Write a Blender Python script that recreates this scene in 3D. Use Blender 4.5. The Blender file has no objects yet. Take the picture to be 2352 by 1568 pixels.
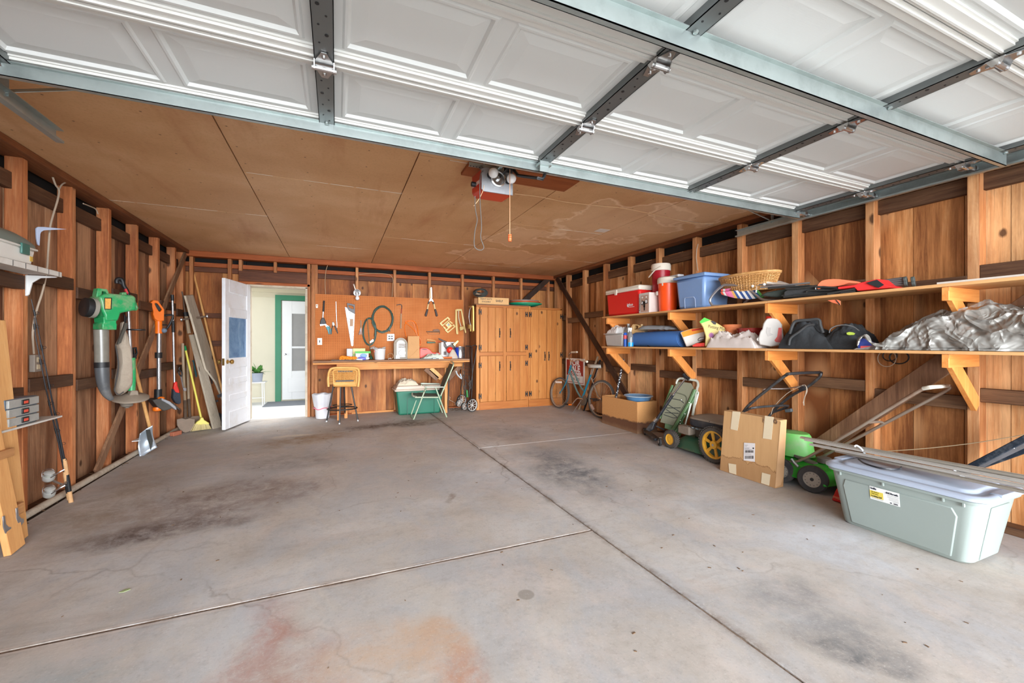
import bpy, math, random
from math import sin, cos, pi, radians, atan2, sqrt, degrees
from mathutils import Vector, Matrix, noise

SC = bpy.context.scene
COL = SC.collection
# ---------------------------------------------------------------- camera
FPX = 953.0                       # focal length in pixels of a 2352 px wide frame
YAW = atan2(403, 953)
SY, CY = sin(YAW), cos(YAW)
cam = bpy.data.cameras.new('camera'); co = bpy.data.objects.new('camera', cam); COL.objects.link(co)
co.location = (0, 0, 1.2); co.rotation_euler = (pi / 2, 0, -YAW)
cam.sensor_width = 36; cam.lens = 36 * FPX / 2352; cam.shift_y = 3 / 2352; cam.clip_start = .02
SC.camera = co
# ---------------------------------------------------------------- sky, light, exposure
SC.view_settings.view_transform = 'Standard'; SC.view_settings.look = 'None'
SC.view_settings.gamma = 1; SC.view_settings.use_curve_mapping = False
SC.view_settings.exposure = 1.02
W = bpy.data.worlds.new('sky'); SC.world = W; W.use_nodes = True
nt = W.node_tree; nt.nodes.clear()
wo = nt.nodes.new('ShaderNodeOutputWorld'); bg = nt.nodes.new('ShaderNodeBackground')
tc = nt.nodes.new('ShaderNodeTexCoord'); sx = nt.nodes.new('ShaderNodeSeparateXYZ'); cr = nt.nodes.new('ShaderNodeValToRGB')
nt.links.new(tc.outputs['Generated'], sx.inputs[0]); nt.links.new(sx.outputs['Z'], cr.inputs[0])
cr.color_ramp.elements[0].position = 0.0; cr.color_ramp.elements[0].color = (.93, .96, 1.0, 1)
cr.color_ramp.elements[1].position = .55; cr.color_ramp.elements[1].color = (.30, .33, .38, 1)
e_ = cr.color_ramp.elements.new(.2); e_.color = (.72, .78, .86, 1)
nt.links.new(cr.outputs[0], bg.inputs[0]); bg.inputs[1].default_value = 2.1
nt.links.new(bg.outputs[0], wo.inputs[0])


def area_light(name, loc, rot, sx_, sy_, power, col=(1, 1, 1), spread=180, portal=False):
    l = bpy.data.lights.new(name, 'AREA'); l.shape = 'RECTANGLE'; l.size = sx_; l.size_y = sy_
    l.energy = power; l.color = col; l.spread = radians(spread)
    if portal: l.cycles.is_portal = True
    o = bpy.data.objects.new(name, l); COL.objects.link(o); o.location = loc; o.rotation_euler = rot
    return o


area_light('open_sky_down_the_driveway', (1.15, -7.5, 2.1), (radians(90), 0, 0), 11.0, 4.0, 900, (.93, .98, 1.04), 130)
area_light('daylight_over_patio', (-.3, 8.2, 4.4), (0, 0, 0), 3.2, 1.9, 165, (1, 1, 1), 180)

# ---------------------------------------------------------------- photo geometry: where a pixel's line of sight meets a plane


def ray(u, v):
    t = (u - 1176) / FPX
    return Vector((SY + CY * t, CY - SY * t, (787 - v) / FPX))


def RX(u, v, X):
    r = ray(u, v); d = X / r.x; return Vector((X, r.y * d, 1.2 + r.z * d))


def RY(u, v, Y):
    r = ray(u, v); d = Y / r.y; return Vector((r.x * d, Y, 1.2 + r.z * d))


def RZ(u, v, Z):
    r = ray(u, v); d = (Z - 1.2) / r.z; return Vector((r.x * d, r.y * d, Z))


def FL(u, v):
    r = ray(u, v); d = 1.2 / (.01 * r.y - r.z); return Vector((r.x * d, r.y * d, .01 * r.y * d))


def fz(y): return .01 * y


# ---------------------------------------------------------------- mesh helpers
def V(*a): return Vector(a)


def spl(pts, k=6, closed=False):
    P = [Vector(p) for p in pts]; n = len(P); out = []
    rng = n if closed else n - 1
    for i in range(rng):
        p0 = P[(i - 1) % n] if closed or i > 0 else P[0] * 2 - P[1]
        p1 = P[i]; p2 = P[(i + 1) % n]
        p3 = P[(i + 2) % n] if closed or i + 2 < n else P[-1] * 2 - P[-2]
        for j in range(k):
            t = j / k
            out.append(.5 * (2 * p1 + (p2 - p0) * t + (2 * p0 - 5 * p1 + 4 * p2 - p3) * t * t + (3 * p1 - p0 - 3 * p2 + p3) * t ** 3))
    if not closed: out.append(P[-1])
    return out


def arc(c, r, a0, a1, n, ax=(1, 0, 0), ay=(0, 0, 1)):
    c = Vector(c); ax = Vector(ax); ay = Vector(ay)
    return [c + ax * (r * cos(radians(a0 + (a1 - a0) * i / n))) + ay * (r * sin(radians(a0 + (a1 - a0) * i / n))) for i in range(n + 1)]


def rot(axis, deg): return Matrix.Rotation(radians(deg), 3, axis)


class MB:
    def __init__(s): s.v = []; s.f = []; s.mi = []; s.cur = 0

    def add(s, vs, fs):
        b = len(s.v); s.v += [Vector(p) for p in vs]; s.f += [tuple(b + i for i in f) for f in fs]; s.mi += [s.cur] * len(fs); return s

    def m(s, i): s.cur = i; return s

    def box(s, c, sz, R=None):
        c = Vector(c); h = Vector(sz) / 2; vs = []
        for x in (-1, 1):
            for y in (-1, 1):
                for z in (-1, 1):
                    p = Vector((x * h.x, y * h.y, z * h.z)); vs.append(c + (R @ p if R else p))
        return s.add(vs, [(0, 1, 3, 2), (4, 6, 7, 5), (0, 4, 5, 1), (2, 3, 7, 6), (0, 2, 6, 4), (1, 5, 7, 3)])

    def b2(s, lo, hi):
        lo = Vector(lo); hi = Vector(hi); return s.box((lo + hi) / 2, [abs(x) for x in (hi - lo)])

    def bar(s, p0, p1, w, h, up=(0, 0, 1)):
        p0 = Vector(p0); p1 = Vector(p1); d = (p1 - p0); L = d.length; d.normalize()
        a = Vector(up).cross(d)
        if a.length < 1e-4: a = Vector((1, 0, 0)).cross(d)
        a.normalize(); b = d.cross(a)
        R = Matrix((a, b, d)).transposed()
        return s.box((p0 + p1) / 2, (w, h, L), R)

    def taper(s, c, sz, k, kz=0):      # a box whose foot is k times the size of its top
        c = Vector(c); h = Vector(sz) / 2; vs = []
        for z in (-1, 1):
            q = k if z < 0 else 1
            for x, y in ((-1, -1), (1, -1), (1, 1), (-1, 1)): vs.append(c + Vector((x * h.x * q, y * h.y * q, z * h.z)))
        return s.add(vs, [(3, 2, 1, 0), (4, 5, 6, 7), (0, 1, 5, 4), (1, 2, 6, 5), (2, 3, 7, 6), (3, 0, 4, 7)])

    def tube(s, pts, r, n=8, closed=False, caps=True, sq=None):
        P = [Vector(p) for p in pts]; k = len(P); vs = []; fs = []
        rr = r if isinstance(r, (list, tuple)) else [r] * k
        T = []
        for i in range(k):
            a = P[(i + 1) % k] if (closed or i < k - 1) else P[i]; b = P[i - 1] if (closed or i > 0) else P[i]
            t = a - b
            T.append(t.normalized() if t.length > 1e-9 else (T[-1] if T else Vector((0, 0, 1))))
        nrm = T[0].orthogonal().normalized()
        if abs(T[0].z) < .95: nrm = (Vector((0, 0, 1)) - T[0] * T[0].z).normalized()
        for i in range(k):
            nrm = (nrm - T[i] * nrm.dot(T[i]))
            nrm = nrm.normalized() if nrm.length > 1e-6 else T[i].orthogonal().normalized()
            bi = T[i].cross(nrm)
            for j in range(n):
                a = 2 * pi * (j + .5) / n
                vs.append(P[i] + nrm * (cos(a) * rr[i]) + bi * (sin(a) * rr[i] * (sq or 1)))
        for i in range(k if closed else k - 1):
            for j in range(n):
                a = i * n + j; b = i * n + (j + 1) % n; c = ((i + 1) % k) * n + (j + 1) % n; d = ((i + 1) % k) * n + j
                fs.append((a, b, c, d))
        if caps and not closed: fs += [tuple(range(n - 1, -1, -1)), tuple((k - 1) * n + j for j in range(n))]
        return s.add(vs, fs)

    def cyl(s, p0, p1, r, r1=None, n=16): return s.tube([p0, p1], [r, r if r1 is None else r1], n)

    def lathe(s, prof, c=(0, 0, 0), axis=(0, 0, 1), n=24, sx=1, sy=1):
        c = Vector(c); ax = Vector(axis).normalized()
        a = Vector((1, 0, 0)) if abs(ax.x) < .9 else Vector((0, 1, 0))
        a = (a - ax * a.dot(ax)).normalized(); b = ax.cross(a); vs = []; fs = []
        for r, z in prof:
            for j in range(n):
                t = 2 * pi * j / n; vs.append(c + ax * z + a * (cos(t) * r * sx) + b * (sin(t) * r * sy))
        for i in range(len(prof) - 1):
            for j in range(n):
                fs.append((i * n + j, i * n + (j + 1) % n, (i + 1) * n + (j + 1) % n, (i + 1) * n + j))
        if prof[0] == prof[-1]: return s.add(vs, fs)
        if prof[0][0] > 1e-5: fs.append(tuple(range(n - 1, -1, -1)))
        if prof[-1][0] > 1e-5: fs.append(tuple((len(prof) - 1) * n + j for j in range(n)))
        return s.add(vs, fs)

    def prism(s, pts, vec):
        P = [Vector(p) for p in pts]; n = len(P); vec = Vector(vec)
        return s.add(P + [p + vec for p in P], [tuple(range(n)), tuple(range(2 * n - 1, n - 1, -1))] + [(i, i + n, (i + 1) % n + n, (i + 1) % n) for i in range(n)])

    def frame(s, outer, inner, vec):   # a flat ring between two outlines with the same number of points
        n = len(outer); vec = Vector(vec); O = [Vector(p) for p in outer]; I = [Vector(p) for p in inner]
        vs = O + I + [p + vec for p in O] + [p + vec for p in I]; fs = []
        for i in range(n):
            j = (i + 1) % n
            fs += [(i, j, n + j, n + i), (2 * n + i, 3 * n + i, 3 * n + j, 2 * n + j), (i, 2 * n + i, 2 * n + j, j), (n + i, n + j, 3 * n + j, 3 * n + i)]
        return s.add(vs, fs)

    def ell(s, c, r, R=None, nu=16, nv=10):
        c = Vector(c); vs = []; fs = []
        for i in range(nv + 1):
            th = pi * i / nv
            for j in range(nu):
                ph = 2 * pi * j / nu; p = Vector((r[0] * sin(th) * cos(ph), r[1] * sin(th) * sin(ph), r[2] * cos(th)))
                vs.append(c + (R @ p if R else p))
        for i in range(nv):
            for j in range(nu): fs.append((i * nu + j, (i + 1) * nu + j, (i + 1) * nu + (j + 1) % nu, i * nu + (j + 1) % nu))
        return s.add(vs, fs)

    def grid(s, fn, nu, nv, closeu=False):
        vs = [fn(i / (nu if closeu else nu - 1), j / (nv - 1)) for j in range(nv) for i in range(nu)]; fs = []
        for j in range(nv - 1):
            for i in range(nu if closeu else nu - 1):
                k = (i + 1) % nu; fs.append((j * nu + i, j * nu + k, (j + 1) * nu + k, (j + 1) * nu + i))
        return s.add(vs, fs)

    def loft(s, rings, caps=True):     # rings: lists of points, same count, closed
        n = len(rings[0]); vs = [p for r in rings for p in r]; fs = []
        for i in range(len(rings) - 1):
            for j in range(n): fs.append((i * n + j, i * n + (j + 1) % n, (i + 1) * n + (j + 1) % n, (i + 1) * n + j))
        if caps: fs += [tuple(range(n - 1, -1, -1)), tuple((len(rings) - 1) * n + j for j in range(n))]
        return s.add(vs, fs)

    def build(s, name, m=None, parent=None, bev=0, smooth=True, local=False, seg=2, kind=None, label=None, wn=False):
        me = bpy.data.meshes.new(name)
        if parent is not None:
            off = Vector((0, 0, 0)) if local else wloc(parent)
        else:
            xs = [p.x for p in s.v]; ys = [p.y for p in s.v]; zs = [p.z for p in s.v]
            off = Vector(((min(xs) + max(xs)) / 2, (min(ys) + max(ys)) / 2, min(zs)))
        me.from_pydata([p - off for p in s.v], [], s.f)
        if s.cur or any(s.mi): me.polygons.foreach_set('material_index', s.mi)
        bm_fix(me)
        ms = m if isinstance(m, (list, tuple)) else [m]
        for q in ms:
            if q is not None: me.materials.append(q)
        if smooth:
            me.shade_smooth(); me.set_sharp_from_angle(angle=radians(38))
        o = bpy.data.objects.new(name, me); COL.objects.link(o)
        if parent is None: o.location = off
        else: o.parent = parent
        if bev:
            b = o.modifiers.new('edge', 'BEVEL'); b.width = bev; b.segments = seg; b.limit_method = 'ANGLE'; b.angle_limit = radians(40)
        if kind: o['kind'] = kind
        if label: o['label'] = label
        return o


import bmesh


def bm_fix(me):
    b = bmesh.new(); b.from_mesh(me); bmesh.ops.recalc_face_normals(b, faces=b.faces); b.to_mesh(me); b.free()


def wloc(o):
    l = Vector(o.location)
    return l + wloc(o.parent) if o.parent else l


def thing(name, label, cat, loc=(0, 0, 0), rz=0, group=None, rx=0, ry=0):
    o = bpy.data.objects.new(name, None); COL.objects.link(o); o.empty_display_size = .1
    o.location = loc; o.rotation_euler = (radians(rx), radians(ry), radians(rz)); o['label'] = label; o['category'] = cat
    if group: o['group'] = group
    return o


def tag(o, label, cat, group=None, kind=None):
    o['label'] = label; o['category'] = cat
    if group: o['group'] = group
    if kind: o['kind'] = kind
    return o


# ---------------------------------------------------------------- materials
def lin(c):
    if isinstance(c, str): c = tuple(int(c[i:i + 2], 16) for i in (0, 2, 4))
    return tuple(((x / 255) / 12.92 if x / 255 <= .04045 else ((x / 255 + .055) / 1.055) ** 2.4) for x in c) + (1,)


_mc = {}


class NT:
    def __init__(s, name):
        s.m = bpy.data.materials.new(name); s.m.use_nodes = True; s.t = s.m.node_tree
        s.b = s.t.nodes['Principled BSDF']; s.L = s.t.links.new

    def n(s, t, **k):
        o = s.t.nodes.new('ShaderNode' + t)
        for a, b in k.items(): setattr(o, a, b)
        return o

    def noise(s, vec, sc, det=4, rough=.55, dist=0):
        n = s.n('TexNoise'); n.inputs['Scale'].default_value = sc; n.inputs['Detail'].default_value = det
        n.inputs['Roughness'].default_value = rough; n.inputs['Distortion'].default_value = dist; s.L(vec, n.inputs['Vector']); return n.outputs[0]

    def ramp(s, fac, stops):
        r = s.n('ValToRGB'); e = r.color_ramp.elements
        while len(e) < len(stops): e.new(.5)
        for x, (p, c) in zip(e, stops): x.position = p; x.color = lin(c) if not isinstance(c, float) else (c, c, c, 1)
        s.L(fac, r.inputs[0]); return r.outputs[0]

    def mix(s, fac, a, b, mode='MIX'):
        x = s.n('Mix', data_type='RGBA', blend_type=mode)
        for i, q in ((0, fac), (6, a), (7, b)):
            if hasattr(q, 'links'): s.L(q, x.inputs[i])
            else: x.inputs[i].default_value = q if i == 0 else (lin(q) if len(q) == 3 else q)
        return x.outputs[2]

    def math(s, op, a, b=0, c=None, clamp=False):
        x = s.n('Math', operation=op); x.use_clamp = clamp
        for i, q in enumerate((a, b) if c is None else (a, b, c)):
            if hasattr(q, 'links'): s.L(q, x.inputs[i])
            else: x.inputs[i].default_value = q
        return x.outputs[0]

    def vscale(s, vec, sc, off=None):
        m = s.n('Mapping'); m.inputs['Scale'].default_value = sc; s.L(vec, m.inputs['Vector'])
        if off is not None: s.L(off, m.inputs['Location'])
        return m.outputs[0]

    def bump(s, h, st, dist=.01):
        b = s.n('Bump'); b.inputs['Strength'].default_value = st; b.inputs['Distance'].default_value = dist; s.L(h, b.inputs['Height']); s.L(b.outputs[0], s.b.inputs['Normal'])

    def coord(s, o='Object'):
        return s.n('TexCoord').outputs[o]


def mat(name, col, rough=.5, metal=0, var=.12, vs=6, bump=0, bs=60, trans=0, alpha=1, coat=0, dirt=None, spec=.5, sheen=0):
    if name in _mc: return _mc[name]
    t = NT(name); b = t.b
    b.inputs['Roughness'].default_value = rough; b.inputs['Metallic'].default_value = metal
    b.inputs['Specular IOR Level'].default_value = spec
    vec = t.coord(); c = lin(col)
    n = t.noise(vec, vs, 5, .6)
    lo = tuple(x * (1 - var) for x in c[:3]) + (1,); hi = tuple(min(1, x * (1 + var)) for x in c[:3]) + (1,)
    cc = t.mix(n, lo, hi)
    if dirt:
        n2 = t.noise(vec, vs * .7, 6, .7); f = t.ramp(n2, [(.48, 0.0), (.68, dirt[1])]); cc = t.mix(f, cc, dirt[0])
    t.L(cc, b.inputs['Base Color'])
    if bump: t.bump(t.noise(vec, bs, 4, .6), bump)
    if trans: b.inputs['Transmission Weight'].default_value = trans
    if alpha < 1: b.inputs['Alpha'].default_value = alpha
    if coat: b.inputs['Coat Weight'].default_value = coat
    if sheen: b.inputs['Sheen Weight'].default_value = sheen
    _mc[name] = t.m; return t.m


def wood(name, stops, axis='Z', sc=1.0, knots=.0, rough=.62, tone=.35, streak=None, bump=.25, spec=.3, grime=0):
    """Grain runs along AXIS; each loose board (mesh island) gets its own tone and grain."""
    if name in _mc: return _mc[name]
    t = NT(name); b = t.b; b.inputs['Roughness'].default_value = rough; b.inputs['Specular IOR Level'].default_value = spec
    vec = t.coord(); isl = t.n('NewGeometry').outputs['Random Per Island']
    off = t.n('CombineXYZ'); o1 = t.math('MULTIPLY', isl, 37.0); o2 = t.math('MULTIPLY', isl, 91.0); t.L(o1, off.inputs[0]); t.L(o2, off.inputs[1]); t.L(o1, off.inputs[2])
    s = {'X': (.07, 1, 1), 'Y': (1, .07, 1), 'Z': (1, 1, .07)}[axis]
    g = t.vscale(vec, s, off.outputs[0])
    fine = t.noise(g, 75 * sc, 8, .72, .5)
    broad = t.noise(g, 7 * sc, 3, .5, .9)
    s2 = tuple(x if x < 1 else 1 for x in {'X': (.25, 1, 1), 'Y': (1, .25, 1), 'Z': (1, 1, .25)}[axis])
    g2 = t.vscale(vec, s2, off.outputs[0])
    v = t.math('ADD', t.math('MULTIPLY', fine, .45), t.math('MULTIPLY', broad, .55))
    v = t.math('ADD', t.math('MULTIPLY', t.math('SUBTRACT', v, .5), 1.5), .5)
    v = t.math('ADD', v, t.math('MULTIPLY', t.math('SUBTRACT', isl, .5), tone), clamp=True)
    col = t.ramp(v, stops)
    if streak:   # weathered patches and dark streaks in the boards
        bl = t.noise(g2, 2.4, 6, .72, .6)
        col = t.mix(t.ramp(bl, [(.42, 0.0), (.66, streak[1])]), col, streak[0])
    gr = t.noise(t.vscale(vec, tuple(x if x == 1 else .03 for x in s), off.outputs[0]), 130 * sc, 3, .6, .2); col = t.mix(t.ramp(gr, [(.5, 0.0), (.68, .42)]), col, stops[0][1])
    if grime:
        gl = t.noise(vec, 1.6, 5, .7); col = t.mix(t.ramp(gl, [(.5, 0.0), (.75, grime)]), col, (52, 38, 28))
    if knots:
        sp = t.n('SeparateXYZ'); t.L(vec, sp.inputs[0]); q = t.math('ADD', sp.outputs[0], sp.outputs[1]); cv = t.n('CombineXYZ')
        t.L(t.math('ADD', t.math('MULTIPLY', q, 1 if axis == 'Z' else .65), o2), cv.inputs[0]); t.L(t.math('ADD', t.math('MULTIPLY', sp.outputs[2], .65 if axis == 'Z' else 1), o1), cv.inputs[1])
        vo = t.n('TexVoronoi', voronoi_dimensions='2D'); vo.inputs['Scale'].default_value = knots * 2.6; t.L(cv.outputs[0], vo.inputs['Vector'])
        pick = t.n('SeparateColor'); t.L(vo.outputs['Color'], pick.inputs[0]); on_ = t.math('GREATER_THAN', pick.outputs[0], .45)
        d = t.math('ADD', vo.outputs['Distance'], t.math('MULTIPLY', t.math('SUBTRACT', fine, .5), .07))
        pale = t.ramp(t.math('ADD', vo.outputs['Distance'], t.math('MULTIPLY', t.math('SUBTRACT', broad, .5), .5)), [(.04, .38), (.36, 0.0)]); col = t.mix(t.math('MULTIPLY', pale, on_), col, stops[-1][1])
        k = t.ramp(d, [(0.035, .85), (.07, 0.0)]); col = t.mix(t.math('MULTIPLY', k, on_), col, (58, 30, 18))
    t.L(col, b.inputs['Base Color'])
    if bump: t.bump(fine, bump, .004)
    _mc[name] = t.m; return t.m


def ZM(x0, y0, s): return lambda x, y: (x0 + x / s, y0 + y / s)


class PL:
    """A standing plane through P0 whose horizontal runs at AZ degrees from the X axis; n looks back into the room.
    z: the zoom frame that outline points are given in."""
    def __init__(s, P0, az=0, z=None, flat=False, nrm=None):
        s.P = Vector(P0); s.z = z
        n = Vector((sin(radians(az)), -cos(radians(az)), 0)) if nrm is None else Vector(nrm).normalized()
        if n.dot(Vector((0, 0, 1.2)) - s.P) < 0: n = -n
        s.n = n

    def __call__(s, x, y, off=0):
        u, v = s.z(x, y) if s.z else (x, y)
        r = ray(u, v); o = Vector((0, 0, 1.2)); p = s.P + s.n * off
        return o + r * ((p - o).dot(s.n) / r.dot(s.n))

    def pts(s, L, off=0): return [s(x, y, off) for x, y in L]


def draw(T, name, m, pl, pts, th=.01, off=0, bev=.003, k=0, **kw):
    P = pl.pts(pts, off)
    if k: P = spl(P, k, True)
    return MB().prism(P, pl.n * th).build(name, m, T, bev=bev, **kw)


def rod(T, name, m, pl, pts, r, off=0, n=8, k=0, **kw):
    P = pl.pts(pts, off)
    if k: P = spl(P, k)
    if isinstance(r, (list, tuple)) and k: r = [r[0] + (r[-1] - r[0]) * i / (len(P) - 1) for i in range(len(P))]
    return MB().tube(P, r, n).build(name, m, T, **kw)


def lean(pts, Xa, Xb, z=None):
    """Points along a leaning stick: X runs from Xa at the first point to Xb at the last."""
    out = []
    q = [z(*p) if z else p for p in pts]
    for i, (u, v) in enumerate(q):
        f = 0 if len(q) == 1 else (v - q[0][1]) / (q[-1][1] - q[0][1])
        out.append(RX(u, v, Xa + (Xb - Xa) * f))
    return out


def text(T, name, s_, m, c, size, right, up, th=.0006, align='CENTER', sx=1.0, wt=.0):
    """Lettering as a mesh on a surface: RIGHT and UP span the surface, C is its centre."""
    cu = bpy.data.curves.new('lettering', 'FONT'); cu.body = s_; cu.size = size; cu.extrude = th; cu.align_x = align; cu.align_y = 'CENTER'; cu.resolution_u = 2; cu.offset = size * wt
    o = bpy.data.objects.new('lettering', cu); COL.objects.link(o)
    dg = bpy.context.evaluated_depsgraph_get(); me = bpy.data.meshes.new_from_object(o.evaluated_get(dg))
    bpy.data.objects.remove(o)
    right = Vector(right).normalized(); up = Vector(up).normalized(); n = right.cross(up)
    off = wloc(T) if T else Vector((0, 0, 0))
    for v in me.vertices: p = v.co.copy(); v.co = Vector(c) - off + right * (p.x * sx) + up * p.y + n * (p.z + th * .5)
    me.materials.clear(); me.materials.append(m)
    o = bpy.data.objects.new(name, me); COL.objects.link(o)
    if T: o.parent = T
    return o
# ================================================================ the setting
XL, XLB = -1.92, -2.01      # left wall: faces of the studs, faces of the boards
YB, YBB = 7.04, 7.13        # back wall
XR, XRB = 3.85, 3.94        # right wall
HC = 2.48                   # ceiling
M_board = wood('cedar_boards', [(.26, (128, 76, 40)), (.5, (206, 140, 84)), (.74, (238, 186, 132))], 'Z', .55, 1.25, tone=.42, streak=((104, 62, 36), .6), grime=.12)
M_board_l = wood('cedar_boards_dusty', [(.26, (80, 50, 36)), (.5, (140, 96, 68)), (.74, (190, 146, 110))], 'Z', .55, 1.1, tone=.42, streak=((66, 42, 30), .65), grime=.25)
M_board_b = wood('cedar_boards_back', [(.26, (110, 58, 26)), (.5, (176, 106, 52)), (.74, (208, 144, 84))], 'Z', .55, 1.25, tone=.42, streak=((92, 48, 24), .6))
M_stud = wood('fir_studs', [(.26, (144, 84, 46)), (.5, (198, 134, 82)), (.74, (228, 176, 126))], 'Z', .7, .8, tone=.3, streak=((112, 60, 32), .5))
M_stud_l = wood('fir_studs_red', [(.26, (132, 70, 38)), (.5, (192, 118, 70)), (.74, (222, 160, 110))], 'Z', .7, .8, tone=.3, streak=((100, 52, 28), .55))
M_plateX = wood('fir_beams_across', [(.25, (128, 62, 28)), (.55, (172, 92, 46)), (.85, (200, 122, 70))], 'X', .7, .5, tone=.25)
M_plateY = wood('fir_beams_along', [(.25, (84, 48, 28)), (.55, (122, 72, 42)), (.85, (152, 98, 60))], 'Y', .7, .5, tone=.25, grime=.4)
M_blockY = wood('old_blocking_along', [(.25, (56, 36, 26)), (.55, (88, 60, 42)), (.85, (124, 92, 66))], 'Y', .8, 0, tone=.35, grime=.3)
M_blockX = wood('old_blocking_across', [(.25, (74, 42, 26)), (.55, (112, 66, 42)), (.85, (150, 96, 62))], 'X', .8, 0, tone=.35, grime=.3)
M_dark = mat('eave_shade', (20, 15, 12), .9)  # near-black colour carries the shade of the open eaves
M_dirt = mat('dry_dirt', (104, 88, 74), .95, var=.4, vs=20, bump=.6, bs=40)


def struct(o, label): o['kind'] = 'structure'; o['label'] = label; return o


def root_struct(name, label, loc=(0, 0, 0)):
    o = bpy.data.objects.new(name, None); COL.objects.link(o); o.location = loc; return struct(o, label)


def boards(mb, a0, a1, z0, z1, w, put, skip=None, rnd=random.Random(3)):
    a = a0; k = 0
    while a < a1 - .01:
        ww = min(w * (.85 + .4 * rnd.random()), a1 - a); b = a + ww; d = .004 * rnd.random() + .002
        spans = [(z0, z1)]
        if skip:
            s0, s1, zt = skip
            if a < s1 and b > s0:
                if a < s0 - .03: b = s0
                elif b > s1 + .03 and a < s1 - .001: b = min(b, s1) if a < s1 else b
                if a >= s0 - .001 and b <= s1 + .001: spans = [(zt, z1)]
        for (p, q) in spans: put(mb, a + .0015, b - .0015, p, q, d)
        a = b; k += 1
    return mb


# floor: three slabs with open joints
def slab(mb, poly): mb.prism([V(x, y, fz(y)) for x, y in poly], (0, 0, -.09))


jx = lambda y: 1.53 - .021 * y
mb = MB()
g = .006
slab(mb, [(-1.84, 2.21 + g), (jx(2.21) - g, 2.21 + g), (jx(7.2) - g, 7.12), (-1.89, 7.12)])
slab(mb, [(-1.84, -.6), (jx(-.6) - g, -.6), (jx(2.21) - g, 2.21 - g), (-1.84, 2.21 - g)])
slab(mb, [(jx(-.6) + g, -.6), (4.02, -.6), (4.02, 4.34 - g * .6), (jx(4.34) + g, 4.34 - g * .6)])
slab(mb, [(jx(4.34) + g, 4.34 + g * .6), (4.02, 4.34 + g * .6), (4.02, 7.12), (jx(7.12) + g, 7.12)])


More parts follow.
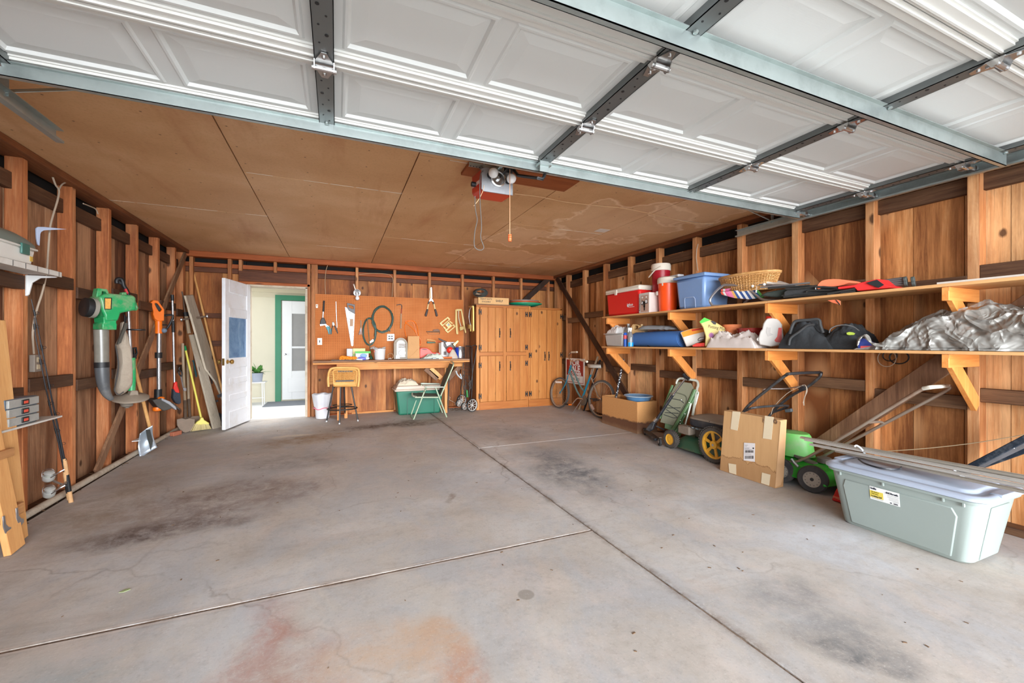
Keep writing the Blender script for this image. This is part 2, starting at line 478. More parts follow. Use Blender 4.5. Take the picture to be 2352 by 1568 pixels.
def concrete():
    t = NT('stained_concrete'); t.b.inputs['Roughness'].default_value = .72; t.b.inputs['Specular IOR Level'].default_value = .35
    geo = t.n('NewGeometry').outputs['Position']
    n1 = t.noise(geo, .9, 6, .62, .6); n2 = t.noise(geo, 3.6, 6, .7, .3); n3 = t.noise(geo, 90, 3, .6)
    col = t.ramp(n1, [(.3, (172, 161, 150)), (.5, (190, 182, 173)), (.68, (203, 199, 195))])
    col = t.mix(t.ramp(n2, [(.5, 0.0), (.72, .38)]), col, (150, 140, 130))
    bl = t.noise(t.vscale(geo, (1, .7, 1)), 1.35, 5, .6, .5)
    col = t.mix(t.ramp(bl, [(.52, 0.0), (.7, .5)]), col, (196, 200, 204))
    st = t.noise(t.vscale(geo, (.5, 2.6, 1)), 2.2, 6, .7, .8)
    col = t.mix(t.ramp(st, [(.54, 0.0), (.74, .42)]), col, (150, 132, 118))
    n4 = t.ramp(t.noise(geo, 7, 8, .78, .3), [(.38, 0.0), (.62, 1.0)]); n6 = t.ramp(t.noise(t.vscale(geo, (1, .6, 1)), 2.4, 8, .72, .6), [(.44, 0.0), (.6, .5)])
    col = t.mix(n6, col, (170, 172, 176)); col = t.mix(t.ramp(t.noise(geo, 1.7, 8, .75, .2), [(.5, 0.0), (.66, .4)]), col, (206, 188, 176)); col = t.mix(t.ramp(t.noise(geo, 22, 6, .75), [(.5, 0.0), (.7, .3)]), col, (142, 130, 120))
    wn = t.n('TexNoise'); wn.inputs['Scale'].default_value = 2.3; wn.inputs['Detail'].default_value = 5; t.L(geo, wn.inputs['Vector'])
    wv = t.n('VectorMath', operation='MULTIPLY_ADD'); t.L(wn.outputs['Color'], wv.inputs[0]); wv.inputs[1].default_value = (.55, .55, 0); t.L(geo, wv.inputs[2])
    sub = t.n('VectorMath', operation='SUBTRACT'); t.L(wv.outputs[0], sub.inputs[0]); sub.inputs[1].default_value = (.275, .275, 0)

    def blob(c, x, y, rx, ry, ang, colr, s, edge=.25, gr=.62):
        m = t.n('Mapping', vector_type='TEXTURE'); m.inputs['Location'].default_value = (x, y, 0); m.inputs['Rotation'].default_value = (0, 0, radians(ang)); m.inputs['Scale'].default_value = (rx, ry, 9)
        t.L(sub.outputs[0], m.inputs['Vector'])
        l = t.n('VectorMath', operation='LENGTH'); t.L(m.outputs[0], l.inputs[0])
        mr = t.n('MapRange', interpolation_type='SMOOTHSTEP'); mr.inputs[1].default_value = edge; mr.inputs[2].default_value = 1.0; mr.inputs[3].default_value = s; mr.inputs[4].default_value = 0
        t.L(l.outputs[1], mr.inputs[0])
        f = t.math('MULTIPLY', mr.outputs[0], t.math('ADD', t.math('MULTIPLY', n4, gr * 1.75), 1 - gr), clamp=True)
        return t.mix(f, c, colr)
    for b in [(-.98, 3.25, .62, .3, 12, (98, 84, 80), .75), (-.75, 3.7, .95, .55, 10, (132, 116, 108), .65), (1.95, 3.35, .42, 1.05, -4, (112, 114, 116), .72),
              (2.0, 4.9, .5, .7, 0, (132, 130, 128), .4), (.95, 1.85, .12, .06, -20, (128, 112, 98), .0),
              (-.28, 1.88, .2, .36, -14, (168, 112, 94), .45), (-.2, 1.55, .34, .3, 0, (166, 124, 106), .55), (.36, 1.62, .2, .2, 0, (188, 142, 106), .45),
              (.43, 1.44, .17, .2, 0, (178, 112, 76), .5), (.22, 1.6, .4, .35, 0, (196, 166, 140), .5),
              (1.78, 1.03, .3, .16, -30, (112, 110, 108), .7), (1.95, 1.2, .35, .3, -30, (140, 138, 136), .6), (-.96, 1.75, .42, .42, 0, (150, 156, 156), .6),
              (-.3, 5.5, .85, .32, 8, (150, 120, 84), .6), (.75, 5.95, 1.05, .32, 4, (88, 74, 64), .72), (-.45, 5.75, .3, .1, 0, (226, 214, 190), .55), (.3, 3.6, .5, .9, 0, (170, 168, 168), .35),
              (-1.5, 3.9, .5, 1.3, 0, (150, 134, 116), .5), (2.6, 1.5, .5, .35, -20, (205, 208, 212), .5), (-.45, 4.6, .7, .5, 0, (142, 132, 124), .5), (.75, 3.05, .10, .06, 60, (130, 112, 96), .7),
              (1.62, 4.3, .35, .35, 0, (206, 206, 204), .5), (2.7, 6.3, .6, .4, 0, (172, 172, 170), .5)]:
        col = blob(col, *b)
    # a small round patch of rougher mortar with a crack running off it
    m = t.n('Mapping', vector_type='TEXTURE'); m.inputs['Location'].default_value = (.82, 1.77, 0); m.inputs['Scale'].default_value = (.043, .043, 9); t.L(geo, m.inputs['Vector'])
    l = t.n('VectorMath', operation='LENGTH'); t.L(m.outputs[0], l.inputs[0])
    col = t.mix(t.ramp(l.outputs[1], [(.8, .75), (1.0, 0.0)]), col, (142, 134, 124))
    # dirt gathered along the joints
    sp = t.n('SeparateXYZ'); t.L(sub.outputs[0], sp.inputs[0]); sg = t.n('SeparateXYZ'); t.L(geo, sg.inputs[0]); w2 = t.math('MULTIPLY', t.math('SUBTRACT', n2, .5), .05)
    dj = t.math('ABSOLUTE', t.math('ADD', t.math('SUBTRACT', t.math('ADD', sg.outputs[0], t.math('MULTIPLY', sg.outputs[1], .021)), 1.53), w2))
    col = t.mix(t.math('MULTIPLY', t.ramp(dj, [(.0, .9), (.012, .6), (.05, 0.0)]), n4), col, (104, 84, 66))
    dk = t.math('ABSOLUTE', t.math('ADD', t.math('SUBTRACT', sg.outputs[1], 2.21), w2)); lf = t.math('LESS_THAN', sg.outputs[0], 1.48)
    col = t.mix(t.math('MULTIPLY', t.math('MULTIPLY', t.ramp(dk, [(.0, .9), (.012, .6), (.045, 0.0)]), n4), lf), col, (112, 92, 76))
    col = t.mix(t.math('MULTIPLY', t.ramp(dk, [(.01, 0.0), (.018, .5), (.03, 0.0)]), lf), col, (214, 198, 186))
    # hairline cracks
    vo = t.n('TexVoronoi', feature='DISTANCE_TO_EDGE'); vo.inputs['Scale'].default_value = .55; t.L(sub.outputs[0], vo.inputs['Vector'])
    ck = t.ramp(vo.outputs['Distance'], [(.0, .5), (.006, 0.0)])
    col = t.mix(t.math('MULTIPLY', ck, t.ramp(n1, [(.45, 0.0), (.6, .8)])), col, (120, 104, 90))
    col = t.mix(t.ramp(n3, [(.58, 0.0), (.72, .22)]), col, (120, 110, 102))
    col = t.mix(t.ramp(n3, [(.28, .25), (.40, 0.0)]), col, (222, 216, 208))
    t.L(col, t.b.inputs['Base Color']); t.bump(n3, .12, .003)
    return t.m


M_conc = concrete()
struct(mb.build('floor', M_conc, None, bev=.004), 'grey stained concrete garage floor in four slabs')
mb = MB(); mb.b2((-2.06, -.6, -.2), (4.04, 7.3, -.03)); mb.prism([V(-2.06, -.6, -.03), V(-1.80, -.6, -.03), V(-1.80, 7.12, .03), V(-2.06, 7.12, .03)], (0, 0, .012))
struct(mb.build('trim_1', M_dirt), 'strip of dirt along the left wall and under the floor joints')
mb = MB()
for y0, y1 in ((.2, 2.2), (2.2, 4.3), (4.3, 7.1)): mb.prism([V(jx(y0) - .02, y0, fz(y0) - .006), V(jx(y0) + .02, y0, fz(y0) - .006), V(jx(y1) + .02, y1, fz(y1) - .006), V(jx(y1) - .02, y1, fz(y1) - .006)], (0, 0, -.02))
mb.b2((-1.84, 2.19, .0), (jx(2.2), 2.23, .0195))
t = NT('joint_filler'); geo = t.n('NewGeometry').outputs['Position']; nn = t.noise(geo, 14, 6, .7)
t.L(t.ramp(nn, [(.35, (72, 56, 44)), (.52, (128, 106, 88)), (.7, (176, 156, 136))]), t.b.inputs['Base Color']); t.b.inputs['Roughness'].default_value = .95
struct(mb.build('trim_2', t.m), 'gritty filler in the floor joints')
struct(MB().b2((jx(4.34), 4.32, .0), (4.0, 4.36, .0405)).build('trim_4', mat('pale_filler', (206, 196, 186), .9, var=.3, vs=12)), 'pale filler in the joint of the right hand slab')

# left wall
wl = root_struct('wall_left', 'left wall of dark vertical boards behind reddish studs', (XLB, 3.5, 0))
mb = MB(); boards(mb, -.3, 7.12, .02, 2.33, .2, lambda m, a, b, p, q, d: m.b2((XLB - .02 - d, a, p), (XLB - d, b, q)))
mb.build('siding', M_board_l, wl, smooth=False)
LST = [-.14, .42, .99, 1.56, 2.13, 2.70, 3.26, 3.83, 4.39, 4.96, 5.53, 6.10, 6.65]
for y in LST:
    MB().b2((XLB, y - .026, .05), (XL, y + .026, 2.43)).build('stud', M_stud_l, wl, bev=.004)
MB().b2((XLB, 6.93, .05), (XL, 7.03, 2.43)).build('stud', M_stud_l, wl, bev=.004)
MB().b2((XLB - .02, -.3, 2.43), (-1.87, 7.03, 2.478)).build('top_plate', M_plateY, wl, bev=.004)
MB().b2((XLB - .02, -.3, .0), (XL + .02, 7.1, .05)).build('sill_plate', M_blockY, wl, bev=.005)
rnd = random.Random(5)
for i in range(len(LST)):
    y0 = LST[i] + .028; y1 = (LST[i + 1] if i < 12 else 6.93) - .028
    MB().b2((XLB - .0, y0 - .02, 2.215), (XLB + .038, y1 + .02, 2.325)).build('blocking', M_blockY, wl, bev=.003)
    z = 1.60 + (.06 if i % 2 else 0)
    MB().b2((XLB + .045, y0, z - .045), (XL + .012, y1, z + .045)).build('blocking', M_blockY, wl, bev=.003)
    z = .86 + (.05 if i % 2 else 0)
    MB().b2((XLB + .045, y0, z - .045), (XL + .008, y1, z + .045)).build('blocking', M_blockY, wl, bev=.003)
M_brace_l = wood('brace_board', [(.25, (92, 62, 44)), (.55, (134, 98, 72)), (.85, (168, 132, 100))], 'Z', .8, 0, tone=.2)
MB().bar((XL + .012, 6.98, 2.42), (XL + .012, 4.69, .08), .08, .022, (1, 0, 0)).build('brace', M_brace_l, wl, bev=.003)
mb = MB(); mb.b2((XLB - .10, -.3, -.1), (XLB - .06, 7.4, 3.0)); mb.b2((XLB - .1, -.3, 2.9), (XLB + .1, 7.4, 3.0))
mb.build('wall_backing', M_dark, wl)  # near-black backing added outside the boards to stop light leaking in

# right wall
wr = root_struct('wall_right', 'right wall of wide brown boards behind fir studs', (XRB, 3.5, 0))
mb = MB(); boards(mb, -.3, 7.12, .02, 2.33, .24, lambda m, a, b, p, q, d: m.b2((XRB + d, a, p), (XRB + .02 + d, b, q)), rnd=random.Random(11))
mb.build('siding', M_board, wr, smooth=False)
RST = [.165, .75, 1.33, 1.905, 2.48, 3.045, 3.635, 4.24, 4.81, 5.405, 6.0, 6.55]
for y in RST:
    MB().b2((XR, y - .03, .05), (XRB, y + .03, 2.43)).build('stud', M_stud, wr, bev=.004)
MB().b2((XR, 6.9, .05), (XRB, 7.02, 2.43)).build('stud', M_stud, wr, bev=.004)
MB().b2((XR - .03, -.3, 2.43), (XRB + .02, 7.03, 2.478)).build('top_plate', M_plateY, wr, bev=.004)
MB().b2((XR - .01, -.3, .0), (XRB + .02, 7.1, .06)).build('sill_plate', M_blockY, wr, bev=.005)
RB = [1.0, .93, .90, .87, .84, .90, .86, .9, .84, .9, .84, .88]
for i in range(len(RST)):
    y0 = RST[i] + .03; y1 = (RST[i + 1] if i < 11 else 6.9) - .03
    MB().b2((XRB - .038, y0 - .02, 2.20), (XRB, y1 + .02, 2.31)).build('blocking', M_blockY, wr, bev=.003)
    z = 1.66 if i % 2 else 1.60
    MB().b2((XR - .0, y0, z - .045), (XRB - .045, y1, z + .045)).build('blocking', M_blockY, wr, bev=.003)
    z = .86 if i % 2 else .80
    MB().b2((XR + .004, y0, z - .045), (XRB - .045, y1, z + .045)).build('blocking', M_blockY, wr, bev=.003)
a = RX(1283, 645, XR - .014); b = RX(1450, 925, XR - .014); d = (b - a).normalized()
MB().bar(a - d * .1, b + d * .45, .095, .025, (1, 0, 0)).build('brace', wood('dark_brace', [(.25, (46, 30, 22)), (.55, (74, 48, 34)), (.85, (104, 72, 52))], 'Z', .8, 0), wr, bev=.003)
a = RX(2352, 712, XR - .014); b = RX(1895, 1018, XR - .014); d = (b - a).normalized()
MB().bar(a - d * .7, b + d * .06, .135, .025, (1, 0, 0)).build('brace', M_brace_l, wr, bev=.003)
mb = MB(); mb.b2((XRB + .06, -.3, -.1), (XRB + .1, 7.4, 3.0)); mb.b2((XRB - .1, -.3, 2.9), (XRB + .1, 7.4, 3.0)); mb.build('wall_backing', M_dark, wr)  # same added light stop, outside the right-hand boards

# back wall
DX0, DX1, DZ = -1.17, -.435, 2.02
wb = root_struct('wall_back', 'back wall of orange brown boards and studs around the doorway', (1, YBB, 0))
mb = MB(); put = lambda m, a, b, p, q, d: m.b2((a, YBB + d, p), (b, YBB + .02 + d, q))
boards(mb, XLB, DX0 - .06, .05, 2.33, .26, put); boards(mb, DX0 - .06, DX1 + .06, DZ + .05, 2.33, .26, put)
boards(mb, DX1 + .06, XRB, .05, 2.33, .3, put, rnd=random.Random(4)); mb.build('siding', M_board_b, wb, smooth=False)
for x in (-1.86, -1.411, -1.279, -.29, .30, .884, 1.46, 2.04, 2.62, 3.17, 3.74):
    MB().b2((x - .022, YB, .09), (x + .022, YBB, 2.40)).build('stud', M_stud, wb, bev=.004)
MB().b2((-.86, YB, DZ + .22), (-.82, YBB, 2.40)).build('stud', M_stud, wb, bev=.004)
for x in (DX0 - .045, DX1 + .045, DX1 + .10):
    MB().b2((x - .022, YB - (.01 if x < DX1 + .05 else 0), .07), (x + .022, YBB, 2.40 if x > DX1 else DZ + .03)).build('stud', M_stud, wb, bev=.004)
MB().b2((XLB, YB - .04, 2.40), (XRB, YBB + .02, 2.478)).build('top_plate', M_plateX, wb, bev=.004)
MB().b2((DX1 + .12, YB, .0), (XRB, YBB, .085)).build('sill_plate', M_plateX, wb, bev=.004)
MB().b2((XLB, YB, .0), (DX0 - .07, YBB, .085)).build('sill_plate', M_plateX, wb, bev=.004)
MB().b2((-1.30, YB - .005, DZ + .07), (-.37, YBB, DZ + .22)).build('header', M_blockX, wb, bev=.005)
MB().b2((-1.30, YB - .01, DZ + .03), (-.37, YBB, DZ + .07)).build('header', M_plateX, wb, bev=.005)
mb = MB(); MB().b2((XLB, YBB - .035, 2.275), (XRB, YBB, 2.335)).build('ledger', M_plateX, wb, bev=.003)
MB().b2((XLB, YBB - .04, 2.20), (XRB, YBB - .0, 2.27)).build('ledger', M_blockX, wb, bev=.003)
for x0, x1 in ((-1.38, -1.86), ):
    pass
MB().b2((-1.84, YB + .01, 1.15), (-1.43, YBB - .03, 1.23)).build('blocking', M_blockX, wb, bev=.003)
MB().b2((-1.84, YB + .01, 1.55), (-1.43, YBB - .03, 1.62)).build('blocking', M_blockX, wb, bev=.003)
M_brace_d = wood('dark_brace_back', [(.25, (36, 24, 18)), (.55, (60, 40, 28)), (.85, (90, 62, 44))], 'Z', .8, 0)
a = RY(1262, 638, YB - .014); b = RY(1205, 690, YB - .014); MB().bar(a, b + (b - a) * .4, .095, .025, (0, 1, 0)).build('brace', M_brace_d, wb, bev=.003)
mb = MB(); mb.b2((XLB - .1, YBB + .10, 2.1), (XRB + .1, YBB + .14, 3.0)); mb.b2((DX1 + .06, YBB + .05, -.1), (XRB + .1, YBB + .1, 2.9)); mb.b2((XLB - .1, YBB + .05, -.1), (DX0 - .06, YBB + .1, 2.9))
mb.b2((XLB - .1, 6.9, 2.9), (XRB + .1, 7.3, 3.0)); mb.build('wall_backing', M_dark, wb)  # added dark sheets closing the back boards and eave gap against light

# front wall round the big opening, behind and beside the camera
wf = root_struct('wall_front', 'front wall with the wide garage door opening', (1, -.3, 0))
M_trim = mat('painted_trim', (214, 210, 200), .6)
mb = MB(); mb.b2((XLB - .1, -.34, -.1), (-1.32, -.22, 3)); mb.b2((3.68, -.34, -.1), (XRB + .1, -.22, 3)); mb.b2((-1.32, -.34, 2.33), (3.68, -.22, 3)); mb.build('siding', M_trim, wf)

struct(MB().b2((-6, -9, -.25), (8, -.6, -.03)).build('floor_driveway', M_trim, None, smooth=False), 'pale concrete driveway outside the garage opening')

# ceiling: brown hardboard sheets
def ceil_mat():
    t = NT('ceiling_hardboard'); t.b.inputs['Roughness'].default_value = .6; t.b.inputs['Specular IOR Level'].default_value = .3
    p = t.n('NewGeometry').outputs['Position']; isl = t.n('NewGeometry').outputs['Random Per Island']
    n1 = t.noise(p, 1.1, 5, .6, .4); n2 = t.noise(p, 60, 4, .7)
    v = t.math('ADD', n1, t.math('MULTIPLY', t.math('SUBTRACT', isl, .5), .12))
    col = t.ramp(v, [(.3, (204, 156, 110)), (.5, (217, 171, 124)), (.7, (228, 186, 142))])
    col = t.mix(t.ramp(n2, [(.5, 0.0), (.75, .3)]), col, (166, 108, 70))
    st = t.noise(t.vscale(p, (3.2, .5, 1)), 1.2, 4, .6, .3); col = t.mix(t.ramp(st, [(.55, 0.0), (.72, .4)]), col, (176, 108, 66))
    # tide marks of old leaks
    wn = t.n('TexNoise'); wn.inputs['Scale'].default_value = 2.1; wn.inputs['Detail'].default_value = 5; t.L(p, wn.inputs['Vector'])
    wv = t.n('VectorMath', operation='MULTIPLY_ADD'); t.L(wn.outputs['Color'], wv.inputs[0]); wv.inputs[1].default_value = (1.3, 1.3, 0); t.L(p, wv.inputs[2])
    for x, y, rx, ry in ((2.85 + .65, 3.75 + .65, .75, .85), (3.3 + .65, 3.0 + .65, .5, .6), (2.1 + .65, 4.6 + .65, .5, .45), (2.4 + .65, 5.7 + .65, .9, .5)):
        m = t.n('Mapping', vector_type='TEXTURE'); m.inputs['Location'].default_value = (x, y, 0); m.inputs['Scale'].default_value = (rx, ry, 9); t.L(wv.outputs[0], m.inputs['Vector'])
        l = t.n('VectorMath', operation='LENGTH'); t.L(m.outputs[0], l.inputs[0])
        col = t.mix(t.ramp(l.outputs[1], [(.0, .25), (.7, .3), (.86, .18), (.93, .8), (1.0, 0.0)]), col, (246, 214, 178))
    # nail heads
    sp = t.n('SeparateXYZ'); t.L(p, sp.inputs[0])
    fx = t.math('ABSOLUTE', t.math('SUBTRACT', t.math('FRACT', t.math('MULTIPLY', sp.outputs[0], 2.5)), .5)); fy = t.math('ABSOLUTE', t.math('SUBTRACT', t.math('FRACT', t.math('MULTIPLY', sp.outputs[1], 3.6)), .5))
    dd = t.math('SQRT', t.math('ADD', t.math('POWER', t.math('MULTIPLY', fx, .4), 2), t.math('POWER', t.math('MULTIPLY', fy, .28), 2)))
    col = t.mix(t.ramp(dd, [(.004, .75), (.007, 0.0)]), col, (70, 40, 24))
    t.L(col, t.b.inputs['Base Color']); t.bump(n2, .08, .003)
    return t.m


mb = MB(); cx = [XLB + .1, -.645, .515, 1.70, 2.88, XRB]
cj = [[-.3, 2.48, 4.83, 7.09], [-.3, 1.3, 3.65, 6.02, 7.09], [-.3, 2.85, 5.22, 7.09], [-.3, 1.75, 4.1, 6.45, 7.09], [-.3, .95, 3.3, 5.6, 7.09]]
for i in range(5):
    for a, b in zip(cj[i], cj[i][1:]): mb.b2((cx[i] + .004, a + .003, HC), (cx[i + 1] - .004, b - .003, HC + .012))
ceil_o = struct(mb.build('ceiling', ceil_mat(), smooth=False), 'brown hardboard sheet ceiling with seams and water stains')
mb = MB()
for i in range(5):
    for y in cj[i][1:-1]:
        k = 0
        while k < 6:
            x0 = cx[i] + (cx[i + 1] - cx[i]) * k / 6
            if random.Random(i * 9 + k + int(y * 10)).random() < .62: mb.b2((x0 + .02, y - .003, HC - .001), (x0 + (cx[i + 1] - cx[i]) / 6, y + .004, HC + .008))
            k += 1
mb.b2((2.72, 3.9, HC - .002), (2.86, 4.02, HC - .0005))
mb.build('seam_filler', mat('white_filler', (226, 214, 200), .8), ceil_o)
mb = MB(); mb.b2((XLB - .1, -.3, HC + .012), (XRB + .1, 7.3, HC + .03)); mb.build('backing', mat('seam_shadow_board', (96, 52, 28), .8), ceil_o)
mb = MB(); mb.b2((XLB - .2, -.5, 2.98), (XRB + .2, 7.4, 3.05)); struct(mb.build('roof', M_dark), 'roof over the eaves, coloured near black for their shade')
# flat board screwed to the ceiling over the opener
tag(MB().b2((.86, 2.78, HC - .022), (1.75, 3.02, HC - .001)).build('mounting_board', wood('mount_board', [(.25, (130, 66, 34)), (.6, (160, 88, 48)), (.9, (180, 108, 66))], 'X', .8, 0), bev=.003), 'reddish board screwed to the ceiling above the door opener', 'board', kind='thing')
# ================================================================ doors, patio, garage door and its gear
M_white = mat('white_paint', (226, 226, 224), .5, var=.05)
M_brass = mat('brass', (196, 160, 92), .3, .9)
M_steel = mat('galvanised_steel', (172, 182, 180), .38, .75, var=.14, vs=9, dirt=((120, 126, 124), .35))
M_steel_d = mat('galvanised_stile', (122, 126, 126), .42, .7, var=.1, vs=8)
M_chrome = mat('chrome', (205, 205, 205), .22, .95)
M_black = mat('black_plastic', (26, 27, 29), .5)
M_rubber = mat('black_rubber', (40, 39, 38), .8, var=.3, vs=30)
M_cardb = mat('plain_card', (196, 152, 100), .8)

# entry door, open into the garage
hx, hy = -1.165, 6.995; ex, ey = FL(519, 989).x, FL(519, 989).y
ang = degrees(atan2(ey - hy, ex - hx)); wd = .70
M_door = mat('door_white_paint', (234, 236, 240), .5, var=.05, dirt=((206, 196, 180), .35))
d1 = thing('door_1', 'white painted panelled entry door with one glass pane, open into the garage', 'door', (hx, hy, .0), ang)
d1['kind'] = 'structure'; del d1['category']
zb, zt = .085, 2.03; th = .042
rails = [(zb, .30), (.44, .52), (.655, .735), (.865, 1.0), (1.535, 1.66), (1.86, zt)]
# box stile-and-rail, local x along the door, y thickness
mb = MB(); mb.b2((0, -th / 2, zb), (.10, th / 2, zt)); mb.b2((wd - .10, -th / 2, zb), (wd, th / 2, zt))
for a, b in rails: mb.b2((.10, -th / 2, a), (wd - .10, th / 2, b))
mb.build('frame', M_door, d1, local=True, bev=.006)
for (a, b) in zip(rails[:-1], rails[1:]):
    if a[1] == 1.0: continue
    MB().b2((.09, -.008, a[1] - .005), (wd - .09, .008, b[0] + .005)).build('panel', M_door, d1, local=True)
t = NT('painted_reflection'); t.b.inputs['Roughness'].default_value = .08; t.b.inputs['Specular IOR Level'].default_value = .8
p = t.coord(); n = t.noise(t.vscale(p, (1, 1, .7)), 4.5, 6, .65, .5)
t.L(t.ramp(n, [(.3, (68, 104, 150)), (.5, (104, 142, 184)), (.66, (136, 170, 200)), (.8, (90, 140, 140))]), t.b.inputs['Base Color'])  # mottled blue reflection put into the pane's base colour
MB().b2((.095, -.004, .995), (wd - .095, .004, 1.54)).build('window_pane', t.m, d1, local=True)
kb = MB()
for sgn in (-1, 1):
    kb.lathe([(.028, .0), (.028, .004), (.010, .008), (.010, .03), (.02, .036), (.03, .048), (.03, .06), (.022, .07), (0, .073)], (wd - .055, sgn * (th / 2), .955), (0, sgn, 0), 16)
kb.build('door_knob', M_brass, d1, local=True)
MB().b2((wd - .001, -.014, .91), (wd + .002, .014, 1.0)).build('latch_plate', M_brass, d1, local=True)

# door jamb
jb = MB(); jm = mat('jamb_weathered', (196, 182, 160), .6, dirt=((150, 128, 100), .6), vs=12)
jb.b2((DX1 - .005, YB - .01, .07), (DX1 + .03, YBB + .1, DZ + .02)); jb.b2((DX0 - .03, YB - .01, .07), (DX0 + .005, YBB + .1, DZ + .02)); jb.b2((DX0 - .03, YB - .01, DZ), (DX1 + .03, YBB + .1, DZ + .03))
struct(jb.build('trim_3', jm, bev=.004), 'worn cream jamb round the doorway to the patio')
MB().b2((DX1 + .0, YB - .02, .93), (DX1 + .03, YB - .008, 1.08)).build('strike_plate', mat('worn_strike', (206, 190, 160), .6), bpy.data.objects['trim_3'])

# patio beyond the doorway
HY = 9.35; PZ = .045
M_pat = mat('patio_concrete', (216, 216, 214), .8, var=.06)
struct(MB().b2((-4.2, 7.0, -.06), (2.6, 9.6, PZ)).build('floor_patio', M_pat, smooth=False), 'pale concrete patio outside the doorway')
hs = root_struct('wall_house', 'cream lap sided wall of the house across the patio', (-1, HY, 0))
M_side = mat('cream_siding', (204, 196, 172), .6, var=.04)
mb = MB(); z = .95
while z < 2.9:
    for x0, x1 in ((-4, -1.75), (-.2, 2.6)) if z < 2.0 else ((-4, 2.6),):
        mb.prism([V(x0, HY, z), V(x0, HY - .034, z + .003), V(x0, HY - .004, z + .095), V(x0, HY, z + .095)], (x1 - x0, 0, 0))
    z += .095
mb.build('siding', M_side, hs, smooth=False)
MB().b2((-4, HY - .012, .74), (-1.75, HY + .1, .95)).build('trim_board', mat('siding_foot', (222, 210, 186), .7), hs)
MB().b2((-4, HY, .0), (2.6, HY + .12, 2.9)).build('wall_backing', M_side, hs)
t = NT('green_brick'); br = t.n('TexBrick'); t.L(t.vscale(t.coord(), (1, 0, 1)), br.inputs[0])
mp = t.n('Mapping'); mp.inputs['Rotation'].default_value = (pi / 2, 0, 0); t.L(t.coord(), mp.inputs[0]); t.L(mp.outputs[0], br.inputs[0])
br.inputs['Scale'].default_value = 4.6; br.inputs['Color1'].default_value = lin((40, 112, 88)); br.inputs['Color2'].default_value = lin((52, 128, 100)); br.inputs['Mortar'].default_value = lin((34, 92, 74)); br.inputs['Mortar Size'].default_value = .014
t.L(br.outputs[0], t.b.inputs['Base Color']); t.b.inputs['Roughness'].default_value = .7
MB().b2((-4, HY - .03, .10), (-1.75, HY + .02, .75)).build('brick_base', t.m, hs)
MB().b2((-4, HY - .035, .0), (-1.75, HY + .02, .10)).build('footing', mat('footing', (196, 172, 140), .8, dirt=((120, 96, 70), .5)), hs)
mb = MB(); mb.b2((-4, HY - .9, 2.52), (2.6, HY + .1, 2.6)); mb.b2((-4, HY - .95, 2.44), (2.6, HY - .9, 2.6))
mb.build('eave', mat('eave_boards', (206, 192, 160), .7, dirt=((150, 130, 96), .5)), hs)
d2 = root_struct('door_2', 'white storm door in a green frame on the house', (-.9, HY - .05, PZ))
mg = mat('green_trim', (48, 122, 88), .5)
fx0 = RY(632, 800, HY - .05).x; mb = MB(); mb.b2((fx0, HY - .06, PZ), (fx0 + .10, HY, 2.14)); mb.b2((fx0 + .10, HY - .06, 2.04), (fx0 + 1.15, HY, 2.14)); mb.b2((fx0 + 1.15, HY - .06, PZ), (fx0 + 1.25, HY, 2.14)); mb.build('frame', mg, d2)
sx0, sx1 = fx0 + .12, fx0 + 1.13
mb = MB(); mb.b2((sx0, HY - .05, PZ + .03), (sx0 + .17, HY - .01, 2.03)); mb.b2((sx1 - .17, HY - .05, PZ + .03), (sx1, HY - .01, 2.03)); mb.b2((sx0 + .17, HY - .05, 1.78), (sx1 - .17, HY - .01, 2.03)); mb.b2((sx0 + .17, HY - .05, PZ + .03), (sx1 - .17, HY - .01, .64)); mb.b2((sx0 + .17, HY - .05, 1.09), (sx1 - .17, HY - .01, 1.13))
mb.build('storm_door_frame', M_white, d2, bev=.004)
MB().b2((sx0 + .17, HY - .03, .64), (sx1 - .17, HY - .02, 1.78)).build('screen', mat('grey_screen', (150, 148, 144), .7), d2)
MB().b2((sx0 + .1, HY - .056, .22), (sx1 - .1, HY - .048, .50)).build('kick_panel', M_white, d2, bev=.005)
MB().lathe([(.02, 0), (.012, .01), (.012, .03), (.022, .04), (0, .05)], (sx0 + .06, HY - .05, .97), (0, -1, 0), 12).build('handle', M_chrome, d2)
tag(MB().b2((fx0 - .12, HY - .75, PZ), (fx0 + 1.1, HY - .12, PZ + .012)).build('door_mat', mat('mat_grey', (112, 116, 122), .9, bump=.5), bev=.004), 'flat grey door mat below the white storm door on the patio', 'mat')
tc_ = RY(588, 878, 9.0); ty = 8.95
tb = thing('side_table', 'small white metal plant table by the green brick base outside', 'table', (tc_.x, ty, PZ))
tw = .17; th_ = RY(600, 877, ty).z
MB().box((tc_.x - .0, ty, th_), (.34, .3, .014)).build('table_top', M_white, tb)
for a in (-1, 1):
    for b in (-1, 1): MB().cyl((tc_.x + a * .13, ty + b * .11, PZ), (tc_.x + a * .12, ty + b * .1, th_), .008).build('leg', M_white, tb)
MB().box((tc_.x, ty, PZ + .13), (.26, .012, .012)).build('stretcher', M_white, tb)
pp = thing('potted_plant', 'leafy green plant in a grey pot on the white patio table', 'plant', (tc_.x + .03, ty, th_ + .007))
MB().lathe([(.0, .0), (.075, .0), (.095, .16), (.10, .165), (.088, .165), (.08, .14), (0, .14)], (tc_.x + .03, ty, th_ + .007), n=20).build('pot', mat('grey_pot', (150, 156, 168), .6), pp)
mb = MB(); rn = random.Random(2)
